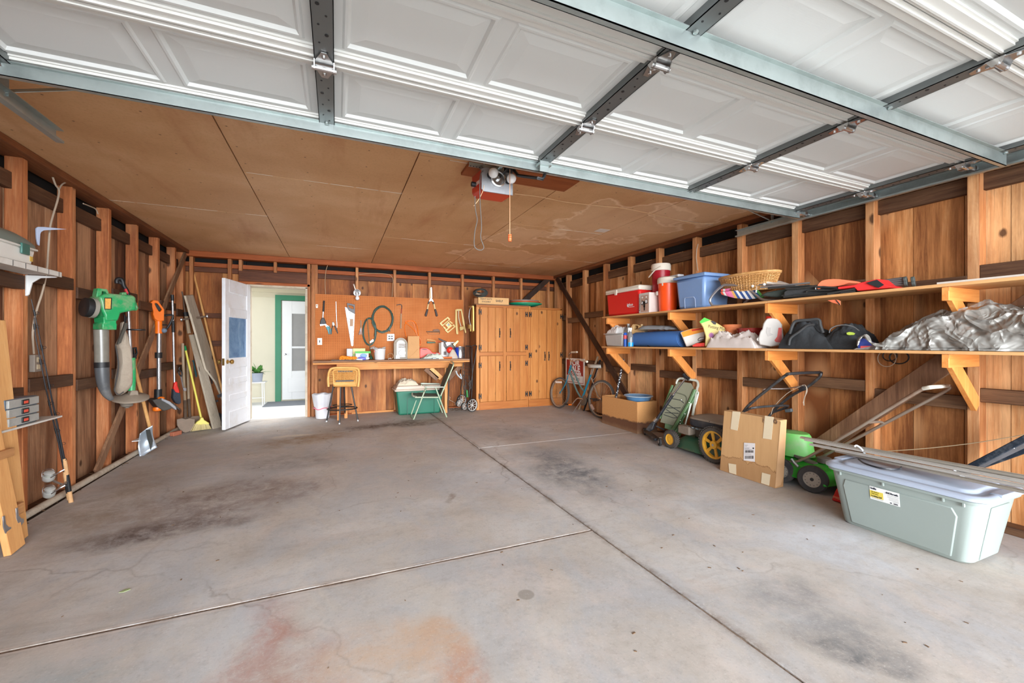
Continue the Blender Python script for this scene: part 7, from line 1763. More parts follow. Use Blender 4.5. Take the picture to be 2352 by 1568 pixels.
for (x0, x1, w0, w1) in ((745, 868, -32, 62), (815, 832, -75, -30), (565, 580, -75, -40)):
    p0, p1 = RXl(x0, 1000, 3.50), RXl(x1, 1000, 3.50)
    def f(u, v): y = p0.y + (p1.y - p0.y) * u; a = radians(180 - (w0 + (w1 - w0) * v)); return V(a_.x + .096 * cos(a), y, a_.z + .096 * sin(a))
    mb.grid(f, 6, 10)
o_ = mb.build('buckle_patch', mat('patch_black', (28, 32, 40), .8), g); s_ = o_.modifiers.new('t', 'SOLIDIFY'); s_.thickness = .006
g = thing('grey_cushion', 'grey padded cushion lying on top of the blue rolled mat', 'cushion', (3.66, 3.9, LZ + .18))
a_ = RXl(580, 900, 3.70); b_ = RXl(945, 900, 3.70)
mb = MB(); Y0, Y1 = a_.y, b_.y
def f(u, v, top=1):
    e = max(0, (1 - (2 * u - 1) ** 4) * (1 - (2 * v - 1) ** 4)) ** .5
    return V(3.56 + .26 * v, Y0 + (Y1 - Y0) * u, LZ + .19 + .05 * (1 - u) * .4 + top * (.012 + .062 * e * (1 - .35 * u) + .004 * sin(u * 40) * (u > .6)))
mb.grid(lambda u, v: f(u, v, 1), 26, 12); mb.grid(lambda u, v: f(u, v, -.15), 26, 12); mb.prism([V(3.62, Y0 + .0, LZ + .22), V(3.60, Y0 + .06, LZ + .285), V(3.64, Y0 - .06, LZ + .25)], (.06, 0, 0))
mb.build('pad', mat('cushion_grey', (158, 164, 168), .8, var=.1), g)
MB().b2((3.60, Y1 + .02, LZ + .178), (3.80, Y1 - .02 + .2, LZ + .19)).build('strap', M_black, g)
# snack bag, potting mix
g = thing('paper_sack', 'white and orange printed sack tipped on the lower shelf', 'sack', RXl(1090, 1100, 3.56))
P = PL(RXl(1090, 1100, 3.54), 0, Z6, nrm=(-1, -.6, 0))
draw(g, 'sack', mat('sack_white', (226, 220, 210), .5), P, [(962, 955), (1075, 918), (1210, 900), (1225, 940), (1225, 1030), (1120, 1090), (1030, 1112), (1000, 1040)], .06, off=-.06, bev=.012)
draw(g, 'orange_band', mat('sack_orange', (236, 150, 50), .5), P, [(964, 955), (1075, 918), (1210, 900), (1224, 945), (1100, 975), (985, 1008)], .002, off=.001, bev=0)
draw(g, 'red_print', mat('sack_red', (206, 52, 32), .5), P, [(1075, 925), (1210, 903), (1212, 920), (1080, 942)], .002, off=.003, bev=0)
rod(g, 'black_mark', M_black, P, [(1215, 1005), (1170, 1012), (1145, 1030), (1155, 1045), (1215, 1025)], .003, off=.003, k=3)
g = thing('potting_mix', 'tan potting mix bag with bright green top and flower pictures', 'bag', RXl(1300, 1105, 3.56))
P = PL(RXl(1290, 1105, 3.52), 0, Z6, nrm=(-1, -.8, 0))
draw(g, 'bag', mat('potting_tan', (216, 192, 120), .35, var=.1), P, [(1160, 842), (1212, 795), (1340, 850), (1430, 905), (1442, 930), (1400, 970), (1330, 1050), (1260, 1110), (1222, 1108), (1228, 1000), (1200, 905)], .05, off=-.05, bev=.01)
draw(g, 'green_top', mat('potting_green', (78, 196, 64), .35), P, [(1160, 842), (1212, 795), (1280, 822), (1180, 858)], .002, off=.001, bev=0)
draw(g, 'dark_emblem', M_shade, P, [(1278, 832), (1310, 832), (1342, 850), (1335, 872), (1310, 866)], .002, off=.001, bev=0)
fx = (P(1430, 920) - P(1255, 890)).normalized(); text(g, 'lettering', 'Potting Mix', mat('print_olive', (82, 78, 28), .5), P(1345, 905, .002), .045, fx, fx.cross(P.n) * -1 if fx.cross(P.n).z < 0 else fx.cross(P.n), sx=.75)
mb = MB(); rn = random.Random(1)
def flower(mb, cx0, cy0, r, n):
    c = P(cx0, cy0, .003)
    for i in range(n):
        a = 2 * pi * i / n; p = P(cx0 + r * cos(a), cy0 + r * sin(a), .003); s_ = P(cx0 + r * .55 * cos(a + .2), cy0 + r * .55 * sin(a + .2), .003); s2 = P(cx0 + r * .55 * cos(a - .2), cy0 + r * .55 * sin(a - .2), .003); mb.add([c, s2, p, s_], [(0, 1, 2, 3)])
flower(mb, 1290, 988, 40, 12); mb.build('purple_flower', mat('print_purple', (150, 70, 150), .5), g)
mb = MB(); flower(mb, 1370, 1020, 48, 14); mb.build('red_flower', mat('print_red', (214, 52, 36), .5), g)
g = thing('crumpled_packet', 'red and white packet lying under the tipped sack', 'packet', RXl(1160, 1105, 3.5))
draw(g, 'packet', mat('packet_red', (206, 60, 48), .5, var=.5, vs=40), PL(RXl(1160, 1105, 3.48), 0, Z6, nrm=(-1, -.5, 0)), [(1085, 1098), (1130, 1072), (1222, 1068), (1222, 1108), (1095, 1110)], .02, off=-.02, bev=.004)
# pots and bowls
c = RXl(1510, 1020, 3.72)
g = thing('glass_bowl', 'brownish see-through bowl under the terracotta pot', 'bowl', V(c.x, c.y, LZ))
r = .14; MB().lathe([(0, 0), (r * .7, 0), (r * .98, .135), (r, .14), (r * .95, .138), (r * .66, .01), (0, .01)], V(c.x, c.y, LZ), n=30).build('bowl', mat('bowl_amber', (150, 92, 62), .15, trans=.35), g)
mb = MB()
for i in range(24):
    a = 2 * pi * i / 24; mb.tube([V(c.x + r * .72 * cos(a), c.y + r * .72 * sin(a), LZ + .02), V(c.x + r * .97 * cos(a), c.y + r * .97 * sin(a), LZ + .13)], .003, 4)
mb.build('bowl_ribs', mat('bowl_rib', (120, 66, 44), .3), g)
cylth('terracotta_pot', 'small orange terracotta pot sitting in the amber bowl', 'pot', [('pot', mat('terracotta', (224, 128, 78), .75), [(0, 0), (.06, 0), (.078, .085), (.088, .085), (.09, .115), (.08, .115), (.074, .09), (.055, .01), (0, .01)], {})], V(c.x, c.y, LZ + .12))
c = RXl(1725, 1060, 3.70); c.z = LZ
cylth('red_bowl', 'shiny dark red plastic bowl behind the white rag', 'bowl', [('bowl', mat('bowl_maroon', (150, 44, 38), .2, coat=.5), [(0, .02), (.085, .02), (.12, .10), (.132, .185), (.135, .19), (.128, .186), (.11, .10), (.08, .03), (0, .03)], {}), ('foot', mat('bowl_maroon', (150, 44, 38), .2), [(.07, .0), (.075, .02), (0, .02)], {})], c)
o = crumple('cleaning_rag', mat('rag_white_beige', (214, 202, 194), .9, var=.2, vs=7), (3.46, RXl(1825, 1100, 3.55).y, LZ + .001), (3.68, RXl(1300, 1100, 3.55).y, LZ + .175), 6, .35, n=34, prof=None)
tag(o, 'heap of white and beige rags on the lower shelf before the red bowl', 'rag')
# milk jug
c = RXl(1950, 1090, 3.60)
g = thing('plastic_jug', 'cloudy white jug with red cap and red label', 'jug', V(c.x, c.y, LZ))
P = PL(V(3.57, c.y, LZ), 0, Z6, nrm=(-1, -.7, 0))
MB().prism(spl(P.pts([(1812, 1088), (1815, 960), (1840, 925), (1850, 870), (1880, 825), (1900, 812), (1990, 812), (2045, 870), (2050, 900), (2052, 1090)], -.09), 2, True), P.n * .13).build('jug', mat('jug_cloudy', (206, 200, 192), .35, trans=.15), g, bev=.02)
MB().cyl(P(1945, 812, -.025) + V(0, 0, -.004), P(1945, 795, -.025) + V(0, 0, .012), .050, n=24).build('cap', mat('cap_red', (214, 52, 40), .35), g, bev=.004)
draw(g, 'label', mat('label_red_yellow', (200, 52, 34), .4, var=.4, vs=30), P, [(2015, 905), (2050, 905), (2050, 1065), (1985, 1060), (1970, 1040), (2000, 1000)], .002, off=.041, bev=0)
draw(g, 'handle_recess_shade', mat('jug_shadow', (178, 172, 166), .4), P, [(1890, 900), (1930, 905), (1925, 960), (1960, 980), (1900, 1000), (1880, 950)], .002, off=.041, bev=0)  # flat darker patch: shade of the handle hollow painted on the jug
MB().lathe([(0, 0), (.018, 0), (.018, .012), (0, .012)], P(1805, 1030, .02), P.n, 14).build('spout', mat('jug_cloudy', (206, 200, 192), .35), g)
# black bags
M_bb = mat('black_cloth', (44, 46, 48), .85, var=.35, vs=10, bump=.5, bs=20)
Y = lambda x, X=3.6: RX(*Z7(x, 900), X).y
def zt7(x, y, X=3.62): return RX(*Z7(x, y), X).z
g = thing('duffel_bag', 'slumped black duffel bag with strap on the lower shelf', 'bag', (3.62, Y(250), LZ))
o = crumple('bag', M_bb, (3.47, Y(560), LZ + .002), (3.80, Y(40), zt7(200, 745)), 11, .2, g, n=44, ro=.03, pv=True, prof=lambda v: .45 + .9 * min(1, v / .6) ** 1.6); 
P = PL((3.52, Y(250), LZ), 0, Z7, nrm=(-1, -.3, 0))
rod(g, 'strap', mat('strap_charcoal', (56, 56, 56), .7), P, [(60, 880), (85, 800), (120, 755), (230, 745), (340, 740), (360, 800), (385, 870)], .012, off=.0, k=4)
rod(g, 'strap', mat('strap_charcoal', (56, 56, 56), .7), P, [(50, 990), (70, 920), (150, 860), (230, 800), (300, 790)], .010, off=.03, k=4)
g = thing('backpack', 'black backpack with a small green emblem beside the silver tarp', 'backpack', (3.65, Y(630), LZ))
o = crumple('bag', M_bb, (3.50, Y(800), LZ + .002), (3.82, Y(420), zt7(590, 790)), 13, .16, g, n=40, ro=.02, pv=True, prof=lambda v: 1.0 + .4 * sin(pi * v))
P = PL((3.50, Y(640), LZ), 0, Z7, nrm=(-1, -.5, .2))
draw(g, 'emblem', mat('emblem_green', (150, 168, 48), .6, var=.3, vs=40), P, [(615, 870), (640, 862), (680, 866), (700, 876), (690, 890), (640, 893), (618, 886)], .004, off=.03, bev=0)
rod(g, 'piping', mat('piping_grey', (84, 82, 80), .6), P, [(445, 870), (460, 830), (520, 800), (600, 792), (680, 810), (740, 850)], .004, off=.02, k=4)
g = thing('blue_box', 'small flat blue and red box under the edge of the silver tarp', 'box', RX(*Z7(830, 1015), 3.5))
P = PL(RX(*Z7(850, 1015), 3.47), 0, Z7, nrm=(-1, -.2, 0))
draw(g, 'box', mat('box_blue', (44, 60, 130), .4), P, [(752, 925), (800, 925), (945, 985), (958, 1018), (752, 1020)], -.0 or .06, off=-.06, bev=.003)
draw(g, 'red_side', mat('box_red', (190, 70, 70), .5), P, [(752, 998), (950, 995), (955, 1018), (752, 1020)], .001, off=.001, bev=0)
# silver tarp
M_tarp = NT('silver_tarp'); p = M_tarp.coord(); n_ = M_tarp.noise(p, 5, 4, .6)
M_tarp.L(M_tarp.ramp(n_, [(.35, (126, 120, 112)), (.6, (176, 174, 168)), (.75, (206, 204, 198))]), M_tarp.b.inputs['Base Color']); M_tarp.b.inputs['Metallic'].default_value = .4; M_tarp.b.inputs['Roughness'].default_value = .42
def rdg(sc_, ds): return M_tarp.math('ABSOLUTE', M_tarp.math('SUBTRACT', M_tarp.noise(p, sc_, 2, .5, ds), .5))
hh = M_tarp.math('ADD', rdg(5, .8), M_tarp.math('MULTIPLY', rdg(10, .5), .32))
M_tarp.bump(M_tarp.math('MULTIPLY', hh, -1), 1.0, .13); M_tarp = M_tarp.m
g = thing('silver_tarp', 'big crumpled silver grey tarp piled on the lower shelf', 'tarp', (3.62, .95, LZ))
crumple('tarp_heap', M_tarp, (3.46, .55, LZ + .02), (3.84, Y(1050), zt7(1950, 560, 3.6)), 21, .26, g, n=70, ro=.05, pv=True, prof=lambda v: 1.28 - .35 * v)
crumple('tarp_spill', M_tarp, (3.455, .45, LZ + .003), (3.82, Y(720, 3.5), LZ + .12), 27, .22, g, n=50, ro=.04, prof=lambda u: .7 + .3 * sin(u * 9))
for q in ([(720, 1000), (740, 930), (800, 895), (850, 960), (900, 985), (1000, 1000)],):
    P = PL((3.475, 1.2, LZ), 0, Z7, nrm=(-1, -.1, 0)); pp_ = P.pts(q, -.01)
    pp_ = spl(pp_, 5); MB().tube(pp_, [.016 * (.4 + .6 * abs(sin(i * .4))) for i in range(len(pp_))], 6, sq=.6).build('fold_ridge', M_tarp, g)
tag(crumple('dry_leaf', mat('leaf_brown', (196, 146, 92), .8), (3.45, .62, LZ + .001), (3.55, .78, LZ + .05), 31, .5, n=10), 'dry brown leaf on the lower shelf at the foot of the tarp', 'leaf')
g = thing('cable_coil', 'black cable coil hanging on the wall under the lower shelf', 'cable', RX(*Z7(1100, 1170), XR - .01))
for i, (cx0, cy0, rx_, ry_) in enumerate(((1130, 1110, 95, 62), (1040, 1095, 70, 50), (1010, 1120, 90, 80))):
    P = PL((XRB - .05, 1.6, .9), 0, Z7, nrm=(-1, 0, 0)); MB().tube([P(cx0 + rx_ * cos(2 * pi * a / 20), cy0 + ry_ * sin(2 * pi * a / 20), .006 * i) for a in range(20)], .005 - .001 * i, 6, closed=True).build('loop', M_black if i < 2 else M_wire, g)
tag(MB().tube([RX(*Z6(x, y), XR - .012) for x, y in [(1145, 0), (1130, 60), (1125, 150), (1135, 230), (1142, 290)]], .005, 6).build('wall_cable', M_wire), 'pale cable running down a stud behind the blue tote', 'cable')

# ---- bicycle
bp_f, bp_r = FL(*ZB(395, 1052)), FL(*ZB(1062, 1212))
dY = bp_r - bp_f; azb = degrees(atan2(dY.y, dY.x)); nrm = V(-dY.y, dY.x, 0).normalized()
if nrm.x > 0: nrm = -nrm
nrm = (nrm + V(0, 0, .12)).normalized()
g = thing('bicycle', 'old teal step-through bicycle with white saddle leaning in the corner', 'bicycle', (bp_f + bp_r) / 2)
P = PL(bp_r, 0, ZB, nrm=nrm)
wf_ = P(395, 795); wr_ = P(1075, 898); rf_ = (wf_ - P(395, 1050)).length; rr_ = (wr_ - P(1070, 1214)).length
M_tire = mat('bike_tyre', (74, 70, 66), .85, var=.2, vs=20); M_rimb = mat('bike_rim', (186, 178, 164), .3, .7, dirt=((120, 90, 60), .4))
wheel(g, wf_, nrm, rf_, .036, 28, M_tire, M_rimb, M_chrome, tr=.10, rim=.05, hub=.07, sp=.0012)
wheel(g, wr_, nrm, rr_, .036, 28, M_tire, M_rimb, M_chrome, tr=.10, rim=.05, hub=.07, sp=.0012)
M_teal = mat('bike_teal', (30, 120, 146), .3, .3); M_tealg = mat('bike_teal_dusty', (92, 116, 112), .5, .2)
for nm_, m_, q, r in (('head_tube', M_teal, [(583, 345), (545, 480)], .018), ('top_tube', M_tealg, [(588, 385), (640, 480), (700, 620), (740, 700), (785, 760)], .014), ('down_tube', M_tealg, [(560, 450), (600, 560), (640, 680), (690, 790), (745, 880)], .015), ('seat_tube', M_teal, [(905, 500), (765, 885)], .015), ('seat_stay', M_rimb, [(905, 540), (960, 670), (1010, 830), (1065, 895)], .009), ('chain_stay', M_shade, [(760, 892), (1010, 895)], .010)):
    rod(g, nm_, m_, P, q, r, k=3 if len(q) > 2 else 0)
for o_ in (-.045, .045): rod(g, 'fork_blade', M_teal, P, [(535, 500), (520, 570), (470, 690), (400, 800)], .009, off=o_, k=3)
rod(g, 'seat_post', M_chrome, P, [(925, 410), (905, 500)], .012); rod(g, 'seat_brace', M_chrome, P, [(1020, 420), (985, 540), (950, 590), (905, 540)], .007)
MB().loft([[P(*p, o_) for p in pp] for o_, pp in ((-.07, [(900, 340), (1060, 345), (1070, 385), (930, 390)]), (-.03, [(850, 325), (1070, 330), (1078, 400), (870, 385)]), (.03, [(845, 325), (1070, 330), (1078, 400), (862, 385)]), (.08, [(900, 345), (1065, 350), (1070, 385), (930, 390)]))]).build('saddle', mat('saddle_white', (206, 206, 196), .5), g, bev=.012)
rod(g, 'handlebar_stem', M_chrome, P, [(583, 345), (592, 300), (605, 280)], .011)
hb = spl([P(590, 130, -.16), P(555, 160, -.15), P(545, 220, -.10), P(585, 275, -.03), P(640, 285, .04), P(680, 262, .12), P(745, 258, .22)], 5)
MB().tube(hb, .010, 8).build('handlebar', M_chrome, g)
MB().tube([P(590, 132, -.16), P(680, 130, -.12)], .017, 10).build('grip', mat('grip_cream', (216, 206, 188), .6), g)
MB().tube([P(740, 258, .21), P(845, 288, .28)], .017, 10).build('grip', mat('grip_cream', (216, 206, 188), .6), g)
MB().lathe([(.0, .01), (.07, .012), (.085, .008), (.085, .002), (.07, 0), (0, 0)], P(785, 920), nrm, 28).build('chain_wheel', mat('chainring', (120, 116, 108), .4, .8), g)
rod(g, 'crank_arm', M_chrome, P, [(775, 900), (700, 885), (660, 910), (600, 985)], .009, off=.05, k=3)
draw(g, 'pedal', M_black, P, [(505, 975), (580, 975), (610, 1000), (545, 1000)], .07, off=.03, bev=.006)
draw(g, 'pedal_reflector', M_orange, P, [(542, 980), (592, 980), (592, 1000), (542, 1000)], .006, off=.104, bev=0)
ks = [P(745, 930, .02), FL(*ZB(605, 1130))]; rod(g, 'kickstand', M_chrome, P, [(750, 920), (610, 1125)], .008, off=.06)
draw(g, 'reflector', mat('reflector_white', (226, 220, 212), .3), P, [(330, 605), (432, 612), (430, 640), (332, 638)], .01, off=.02, bev=.002)
draw(g, 'reflector', mat('reflector_clear', (176, 150, 136), .3), P, [(895, 995), (925, 980), (972, 1060), (945, 1085)], .01, off=.02, bev=.002)
draw(g, 'hub_gear', M_shade, P, [(945, 900), (1040, 905), (1045, 925), (950, 940)], .02, off=.03, bev=.004)
# sign
g = thing('for_sale_sign', 'red and white for sale by owner sign behind the bicycle', 'sign', (XR - .02, 6.25, .5))
P = PL((XR - .012, 6, 1), 0, ZB, nrm=(-1, 0, 0))
q = P.pts([(498, 228), (803, 240), (795, 672), (500, 610)]); y0, y1 = q[0].y, q[1].y; z1, z0 = (q[0].z + q[1].z) / 2, (q[2].z + q[3].z) / 2 - .01
MB().b2((XR - .016, y1, z0), (XR - .008, y0, z1)).build('panel', mat('sign_white', (226, 222, 216), .5), g)
yc = (y0 + y1) / 2; w_ = (y0 - y1); h_ = z1 - z0
MB().b2((XR - .0175, y1 + w_ * .06, z0 + h_ * .33), (XR - .016, y0 - w_ * .06, z1 - h_ * .06)).build('red_field', mat('sign_red', (150, 36, 30), .5), g)
mb = MB(); mb.b2((XR - .0175, y1 + w_ * .05, z0 + h_ * .05), (XR - .016, y0 - w_ * .05, z0 + h_ * .07)); mb.b2((XR - .0175, y1 + w_ * .05, z0 + h_ * .05), (XR - .016, y1 + w_ * .06, z0 + h_ * .33)); mb.b2((XR - .0175, y0 - w_ * .06, z0 + h_ * .05), (XR - .016, y0 - w_ * .05, z0 + h_ * .33)); mb.build('red_border', mat('sign_red', (150, 36, 30), .5), g)
for s_, f, sz in (('FOR', .815, .27), ('SALE', .59, .27), ('BY OWNER', .40, .15)):
    text(g, 'lettering', s_, M_white, (XR - .0185, yc, z0 + h_ * f), h_ * sz * 1.12, (0, -1, 0), (0, 0, 1), sx=1.25 if s_ != 'BY OWNER' else 1.1, wt=.035)
text(g, 'phone_number', '206 295', M_black, (XR - .0165, yc - .02, z0 + h_ * .19), h_ * .15, (0, -1, 0), (0, 0, 1), sx=1.3)
# loose lath behind the saddle
for q, lb, m_ in ((([(975, 330), (1020, 205)]), 'short pale stick leaning behind the bicycle saddle', M_handle_g), (([(1035, 325), (1055, 262)]), 'short dark stick leaning behind the bicycle saddle', M_black)):
    P = PL((XR - .06, 5.5, 1), 0, ZB, nrm=(-1, 0, 0)); a_, b_ = P(*q[0]), P(*q[1]); d_ = (a_ - b_).normalized(); L_ = (b_.z - fz(a_.y)) / -d_.z
    tag(MB().bar(b_, b_ + d_ * L_ * .985, .012, .03, (1, 0, 0)).build('lath', m_), lb, 'stick')
# patterned stick
a_, b_ = RX(*ZB(1440, 245), XR - .01), RX(*ZB(1330, 815), 3.74); d_ = (b_ - a_).normalized()
t = NT('black_white_pattern'); vo = t.n('TexVoronoi'); vo.inputs['Scale'].default_value = 42; t.L(t.coord(), vo.inputs['Vector']); t.L(t.ramp(vo.outputs['Distance'], [(.38, (222, 222, 222)), (.42, (34, 38, 46))]), t.b.inputs['Base Color'])
L_ = (a_.z - fz(b_.y)) / -d_.z
tag(MB().tube([a_, a_ + d_ * L_ * .98], .016, 10).build('hockey_stick', t.m), 'black and white patterned stick leaning behind the wooden box', 'stick')

# ---- wooden box and basin
A_, B_ = FL(1380, 971), FL(1467, 996); bx0 = (A_.x + B_.x) / 2; zt = RX(1467, 924, bx0).z
M_part = mat('particle_board', (204, 146, 88), .75, var=.1, vs=20, dirt=None)
t = NT('stained_particle_board'); p = t.n('NewGeometry').outputs['Position']; sp = t.n('SeparateXYZ'); t.L(p, sp.inputs[0]); nn = t.noise(p, 9, 5, .7); n5 = t.noise(p, 60, 4, .6)
h = t.math('ADD', sp.outputs[2], t.math('MULTIPLY', nn, .09)); c0 = t.mix(n5, (194, 134, 78), (214, 160, 100))
col = t.mix(t.ramp(h, [(.19, .9), (.215, .95), (.235, 0.0)]), c0, (92, 58, 44)); col = t.mix(t.ramp(h, [(.10, .6), (.15, 0.0)]), col, (150, 116, 84)); t.L(col, t.b.inputs['Base Color']); t.b.inputs['Roughness'].default_value = .75; M_part = t.m
g = thing('wooden_box', 'open orange brown particle board box with a water stain', 'box', ((bx0 + 3.87) / 2, (A_.y + B_.y) / 2, B_.z))
x0, x1, y0, y1, zb = bx0, 3.84, B_.y, A_.y, fz(B_.y)
for nm_, lo, hi in (('front_board', (x0, y0, zb), (x0 + .018, y1, zt)), ('rear_board', (x1 - .018, y0, zb), (x1, y1, zt)), ('end_board', (x0 + .018, y0, zb), (x1 - .018, y0 + .018, zt)), ('end_board', (x0 + .018, y1 - .018, zb), (x1 - .018, y1, zt)), ('bottom_board', (x0 + .018, y0 + .018, zb), (x1 - .018, y1 - .018, zb + .018))):
    MB().b2(lo, hi).build(nm_, M_part, g, bev=.002)
g = thing('wash_basin', 'round blue enamel basin resting across the stained wooden box', 'basin', (3.70, 4.36, zt - .05))
c = V(3.69, 4.42, zt - .045)
MB().lathe([(0, 0), (.115, 0), (.15, .05), (.165, .085), (.182, .092), (.184, .1), (.17, .1), (.158, .09), (.14, .05), (.105, .008), (0, .008)], c, n=40).build('basin', mat('basin_blue', (84, 128, 168), .35, dirt=((150, 166, 176), .5)), g)
MB().tube([c + V(.183 * cos(a * pi / 20), .183 * sin(a * pi / 20), .099) for a in range(40)], .006, 6, closed=True).build('rolled_rim', mat('rim_pale', (170, 184, 192), .4), g)
# ================================================================ on the floor along the right wall
M_lblk = mat('scuffed_black', (44, 46, 52), .45, .3, dirt=((120, 116, 110), .5), vs=22)
# folded scooter
g = thing('kick_scooter', 'folded silver and black scooter leaning beside the green lounge chair', 'scooter', FL(1500, 1010))
P = PL((3.47, 3.85, .4), 0, ZG, nrm=(-1, -.45, .15))
rod(g, 'steering_tube', M_chrome, P, [(680, 190), (495, 435)], .011, off=.02)
rod(g, 'lower_tube', M_lblk, P, [(500, 425), (255, 800)], .017, off=.02)
draw(g, 'clamp', M_chrome, P, [(465, 405), (480, 400), (532, 432), (522, 448), (495, 445)], .04, off=0, bev=.004)
rod(g, 'grip', M_black, P, [(655, 122), (675, 160), (735, 198)], .021, off=.02)
rod(g, 'head_clamp', M_chrome, P, [(262, 790), (215, 835)], .026, off=.02)
draw(g, 'folding_joint', M_lblk, P, [(215, 830), (250, 850), (215, 950), (165, 985), (105, 955), (150, 890)], .05, bev=.008)
a_, b_ = FL(*ZG(75, 1035)) + V(0, 0, .045), FL(*ZG(295, 1205)) + V(0, 0, .05)
MB().bar(a_.lerp(b_, .08) + V(0, 0, .01), a_.lerp(b_, .86) + V(0, 0, .005), .07, .03).build('deck', M_lblk, g, bev=.008)
d_ = (b_ - a_).normalized(); sd = V(-d_.y, d_.x, 0)
for c_ in (a_, b_): wheel(g, c_, sd, .045, .026, 0, M_rubber, mat('caster_grey', (120, 116, 110), .6), M_chrome, tr=.3, hub=.4)
MB().bar(b_ + V(0, 0, .05) - d_ * .05, b_ + V(0, 0, .052) + d_ * .03, .03, .006).build('brake_fender', M_rust, g)
# lounge chair
g = thing('lounge_chair', 'folded green lounge chair standing behind the mower front wheel', 'chair', (3.62, 3.75, fz(3.7)))
P = PL((3.62, 3.75, .4), 0, ZG, nrm=(-1, -.75, .22))
M_gt = mat('lounge_green', (96, 128, 84), .45, .1); M_pt = mat('lounge_pale_tube', (206, 208, 192), .35, .4); M_gf = mat('lounge_fabric', (122, 120, 98), .85, bump=.4, bs=160)
rod(g, 'pale_frame', M_pt, P, [(545, 270), (560, 220), (600, 188), (680, 195), (820, 215), (862, 240), (870, 300), (850, 370), (790, 740)], .015, k=4)
rod(g, 'pale_frame', M_pt, P, [(860, 385), (868, 430), (780, 745)], .013, off=-.05, k=3)
rod(g, 'pale_leg', M_pt, P, [(765, 560), (670, 915)], .012, off=.02)
draw(g, 'back_fabric', M_gf, P, [(560, 240), (640, 240), (770, 262), (805, 330), (700, 560), (600, 760), (540, 905), (305, 845), (400, 520)], .012, bev=.003)
draw(g, 'foot_fabric', mat('lounge_lower', (98, 122, 84), .8), P, [(378, 850), (540, 900), (640, 800), (668, 905), (600, 1078), (560, 1000), (370, 935)], .012, off=-.03, bev=.003)
rod(g, 'green_frame', M_gt, P, [(490, 290), (300, 790)], .017, off=-.02); rod(g, 'green_frame', M_gt, P, [(825, 355), (735, 560), (500, 950)], .02, off=.02); rod(g, 'green_frame', M_gt, P, [(860, 400), (600, 880), (530, 980)], .012, off=.0)
rod(g, 'headrest_piping', mat('piping_olive', (92, 92, 72), .6), P, [(540, 400), (660, 435), (700, 480), (690, 560), (640, 640), (520, 870)], .006, off=.016, k=4)
mb = MB()
for a, b in (((480, 490), (610, 515)), ((400, 630), (610, 628)), ((420, 580), (600, 690)), ((375, 700), (580, 712)), ((390, 650), (560, 770)), ((355, 730), (500, 780)), ((610, 515), (660, 560)), ((500, 780), (560, 778))): mb.tube(P.pts([a, b], .016), .004, 5)
mb.build('elastic_cord', M_black, g)
mb = MB()
for p in ((620, 510), (735, 550), (672, 720), (605, 820), (602, 865), (410, 525), (295, 710)): mb.lathe([(.008, 0), (.006, .006), (0, .008)], P(*p, .035), P.n, 8)
mb.build('rivets', M_chrome, g)
rod(g, 'bottom_bar', M_lblk, P, [(245, 905), (370, 960)], .010)

# green push mower with yellow wheels
g = thing('lawn_mower', 'dusty dark green lawn mower with yellow spoked wheels behind the cardboard', 'lawn mower', (3.6, 3.2, fz(3.2)))
M_gd2 = mat('deck_dark_green', (44, 84, 62), .5, dirt=((112, 96, 78), .8), vs=7); M_yel = mat('wheel_yellow', (224, 164, 50), .5, dirt=((150, 120, 70), .4), vs=16)
M_tirg = mat('tyre_dusty', (78, 72, 66), .9, var=.3, vs=24, bump=.5, bs=60)
def knob_tyre(T, c, r, w_, n, m):
    mb = MB()
    for k in range(n):
        a = 2 * pi * k / n; mb.box(c + V(0, r * .985 * cos(a), r * .985 * sin(a)), (w_, r * .05, r * .10), Matrix.Rotation(a, 3, 'X') @ Matrix.Rotation(.3, 3, 'Y'))
    return mb.build('tread', m, T)
cB = V(3.39, 2.95, fz(2.95) + .178); cF = V(3.41, 3.54, fz(3.54) + .100)
def spoke_wheel(T, c, r, w_, n, m, nm='wheel'):
    mb = MB(); mb.lathe([(r * .76, -w_ / 2), (r * .92, -w_ / 2), (r * .96, -w_ * .3), (r * .96, w_ * .3), (r * .92, w_ / 2), (r * .76, w_ / 2), (r * .76, -w_ / 2)], c, (1, 0, 0), 40); t_ = mb.build(nm, M_tirg, T); knob_tyre(t_, c, r, w_ * .95, 40, M_tirg)
    mb = MB(); mb.lathe([(r * .78, -w_ * .4), (r * .78, w_ * .4), (r * .66, w_ * .36), (r * .66, -w_ * .36), (r * .78, -w_ * .4)], c, (1, 0, 0), 40)
    mb.lathe([(0, -w_ * .5), (r * .22, -w_ * .5), (r * .22, w_ * .5), (0, w_ * .5)], c, (1, 0, 0), 20)
    for k in range(n):
        a = 2 * pi * k / n + .3; d = V(0, cos(a), sin(a)); s_ = V(0, -sin(a), cos(a)); mb.prism([c + d * r * .18 + s_ * r * .06 - V(w_ * .2, 0, 0), c + d * r * .18 - s_ * r * .06 - V(w_ * .2, 0, 0), c + d * r * .70 - s_ * r * .09 - V(w_ * .2, 0, 0), c + d * r * .70 + s_ * r * .09 - V(w_ * .2, 0, 0)], (w_ * .3, 0, 0))
    mb.build('spoked_hub', m, t_, bev=.002); MB().lathe([(r * .07, -w_ * .58), (r * .07, -w_ * .5), (0, -w_ * .5)], c, (1, 0, 0), 12).build('axle_nut', M_chrome, t_)
    return t_
spoke_wheel(g, cB, .178, .05, 6, M_yel); spoke_wheel(g, V(3.80, 2.95, cB.z), .178, .05, 6, M_yel)
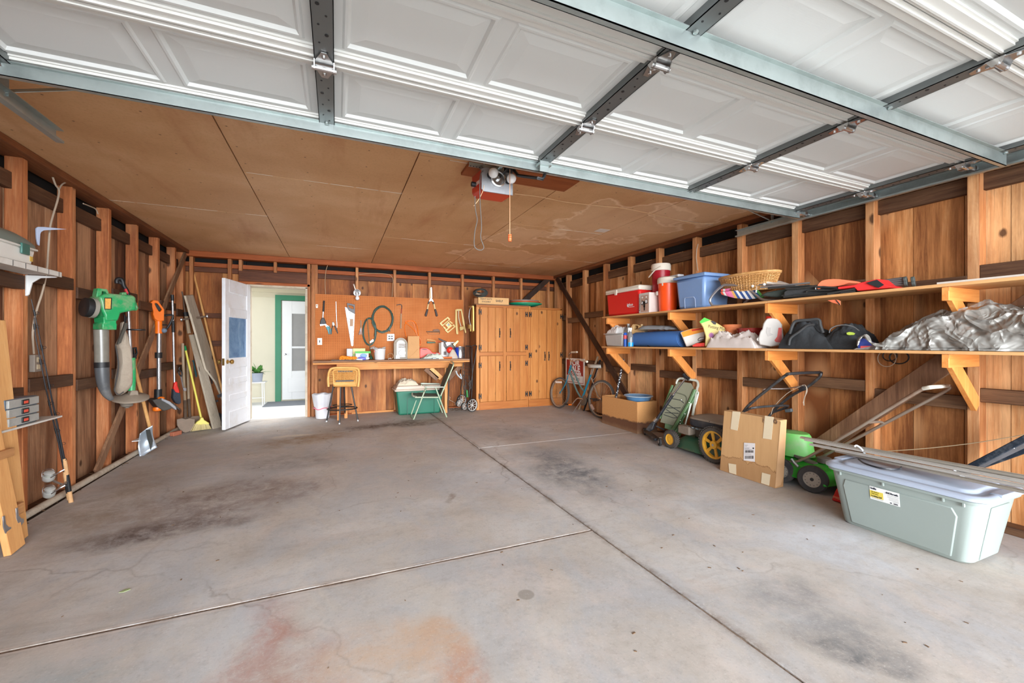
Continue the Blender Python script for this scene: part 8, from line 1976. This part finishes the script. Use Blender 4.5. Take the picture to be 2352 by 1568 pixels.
for cx0 in (cF.x, 3.80):
    c_ = V(cx0, 3.54, cF.z); mb = MB(); mb.lathe([(.06, -.028), (.088, -.028), (.094, -.015), (.094, .015), (.088, .028), (.06, .028), (.06, -.028)], c_, (1, 0, 0), 32); t_ = mb.build('wheel', M_tirg, g); knob_tyre(t_, c_, .099, .05, 30, M_tirg)
    mb = MB(); mb.lathe([(0, -.020), (.012, -.024), (.05, -.018), (.066, -.028), (.066, .02), (0, .02)], c_, (1, 0, 0), 28); mb.build('hub_disc', M_yel, t_)
def ringR(cx_, cy_, a, b, z, e=.35, n=36): return [V(cx_ + a * abs(cos(2 * pi * i / n)) ** e * (1 if cos(2 * pi * i / n) > 0 else -1), cy_ + b * abs(sin(2 * pi * i / n)) ** e * (1 if sin(2 * pi * i / n) > 0 else -1), z) for i in range(n)]
mb = MB(); mb.loft([ringR(3.61, 3.24, a, b, z, e) for a, b, z, e in ((.205, .29, .07, .6), (.22, .305, .072, .6), (.205, .29, .10, .6), (.19, .27, .15, .6), (.15, .22, .19, .7), (.12, .18, .20, .8))]); mb.build('deck', M_gd2, g)
mb = MB(); mb.loft([ringR(3.62, 3.16, a, b, z, .5) for a, b, z in ((.12, .17, .20), (.14, .19, .24), (.14, .19, .32))]); mb.build('engine_block', mat('engine_grey', (98, 88, 78), .7, .3, var=.35, vs=25), g, bev=.01)
mb = MB(); mb.loft([ringR(3.61, 3.10, a, b, z, .35) for a, b, z in ((.165, .24, .325), (.175, .25, .34), (.175, .25, .40))]); mb.build('engine_cover', mat('cover_black', (46, 50, 58), .5, dirt=((110, 102, 92), .4)), g, bev=.006)
mb = MB(); mb.loft([ringR(3.61, 3.10, a, b, z, .35) for a, b, z in ((.178, .253, .402), (.17, .245, .418), (.12, .19, .44), (.05, .09, .446))]); mb.build('cover_top', mat('cover_dusty', (138, 124, 108), .8, var=.2), g)
MB().box((3.45, 3.36, .27), (.10, .16, .09)).build('carburetor', mat('carb_dusty', (126, 112, 98), .7, var=.3, vs=30), g, bev=.015)
mb = MB(); rn = random.Random(5)
for i in range(7): mb.cyl(V(3.45, 2.98 + i * .055, .30 + rn.uniform(-.01, .01)), V(3.42, 2.995 + i * .055, .315), .010, n=8)
mb.build('linkage', M_steel_d, g)
MB().tube(spl([V(3.44, 3.05, .41), V(3.48, 3.2, .425), V(3.55, 3.3, .40)], 4), .006, 6).build('fuel_hose', M_black, g)
hA = [RX(*ZF(x, y), 3.40) for x, y in [(1510, 640), (1620, 520), (1760, 405), (1900, 295), (1945, 265), (1985, 252)]]; hB = [RX(*ZF(x, y), 3.80) for x, y in [(2262, 240), (2288, 255), (2265, 295), (2150, 385), (1960, 495), (1780, 665)]]
hA = [V(3.42, 2.86, .22)] + hA; hB = hB + [V(3.78, 2.86, .22)]
MB().tube(spl(hA + hB, 4), .0125, 10).build('handle', mat('handle_dark', (76, 76, 78), .4, .6, dirt=((150, 146, 140), .4), vs=20), g)
rod_ = MB().tube(spl([hA[1].lerp(hA[2], .1), V(3.42, hA[2].y, hA[1].z + .06), V(3.78, hA[2].y - .05, hA[1].z + .06), hB[-2].lerp(hB[-3], .15)], 4), .010, 8).build('cross_brace', mat('handle_dark', (76, 76, 78), .4), g)
mb = MB(); mb.tube(spl([RX(*ZF(1705, 440), 3.42), RX(*ZF(1730, 405), 3.45), RX(*ZF(1950, 400), 3.6), RX(*ZF(2110, 370), 3.78)], 4), .005, 6); mb.build('control_bar', M_chrome, g)
mb = MB(); mb.tube(spl([RX(*ZF(x, y), 3.75) for x, y in [(2080, 380), (1950, 450), (1820, 580), (1790, 660)]], 4), .003, 5); mb.tube(spl([RX(*ZF(x, y), 3.78) for x, y in [(2100, 375), (2140, 380), (2150, 430), (2120, 500), (2118, 570)]], 4), .004, 5); mb.tube(spl([RX(*ZF(x, y), 3.77) for x, y in [(2090, 370), (2130, 365), (2145, 400), (2135, 460), (2110, 545)]], 4), .003, 5); mb.build('cables', M_wire, g)
MB().box(RX(*ZF(1968, 620), 3.78), (.03, .06, .03), rot('X', -15)).build('starter_grip', mat('grip_slate', (84, 90, 92), .6), g, bev=.006)
MB().box(RX(*ZF(2110, 400), 3.79), (.03, .07, .04), rot('X', -25)).build('control_clamp', M_lblk, g, bev=.008)

# flat cardboard box
t = NT('cardboard_stained'); p = t.n('NewGeometry').outputs['Position']; sp = t.n('SeparateXYZ'); t.L(p, sp.inputs[0]); nn = t.noise(t.vscale(p, (1, 1, .4)), 7, 5, .7, .3); n5 = t.noise(t.vscale(p, (1, 1, .1)), 40, 4, .6)
h = t.math('ADD', sp.outputs[2], t.math('MULTIPLY', nn, .16)); c0 = t.mix(n5, (190, 146, 96), (208, 164, 114))
col = t.mix(t.ramp(h, [(.14, .5), (.243, .35), (.250, .9), (.256, .0)]), c0, (140, 96, 58)); t.L(col, t.b.inputs['Base Color']); t.b.inputs['Roughness'].default_value = .85; M_box = t.m
g = thing('cardboard_box', 'tall flat cardboard box with tape and a shipping label leaning on the mowers', 'box', (3.31, 2.5, fz(2.5)))
x0, y0, y1 = 3.265, 2.26, 2.78; zt_ = .578
mb = MB(); mb.prism([V(x0, y0, fz(2.3)), V(x0 + .02, y0 - .03, zt_ - .002), V(x0 + .10, y0 - .03, zt_ + .0), V(x0 + .10, y0, fz(2.3))], (-.01, y1 - y0, .004)); mb.build('carton', M_box, g, bev=.004)
mb = MB(); mb.prism([V(x0 - .0015, y0 - .002, fz(2.3) + .01), V(x0 + .018, y0 - .033, zt_ - .01), V(x0 + .075, y0 - .034, zt_ - .01), V(x0 + .095, y0 - .006, fz(2.3) + .09), V(x0 + .06, y0 - .004, fz(2.3) + .02)], (0, .004, 0)); mb.build('end_flap', mat('card_flap', (190, 148, 106), .85), g, bev=0)
P = PL((x0, y0, fz(2.3)), 0, ZF, nrm=V(.02, -.03, zt_ - .002 - fz(2.3)).cross(V(-.01, y1 - y0, .004)))
M_tp = mat('packing_tape', (222, 204, 172), .4, var=.05)
for q in ([(1405, 628), (1485, 635), (1455, 822), (1385, 806)], [(1730, 672), (1818, 686), (1795, 912), (1708, 898)], [(1365, 1148), (1440, 1160), (1442, 1262), (1372, 1240)], [(1700, 1240), (1785, 1262), (1772, 1372), (1690, 1345)]): draw(g, 'tape', M_tp, P, q, .0012, off=.002, bev=0)
l_ = draw(g, 'shipping_label', mat('label_white', (226, 220, 218), .5), P, [(1520, 942), (1630, 948), (1628, 1134), (1516, 1118)], .001, off=.004, bev=0)
mb = MB()
for y, n_, h_ in ((1030, 22, 24), (1088, 26, 30)):
    rn = random.Random(int(y)); x = 1530
    while x < 1614: w_ = rn.choice((2, 3, 5)); mb.prism(P.pts([(x, y - h_ / 2), (x + w_, y - h_ / 2), (x + w_, y + h_ / 2), (x, y + h_ / 2)], .0052), P.n * .0004); x += w_ + rn.choice((2, 3))
for y, x1_ in ((965, 1560), (975, 1550), (992, 1575), (1000, 1570), (1008, 1600), (1056, 1590)): mb.prism(P.pts([(1526, y), (x1_, y + 1), (x1_, y + 3), (1526, y + 2)], .0052), P.n * .0004)
mb.prism(P.pts([(1606, 990), (1620, 991), (1620, 1006), (1606, 1005)], .0052), P.n * .0004); mb.build('printed_bars', M_shade, l_)
mb = MB(); c_ = P(1833, 730, .003); mb.tube([c_ + V(0, .016 * cos(a * pi / 10), .02 * sin(a * pi / 10)) for a in range(20)], .0012, 4, closed=True); mb.tube([c_ + V(0, .010 * cos(a * pi / 10), .013 * sin(a * pi / 10)) for a in range(20)], .003, 4, closed=True); mb.build('printed_emblem', mat('print_brown', (92, 64, 44), .7), g)
mb = MB(); mb.tube(P.pts([(1722, 690), (1710, 690), (1708, 740), (1720, 741)], .003), .0012, 4); mb.tube(P.pts([(1716, 700), (1716, 730)], .003), .002, 4); mb.build('printed_emblem', mat('print_brown', (92, 64, 44), .7), g)

# bright green mower
g = thing('lawn_mower', 'bright green mower with grey wheel discs and rusty handle by the grey tote', 'lawn mower', (3.62, 2.1, fz(2.1)))
M_lg = mat('mower_lime', (112, 190, 96), .5, dirt=((160, 172, 138), .6), vs=9); M_lg2 = mat('mower_deck_green', (40, 160, 40), .4, dirt=((120, 116, 96), .5), vs=12)
M_disc = mat('disc_grey', (168, 158, 146), .55, .2, var=.12, vs=22)
def disc_wheel(T, c, ax, r, w_):
    mb = MB(); mb.lathe([(r * .58, -w_ / 2), (r * .9, -w_ / 2), (r, -w_ * .3), (r, w_ * .3), (r * .9, w_ / 2), (r * .58, w_ / 2), (r * .58, -w_ / 2)], c, ax, 40); t_ = mb.build('wheel', mat('tyre_slate', (62, 60, 60), .85, var=.25, dirt=((130, 116, 104), .4)), T)
    a = Vector(ax).normalized(); mb = MB(); mb.lathe([(0, -w_ * .38), (r * .2, -w_ * .4), (r * .5, -w_ * .34), (r * .55, -w_ * .46), (r * .62, -w_ * .46), (r * .62, w_ * .4), (0, w_ * .4)], c, ax, 36); mb.build('disc', M_disc, t_)
    u_ = a.orthogonal().normalized(); v_ = a.cross(u_); mb = MB()
    for k in range(12): mb.lathe([(r * .03, 0), (r * .03, -.001)], c + (u_ * cos(k * pi / 6) + v_ * sin(k * pi / 6)) * r * .45 - a * w_ * .37, ax, 8)
    mb.lathe([(r * .12, -w_ * .5), (r * .12, -w_ * .38)], c, ax, 14); mb.build('disc_holes', M_shade, t_)
disc_wheel(g, V(3.46, 2.09, fz(2.1) + .105), (1, .25, 0), .105, .05); disc_wheel(g, V(3.47, 2.345, fz(2.3) + .10), (1, .25, 0), .10, .05); disc_wheel(g, V(3.80, 2.04, fz(2.1) + .105), (1, .25, 0), .105, .05)
mb = MB(); mb.loft([[V(3.45, 1.99, z0), V(3.80, 1.93, z0), V(3.82, 2.55, z0), V(3.48, 2.58, z0)] for z0 in (.09,)] + [[V(3.47, 2.02, .195), V(3.78, 1.97, .195), V(3.79, 2.48, .21), V(3.5, 2.5, .21)], [V(3.52, 2.08, .225), V(3.74, 2.05, .225), V(3.75, 2.42, .24), V(3.55, 2.44, .24)]]); mb.build('deck', M_lg2, g, bev=.012)
MB().lathe([(.165, 0), (.15, .10), (.135, .165), (.12, .185), (0, .195)], (3.64, 2.36, .245), n=28, sx=.8).build('engine_cover', M_lg, g, smooth=True)
mb = MB(); mb.lathe([(.05, 0), (.05, .04), (.02, .05), (0, .05)], (3.62, 2.10, .235), n=16); mb.lathe([(.03, 0), (.03, .05), (0, .05)], (3.70, 2.02, .225), n=12); mb.box((3.55, 2.2, .24), (.06, .16, .02), rot('X', 12)); mb.build('engine_parts', mat('engine_dusty', (110, 102, 94), .7, .3, var=.3, vs=30), g, bev=.004)
q = [RX(*ZH(x, y), 3.47) for x, y in [(500, 640), (560, 720), (640, 800)]]; MB().tube(q, .012, 8).build('height_lever', M_alu, g)
kA = [V(3.50, 2.42, .22)] + [RX(*ZT(x, y), 3.50) for x, y in [(150, 812), (480, 632), (700, 498), (885, 385), (990, 325), (1045, 316)]]; kB = [RX(*ZT(x, y), 3.80) for x, y in [(1155, 308), (1168, 322), (1090, 368), (900, 468), (700, 575), (480, 690), (290, 790)]] + [V(3.79, 2.3, .22)]
M_hr = mat('handle_worn', (170, 154, 138), .4, .6, dirt=((142, 96, 66), .85), vs=3)
MB().tube(spl(kA, 4) , .0115, 10).build('handle_bar', M_hr, g); MB().tube(spl(kB, 4), .0115, 10).build('handle_bar', M_hr, g)
MB().tube(spl([kA[-2], kA[-1], kA[-1].lerp(kB[0], .5), kB[0], kB[1]], 4), .013, 10).build('grip', mat('grip_ivory', (220, 214, 198), .5), g)
MB().tube(spl([RX(*ZT(x, y), X) for x, y, X in [(430, 655, 3.5), (590, 562, 3.52), (640, 550, 3.6), (700, 548, 3.75), (718, 558, 3.8), (690, 578, 3.8), (600, 630, 3.8)]], 4), .010, 8).build('lower_brace', M_hr, g)
g = thing('red_mower_deck', 'red machine housing with dusty grey top half hidden behind the grey tote', 'machine', (3.6, 1.8, fz(1.8)))
mb = MB(); mb.loft([[V(3.42, 1.55, .022), V(3.80, 1.55, .022), V(3.80, 1.93, .022), V(3.40, 1.93, .022)], [V(3.45, 1.6, .12), V(3.78, 1.6, .12), V(3.78, 1.91, .12), V(3.43, 1.91, .12)]]); mb.build('housing', mat('housing_red', (200, 30, 26), .35), g, bev=.015)
MB().lathe([(.16, 0), (.14, .05), (.08, .07), (0, .075)], (3.61, 1.77, .12), n=24).build('dusty_top', mat('top_grey', (176, 160, 150), .7, var=.2), g)
MB().box((3.415, 1.75, .05), (.012, .34, .02)).build('trim_strip', mat('strip_salmon', (206, 110, 84), .5), g, bev=.004)

# big grey tote
M_tg = mat('tote_grey', (150, 160, 154), .4, var=.03); M_tl = mat('lid_pale_blue', (172, 182, 198), .4, var=.03)
TX, TY = 3.275, 1.385
def rr(hx_, hy_, z, r, cx_=TX, cy_=TY, n=6, pin=0):
    out = []
    for q, (sx_, sy_) in enumerate(((1, 1), (-1, 1), (-1, -1), (1, -1))):
        for i in range(n + 1):
            a = radians(90 * q + 90 * i / n); out.append(V(cx_ + sx_ * (hx_ - r) + r * cos(a), cy_ + sy_ * (hy_ - r) + r * sin(a), z))
    return out
g = thing('storage_tote', 'large pale grey lidded storage tote on the floor with a yellow label', 'tote', (TX, TY, fz(TY)))
zb_ = fz(TY)
mb = MB(); mb.loft([rr(.175, .29, zb_ + .0, .05), rr(.185, .305, zb_ + .012, .055), rr(.228, .36, .365, .065)]); mb.build('tub', M_tg, g)
# raised side panel and corner ribs on the long face, end recess
def face(y, z, off=0):
    f = (z - zb_) / (.365 - zb_); return V(TX - (.185 + .043 * f) - off, y, z)
y0, y1 = TY - .235, TY + .24
po = [face(y0, .035, .006), face(y1, .035, .006), face(y1 + .035, .27, .006), face(y1 + .02, .315, .006), face(y0 - .015, .315, .006), face(y0 - .035, .27, .006)]
MB().prism(po, (.012, 0, 0)).build('raised_panel', M_tg, g, bev=.006)
po = [V(TX - .09, TY - .302, .03), V(TX + .10, TY - .302, .03), V(TX + .11, TY - .352, .33), V(TX - .10, TY - .352, .33)]
MB().prism(po, (0, -.010, 0)).build('end_panel', M_tg, g, bev=.005)
mb = MB(); mb.loft([rr(.225, .358, .355, .07), rr(.245, .378, .358, .075), rr(.248, .381, .372, .078), rr(.232, .365, .372, .07)]); mb.build('rim', M_tg, g)
mb = MB(); mb.loft([rr(.252, .385, .374, .08), rr(.258, .392, .378, .085), rr(.258, .392, .392, .085), rr(.247, .38, .402, .08), rr(.225, .358, .404, .07), rr(.215, .348, .398, .065), rr(.19, .32, .398, .06), rr(.18, .31, .412, .055), rr(.17, .30, .416, .05)]); lid = mb.build('lid', M_tl, g)
mb = MB()
for y in (TY - .30, TY - .22, TY + .05, TY + .28): mb.box((TX - .236, y, .350), (.014, .010, .028))
mb.build('rim_ribs', M_tg, g, bev=.002)
for y in (TY - .372, TY + .372): MB().box((TX - .02, y, .398), (.15, .055, .022)).build('lid_latch', M_tl, g, bev=.008)
# label
la, lb_, lc, ld = [RX(u, v, TX - .228) for u, v in ((1997.5, 1112), (2066, 1136), (2065.5, 1167), (1997.5, 1142.5))]
zt_, zb2 = (la.z + lb_.z) / 2, (lc.z + ld.z) / 2; ly0, ly1 = lb_.y, la.y
nrm_ = V(-1, 0, -.12).normalized()
def LP(s, t_, off=.002):      # s 0..1 along the label from its left, t 0..1 up
    z = zb2 + (zt_ - zb2) * t_; return face(ly1 + (ly0 - ly1) * s, z, .007 + off)
def lq(nm, m, s0, s1, t0, t1, off, T): return MB().prism([LP(s0, t0, off), LP(s1, t0, off), LP(s1, t1, off), LP(s0, t1, off)], (-.0006, 0, 0)).build(nm, m, T, smooth=False)
lbl = lq('label', mat('label_bright', (236, 236, 232), .4), 0, 1, 0, 1, .001, g)
lq('yellow_patch', mat('label_yellow', (226, 204, 84), .4), 0, .46, .17, .68, .002, lbl)
rt = V(0, -1, 0); up_ = (LP(0, 1) - LP(0, 0)).normalized(); LW, LH = abs(ly0 - ly1), (zt_ - zb2)
M_ink = mat('label_ink', (40, 44, 60), .5); M_ol = mat('label_olive', (128, 112, 20), .5)
for s_, a, b, sz, m_ in (('bella', .14, .86, .20, M_ink), ('32 Gallon', .19, .60, .13, M_ol), ('120 Liter', .18, .46, .13, M_ol), ('Locking Lid', .23, .28, .15, M_ink), ('NObreak', .77, .80, .19, M_ink), ('x', .57, .80, .16, M_ink)):
    text(lbl, 'lettering', s_, m_, LP(a, b, .0032), LH * sz * 1.0, rt, up_, sx=.95, wt=.03 if s_ in ('NObreak', 'bella', 'Locking Lid') else 0)
mb = MB()
for i, (a, b, c_) in enumerate(((.60, .98, .62), (.60, .97, .50), (.65, .97, .40), (.65, .97, .30), (.78, .97, .22), (.05, .45, .10))): mb.prism([LP(a, c_, .0025), LP(b, c_, .0025), LP(b, c_ + .02, .0025), LP(a, c_ + .02, .0025)], (-.0004, 0, 0))
mb.build('fine_print', mat('print_grey', (150, 150, 150), .6), lbl)
mb = MB()
for i in range(9): mb.prism([LP(.80 + i * .016, .05, .0025), LP(.808 + i * .016, .05, .0025), LP(.808 + i * .016, .15, .0025), LP(.80 + i * .016, .15, .0025)], (-.0004, 0, 0))
mb.prism([LP(.68, .07, .0025), LP(.74, .07, .0025), LP(.74, .14, .0025), LP(.68, .14, .0025)], (-.0004, 0, 0)); mb.build('small_bars', M_ink, lbl)
# bundle of aluminium channels over the tote
rails_ = []
E_ = RX(2352, 1106, 3.13)
gp = 'aluminium channels lying across the grey tote'
specs = [((1840, 1003), 0, 'topmost aluminium channel of the bundle, reaching farthest over the green mower'), ((1862, 1019), 1, 'pale channel with a blunt painted tip, second from the front of the bundle'), ((1921, 1034), 2, 'short dull channel lowest at the front of the bundle on the tote'), ((1850, 1008), 3, 'aluminium channel in the middle of the bundle just under the topmost'), ((1900, 1016), 4, 'aluminium channel at the wall side of the bundle with its tip hidden')]
offs = [(.03, .035), (-.03, .0), (-.055, -.02), (.0, .015), (.055, .02)]
for (uv, k, lb) in specs:
    ox_, oz_ = offs[k]; A = RX(uv[0], uv[1], 3.36 + ox_ * .7); B = V(E_.x + ox_, E_.y, E_.z + oz_ - .012)
    # keep the run above the lid
    def zy(y, A=A, B=B): return A.z + (B.z - A.z) * (A.y - y) / (A.y - B.y)
    lift = max(0, .432 - zy(1.05), .424 - zy(1.7)); A = A + V(0, 0, lift); B = B + V(0, 0, lift)
    B2 = B + (B - A).normalized() * .5; d = (B2 - A).normalized(); s_ = V(d.y, -d.x, 0).normalized()
    mb = MB(); mb.bar(A, B2, .022, .003); mb.bar(A + s_ * .011 + V(0, 0, -.005), B2 + s_ * .011 + V(0, 0, -.005), .003, .012); mb.bar(A - s_ * .011 + V(0, 0, -.005), B2 - s_ * .011 + V(0, 0, -.005), .003, .012); mb.bar(A + V(0, 0, .004), B2 + V(0, 0, .004), .006, .004)
    tag(mb.build('metal_channel', mat('channel_%d' % (k % 2), ((186, 180, 168), (216, 214, 208))[k % 2], .4, .4, var=.12, vs=12)), lb, 'channel', gp)
for i, (pts, lb, m_) in enumerate((([(530, 712), (545, 705), (575, 725), (600, 760), (608, 790)], 'pale curved strap poking up from the channel bundle at the lid end', mat('strap_pale_blue', (206, 212, 218), .5)),
                                  ([(1172, 842), (1190, 838), (1205, 880), (1280, 925), (1400, 950)], 'pale tie strap round the channel bundle near the tote corner', mat('strap_pale_blue', (206, 212, 218), .5)),
                                  ([(555, 795), (600, 825), (700, 855), (800, 865), (842, 855), (830, 835), (780, 822)], 'thin dark strap curving on the grey tote lid', M_lblk))):
    P_ = [RZ(*ZT(x, y), .428 + .004 * i) for x, y in pts] if i == 2 else [RX(*ZT(x, y), 3.24 + .01 * j) for j, (x, y) in enumerate(pts)]
    tag(MB().tube(spl(P_, 5), .006, 6, sq=.5).build('tie_strap', m_), lb, 'strap')
# dark frame and wire at the right edge
g = thing('hand_truck', 'dark blue black steel frame standing behind the grey tote at the wall', 'hand truck', (3.75, 1.25, fz(1.3)))
for dx, dv in ((3.70, 0), (3.72, 26)):
    a_, b_ = RX(2236, 1068 + dv * .3, dx), RX(2352, 1008 + dv, dx); d_ = (b_ - a_).normalized(); MB().bar(a_ - d_ * .45, b_ + d_ * .5, .022, .034).build('rail', mat('frame_navy', (48, 58, 70), .4, .5, dirt=((130, 136, 140), .6), vs=20), g, bev=.004)
a_, b_ = RX(2236, 1072, 3.71), RX(2352, 1016, 3.71); MB().bar(a_.lerp(b_, -.2), a_.lerp(b_, 1.4), .004, .05).build('web_plate', M_alu, g)
mb = MB()
for f in (.45, .8, 1.2): mb.lathe([(.010, 0), (.008, .006), (0, .008)], a_.lerp(b_, f) + V(-.012, 0, 0), (-1, 0, 0), 10)
mb.build('bolt', M_chrome, g)
MB().b2((3.62, 1.50, fz(1.5)), (3.80, 1.60, fz(1.5) + .02)).build('foot_plate', M_lblk, g)
tag(MB().tube(spl([RX(2035, 1036, XR - .03), RX(2120, 1030, XR - .03), RX(2230, 1018, XR - .03), RX(2352, 998, XR - .03), RX(2440, 980, XR - .03)], 4), .003, 6).build('string', mat('string_cream', (206, 186, 150), .8)), 'pale string stretched along the wall above the grey tote', 'string')
# leaf and litter on the slab
c_ = FL(287, 1357); tag(MB().prism([c_ + V(-.02, -.008, .001), c_ + V(0, -.014, .002), c_ + V(.022, -.004, .004), c_ + V(.012, .012, .003), c_ + V(-.008, .014, .001)], (0, 0, .0015)).build('fallen_leaf', mat('leaf_lime', (166, 180, 130), .6)), 'small pale green leaf on the bare concrete floor', 'leaf')
mb = MB(); rn = random.Random(77)
for i in range(120):
    x = rn.uniform(-1.2, 3.0); y = rn.uniform(.7, 6.2); s_ = rn.uniform(.002, .007); mb.box((x, y, fz(y) + .001), (s_ * 2.5, s_, .002), rot('Z', rn.uniform(0, 180)))
for i in range(120):
    y = rn.uniform(3.2, 6.8); x = rn.uniform(-1.98, -1.82); s_ = rn.uniform(.004, .012); mb.box((x, y, fz(y) + .012), (s_ * 2.5, s_, .003), rot('Z', rn.uniform(0, 180)))
tag(mb.build('floor_litter', mat('litter_brown', (110, 84, 60), .9)), 'tiny bits of dirt and leaf scattered over the concrete', 'litter', kind='stuff')
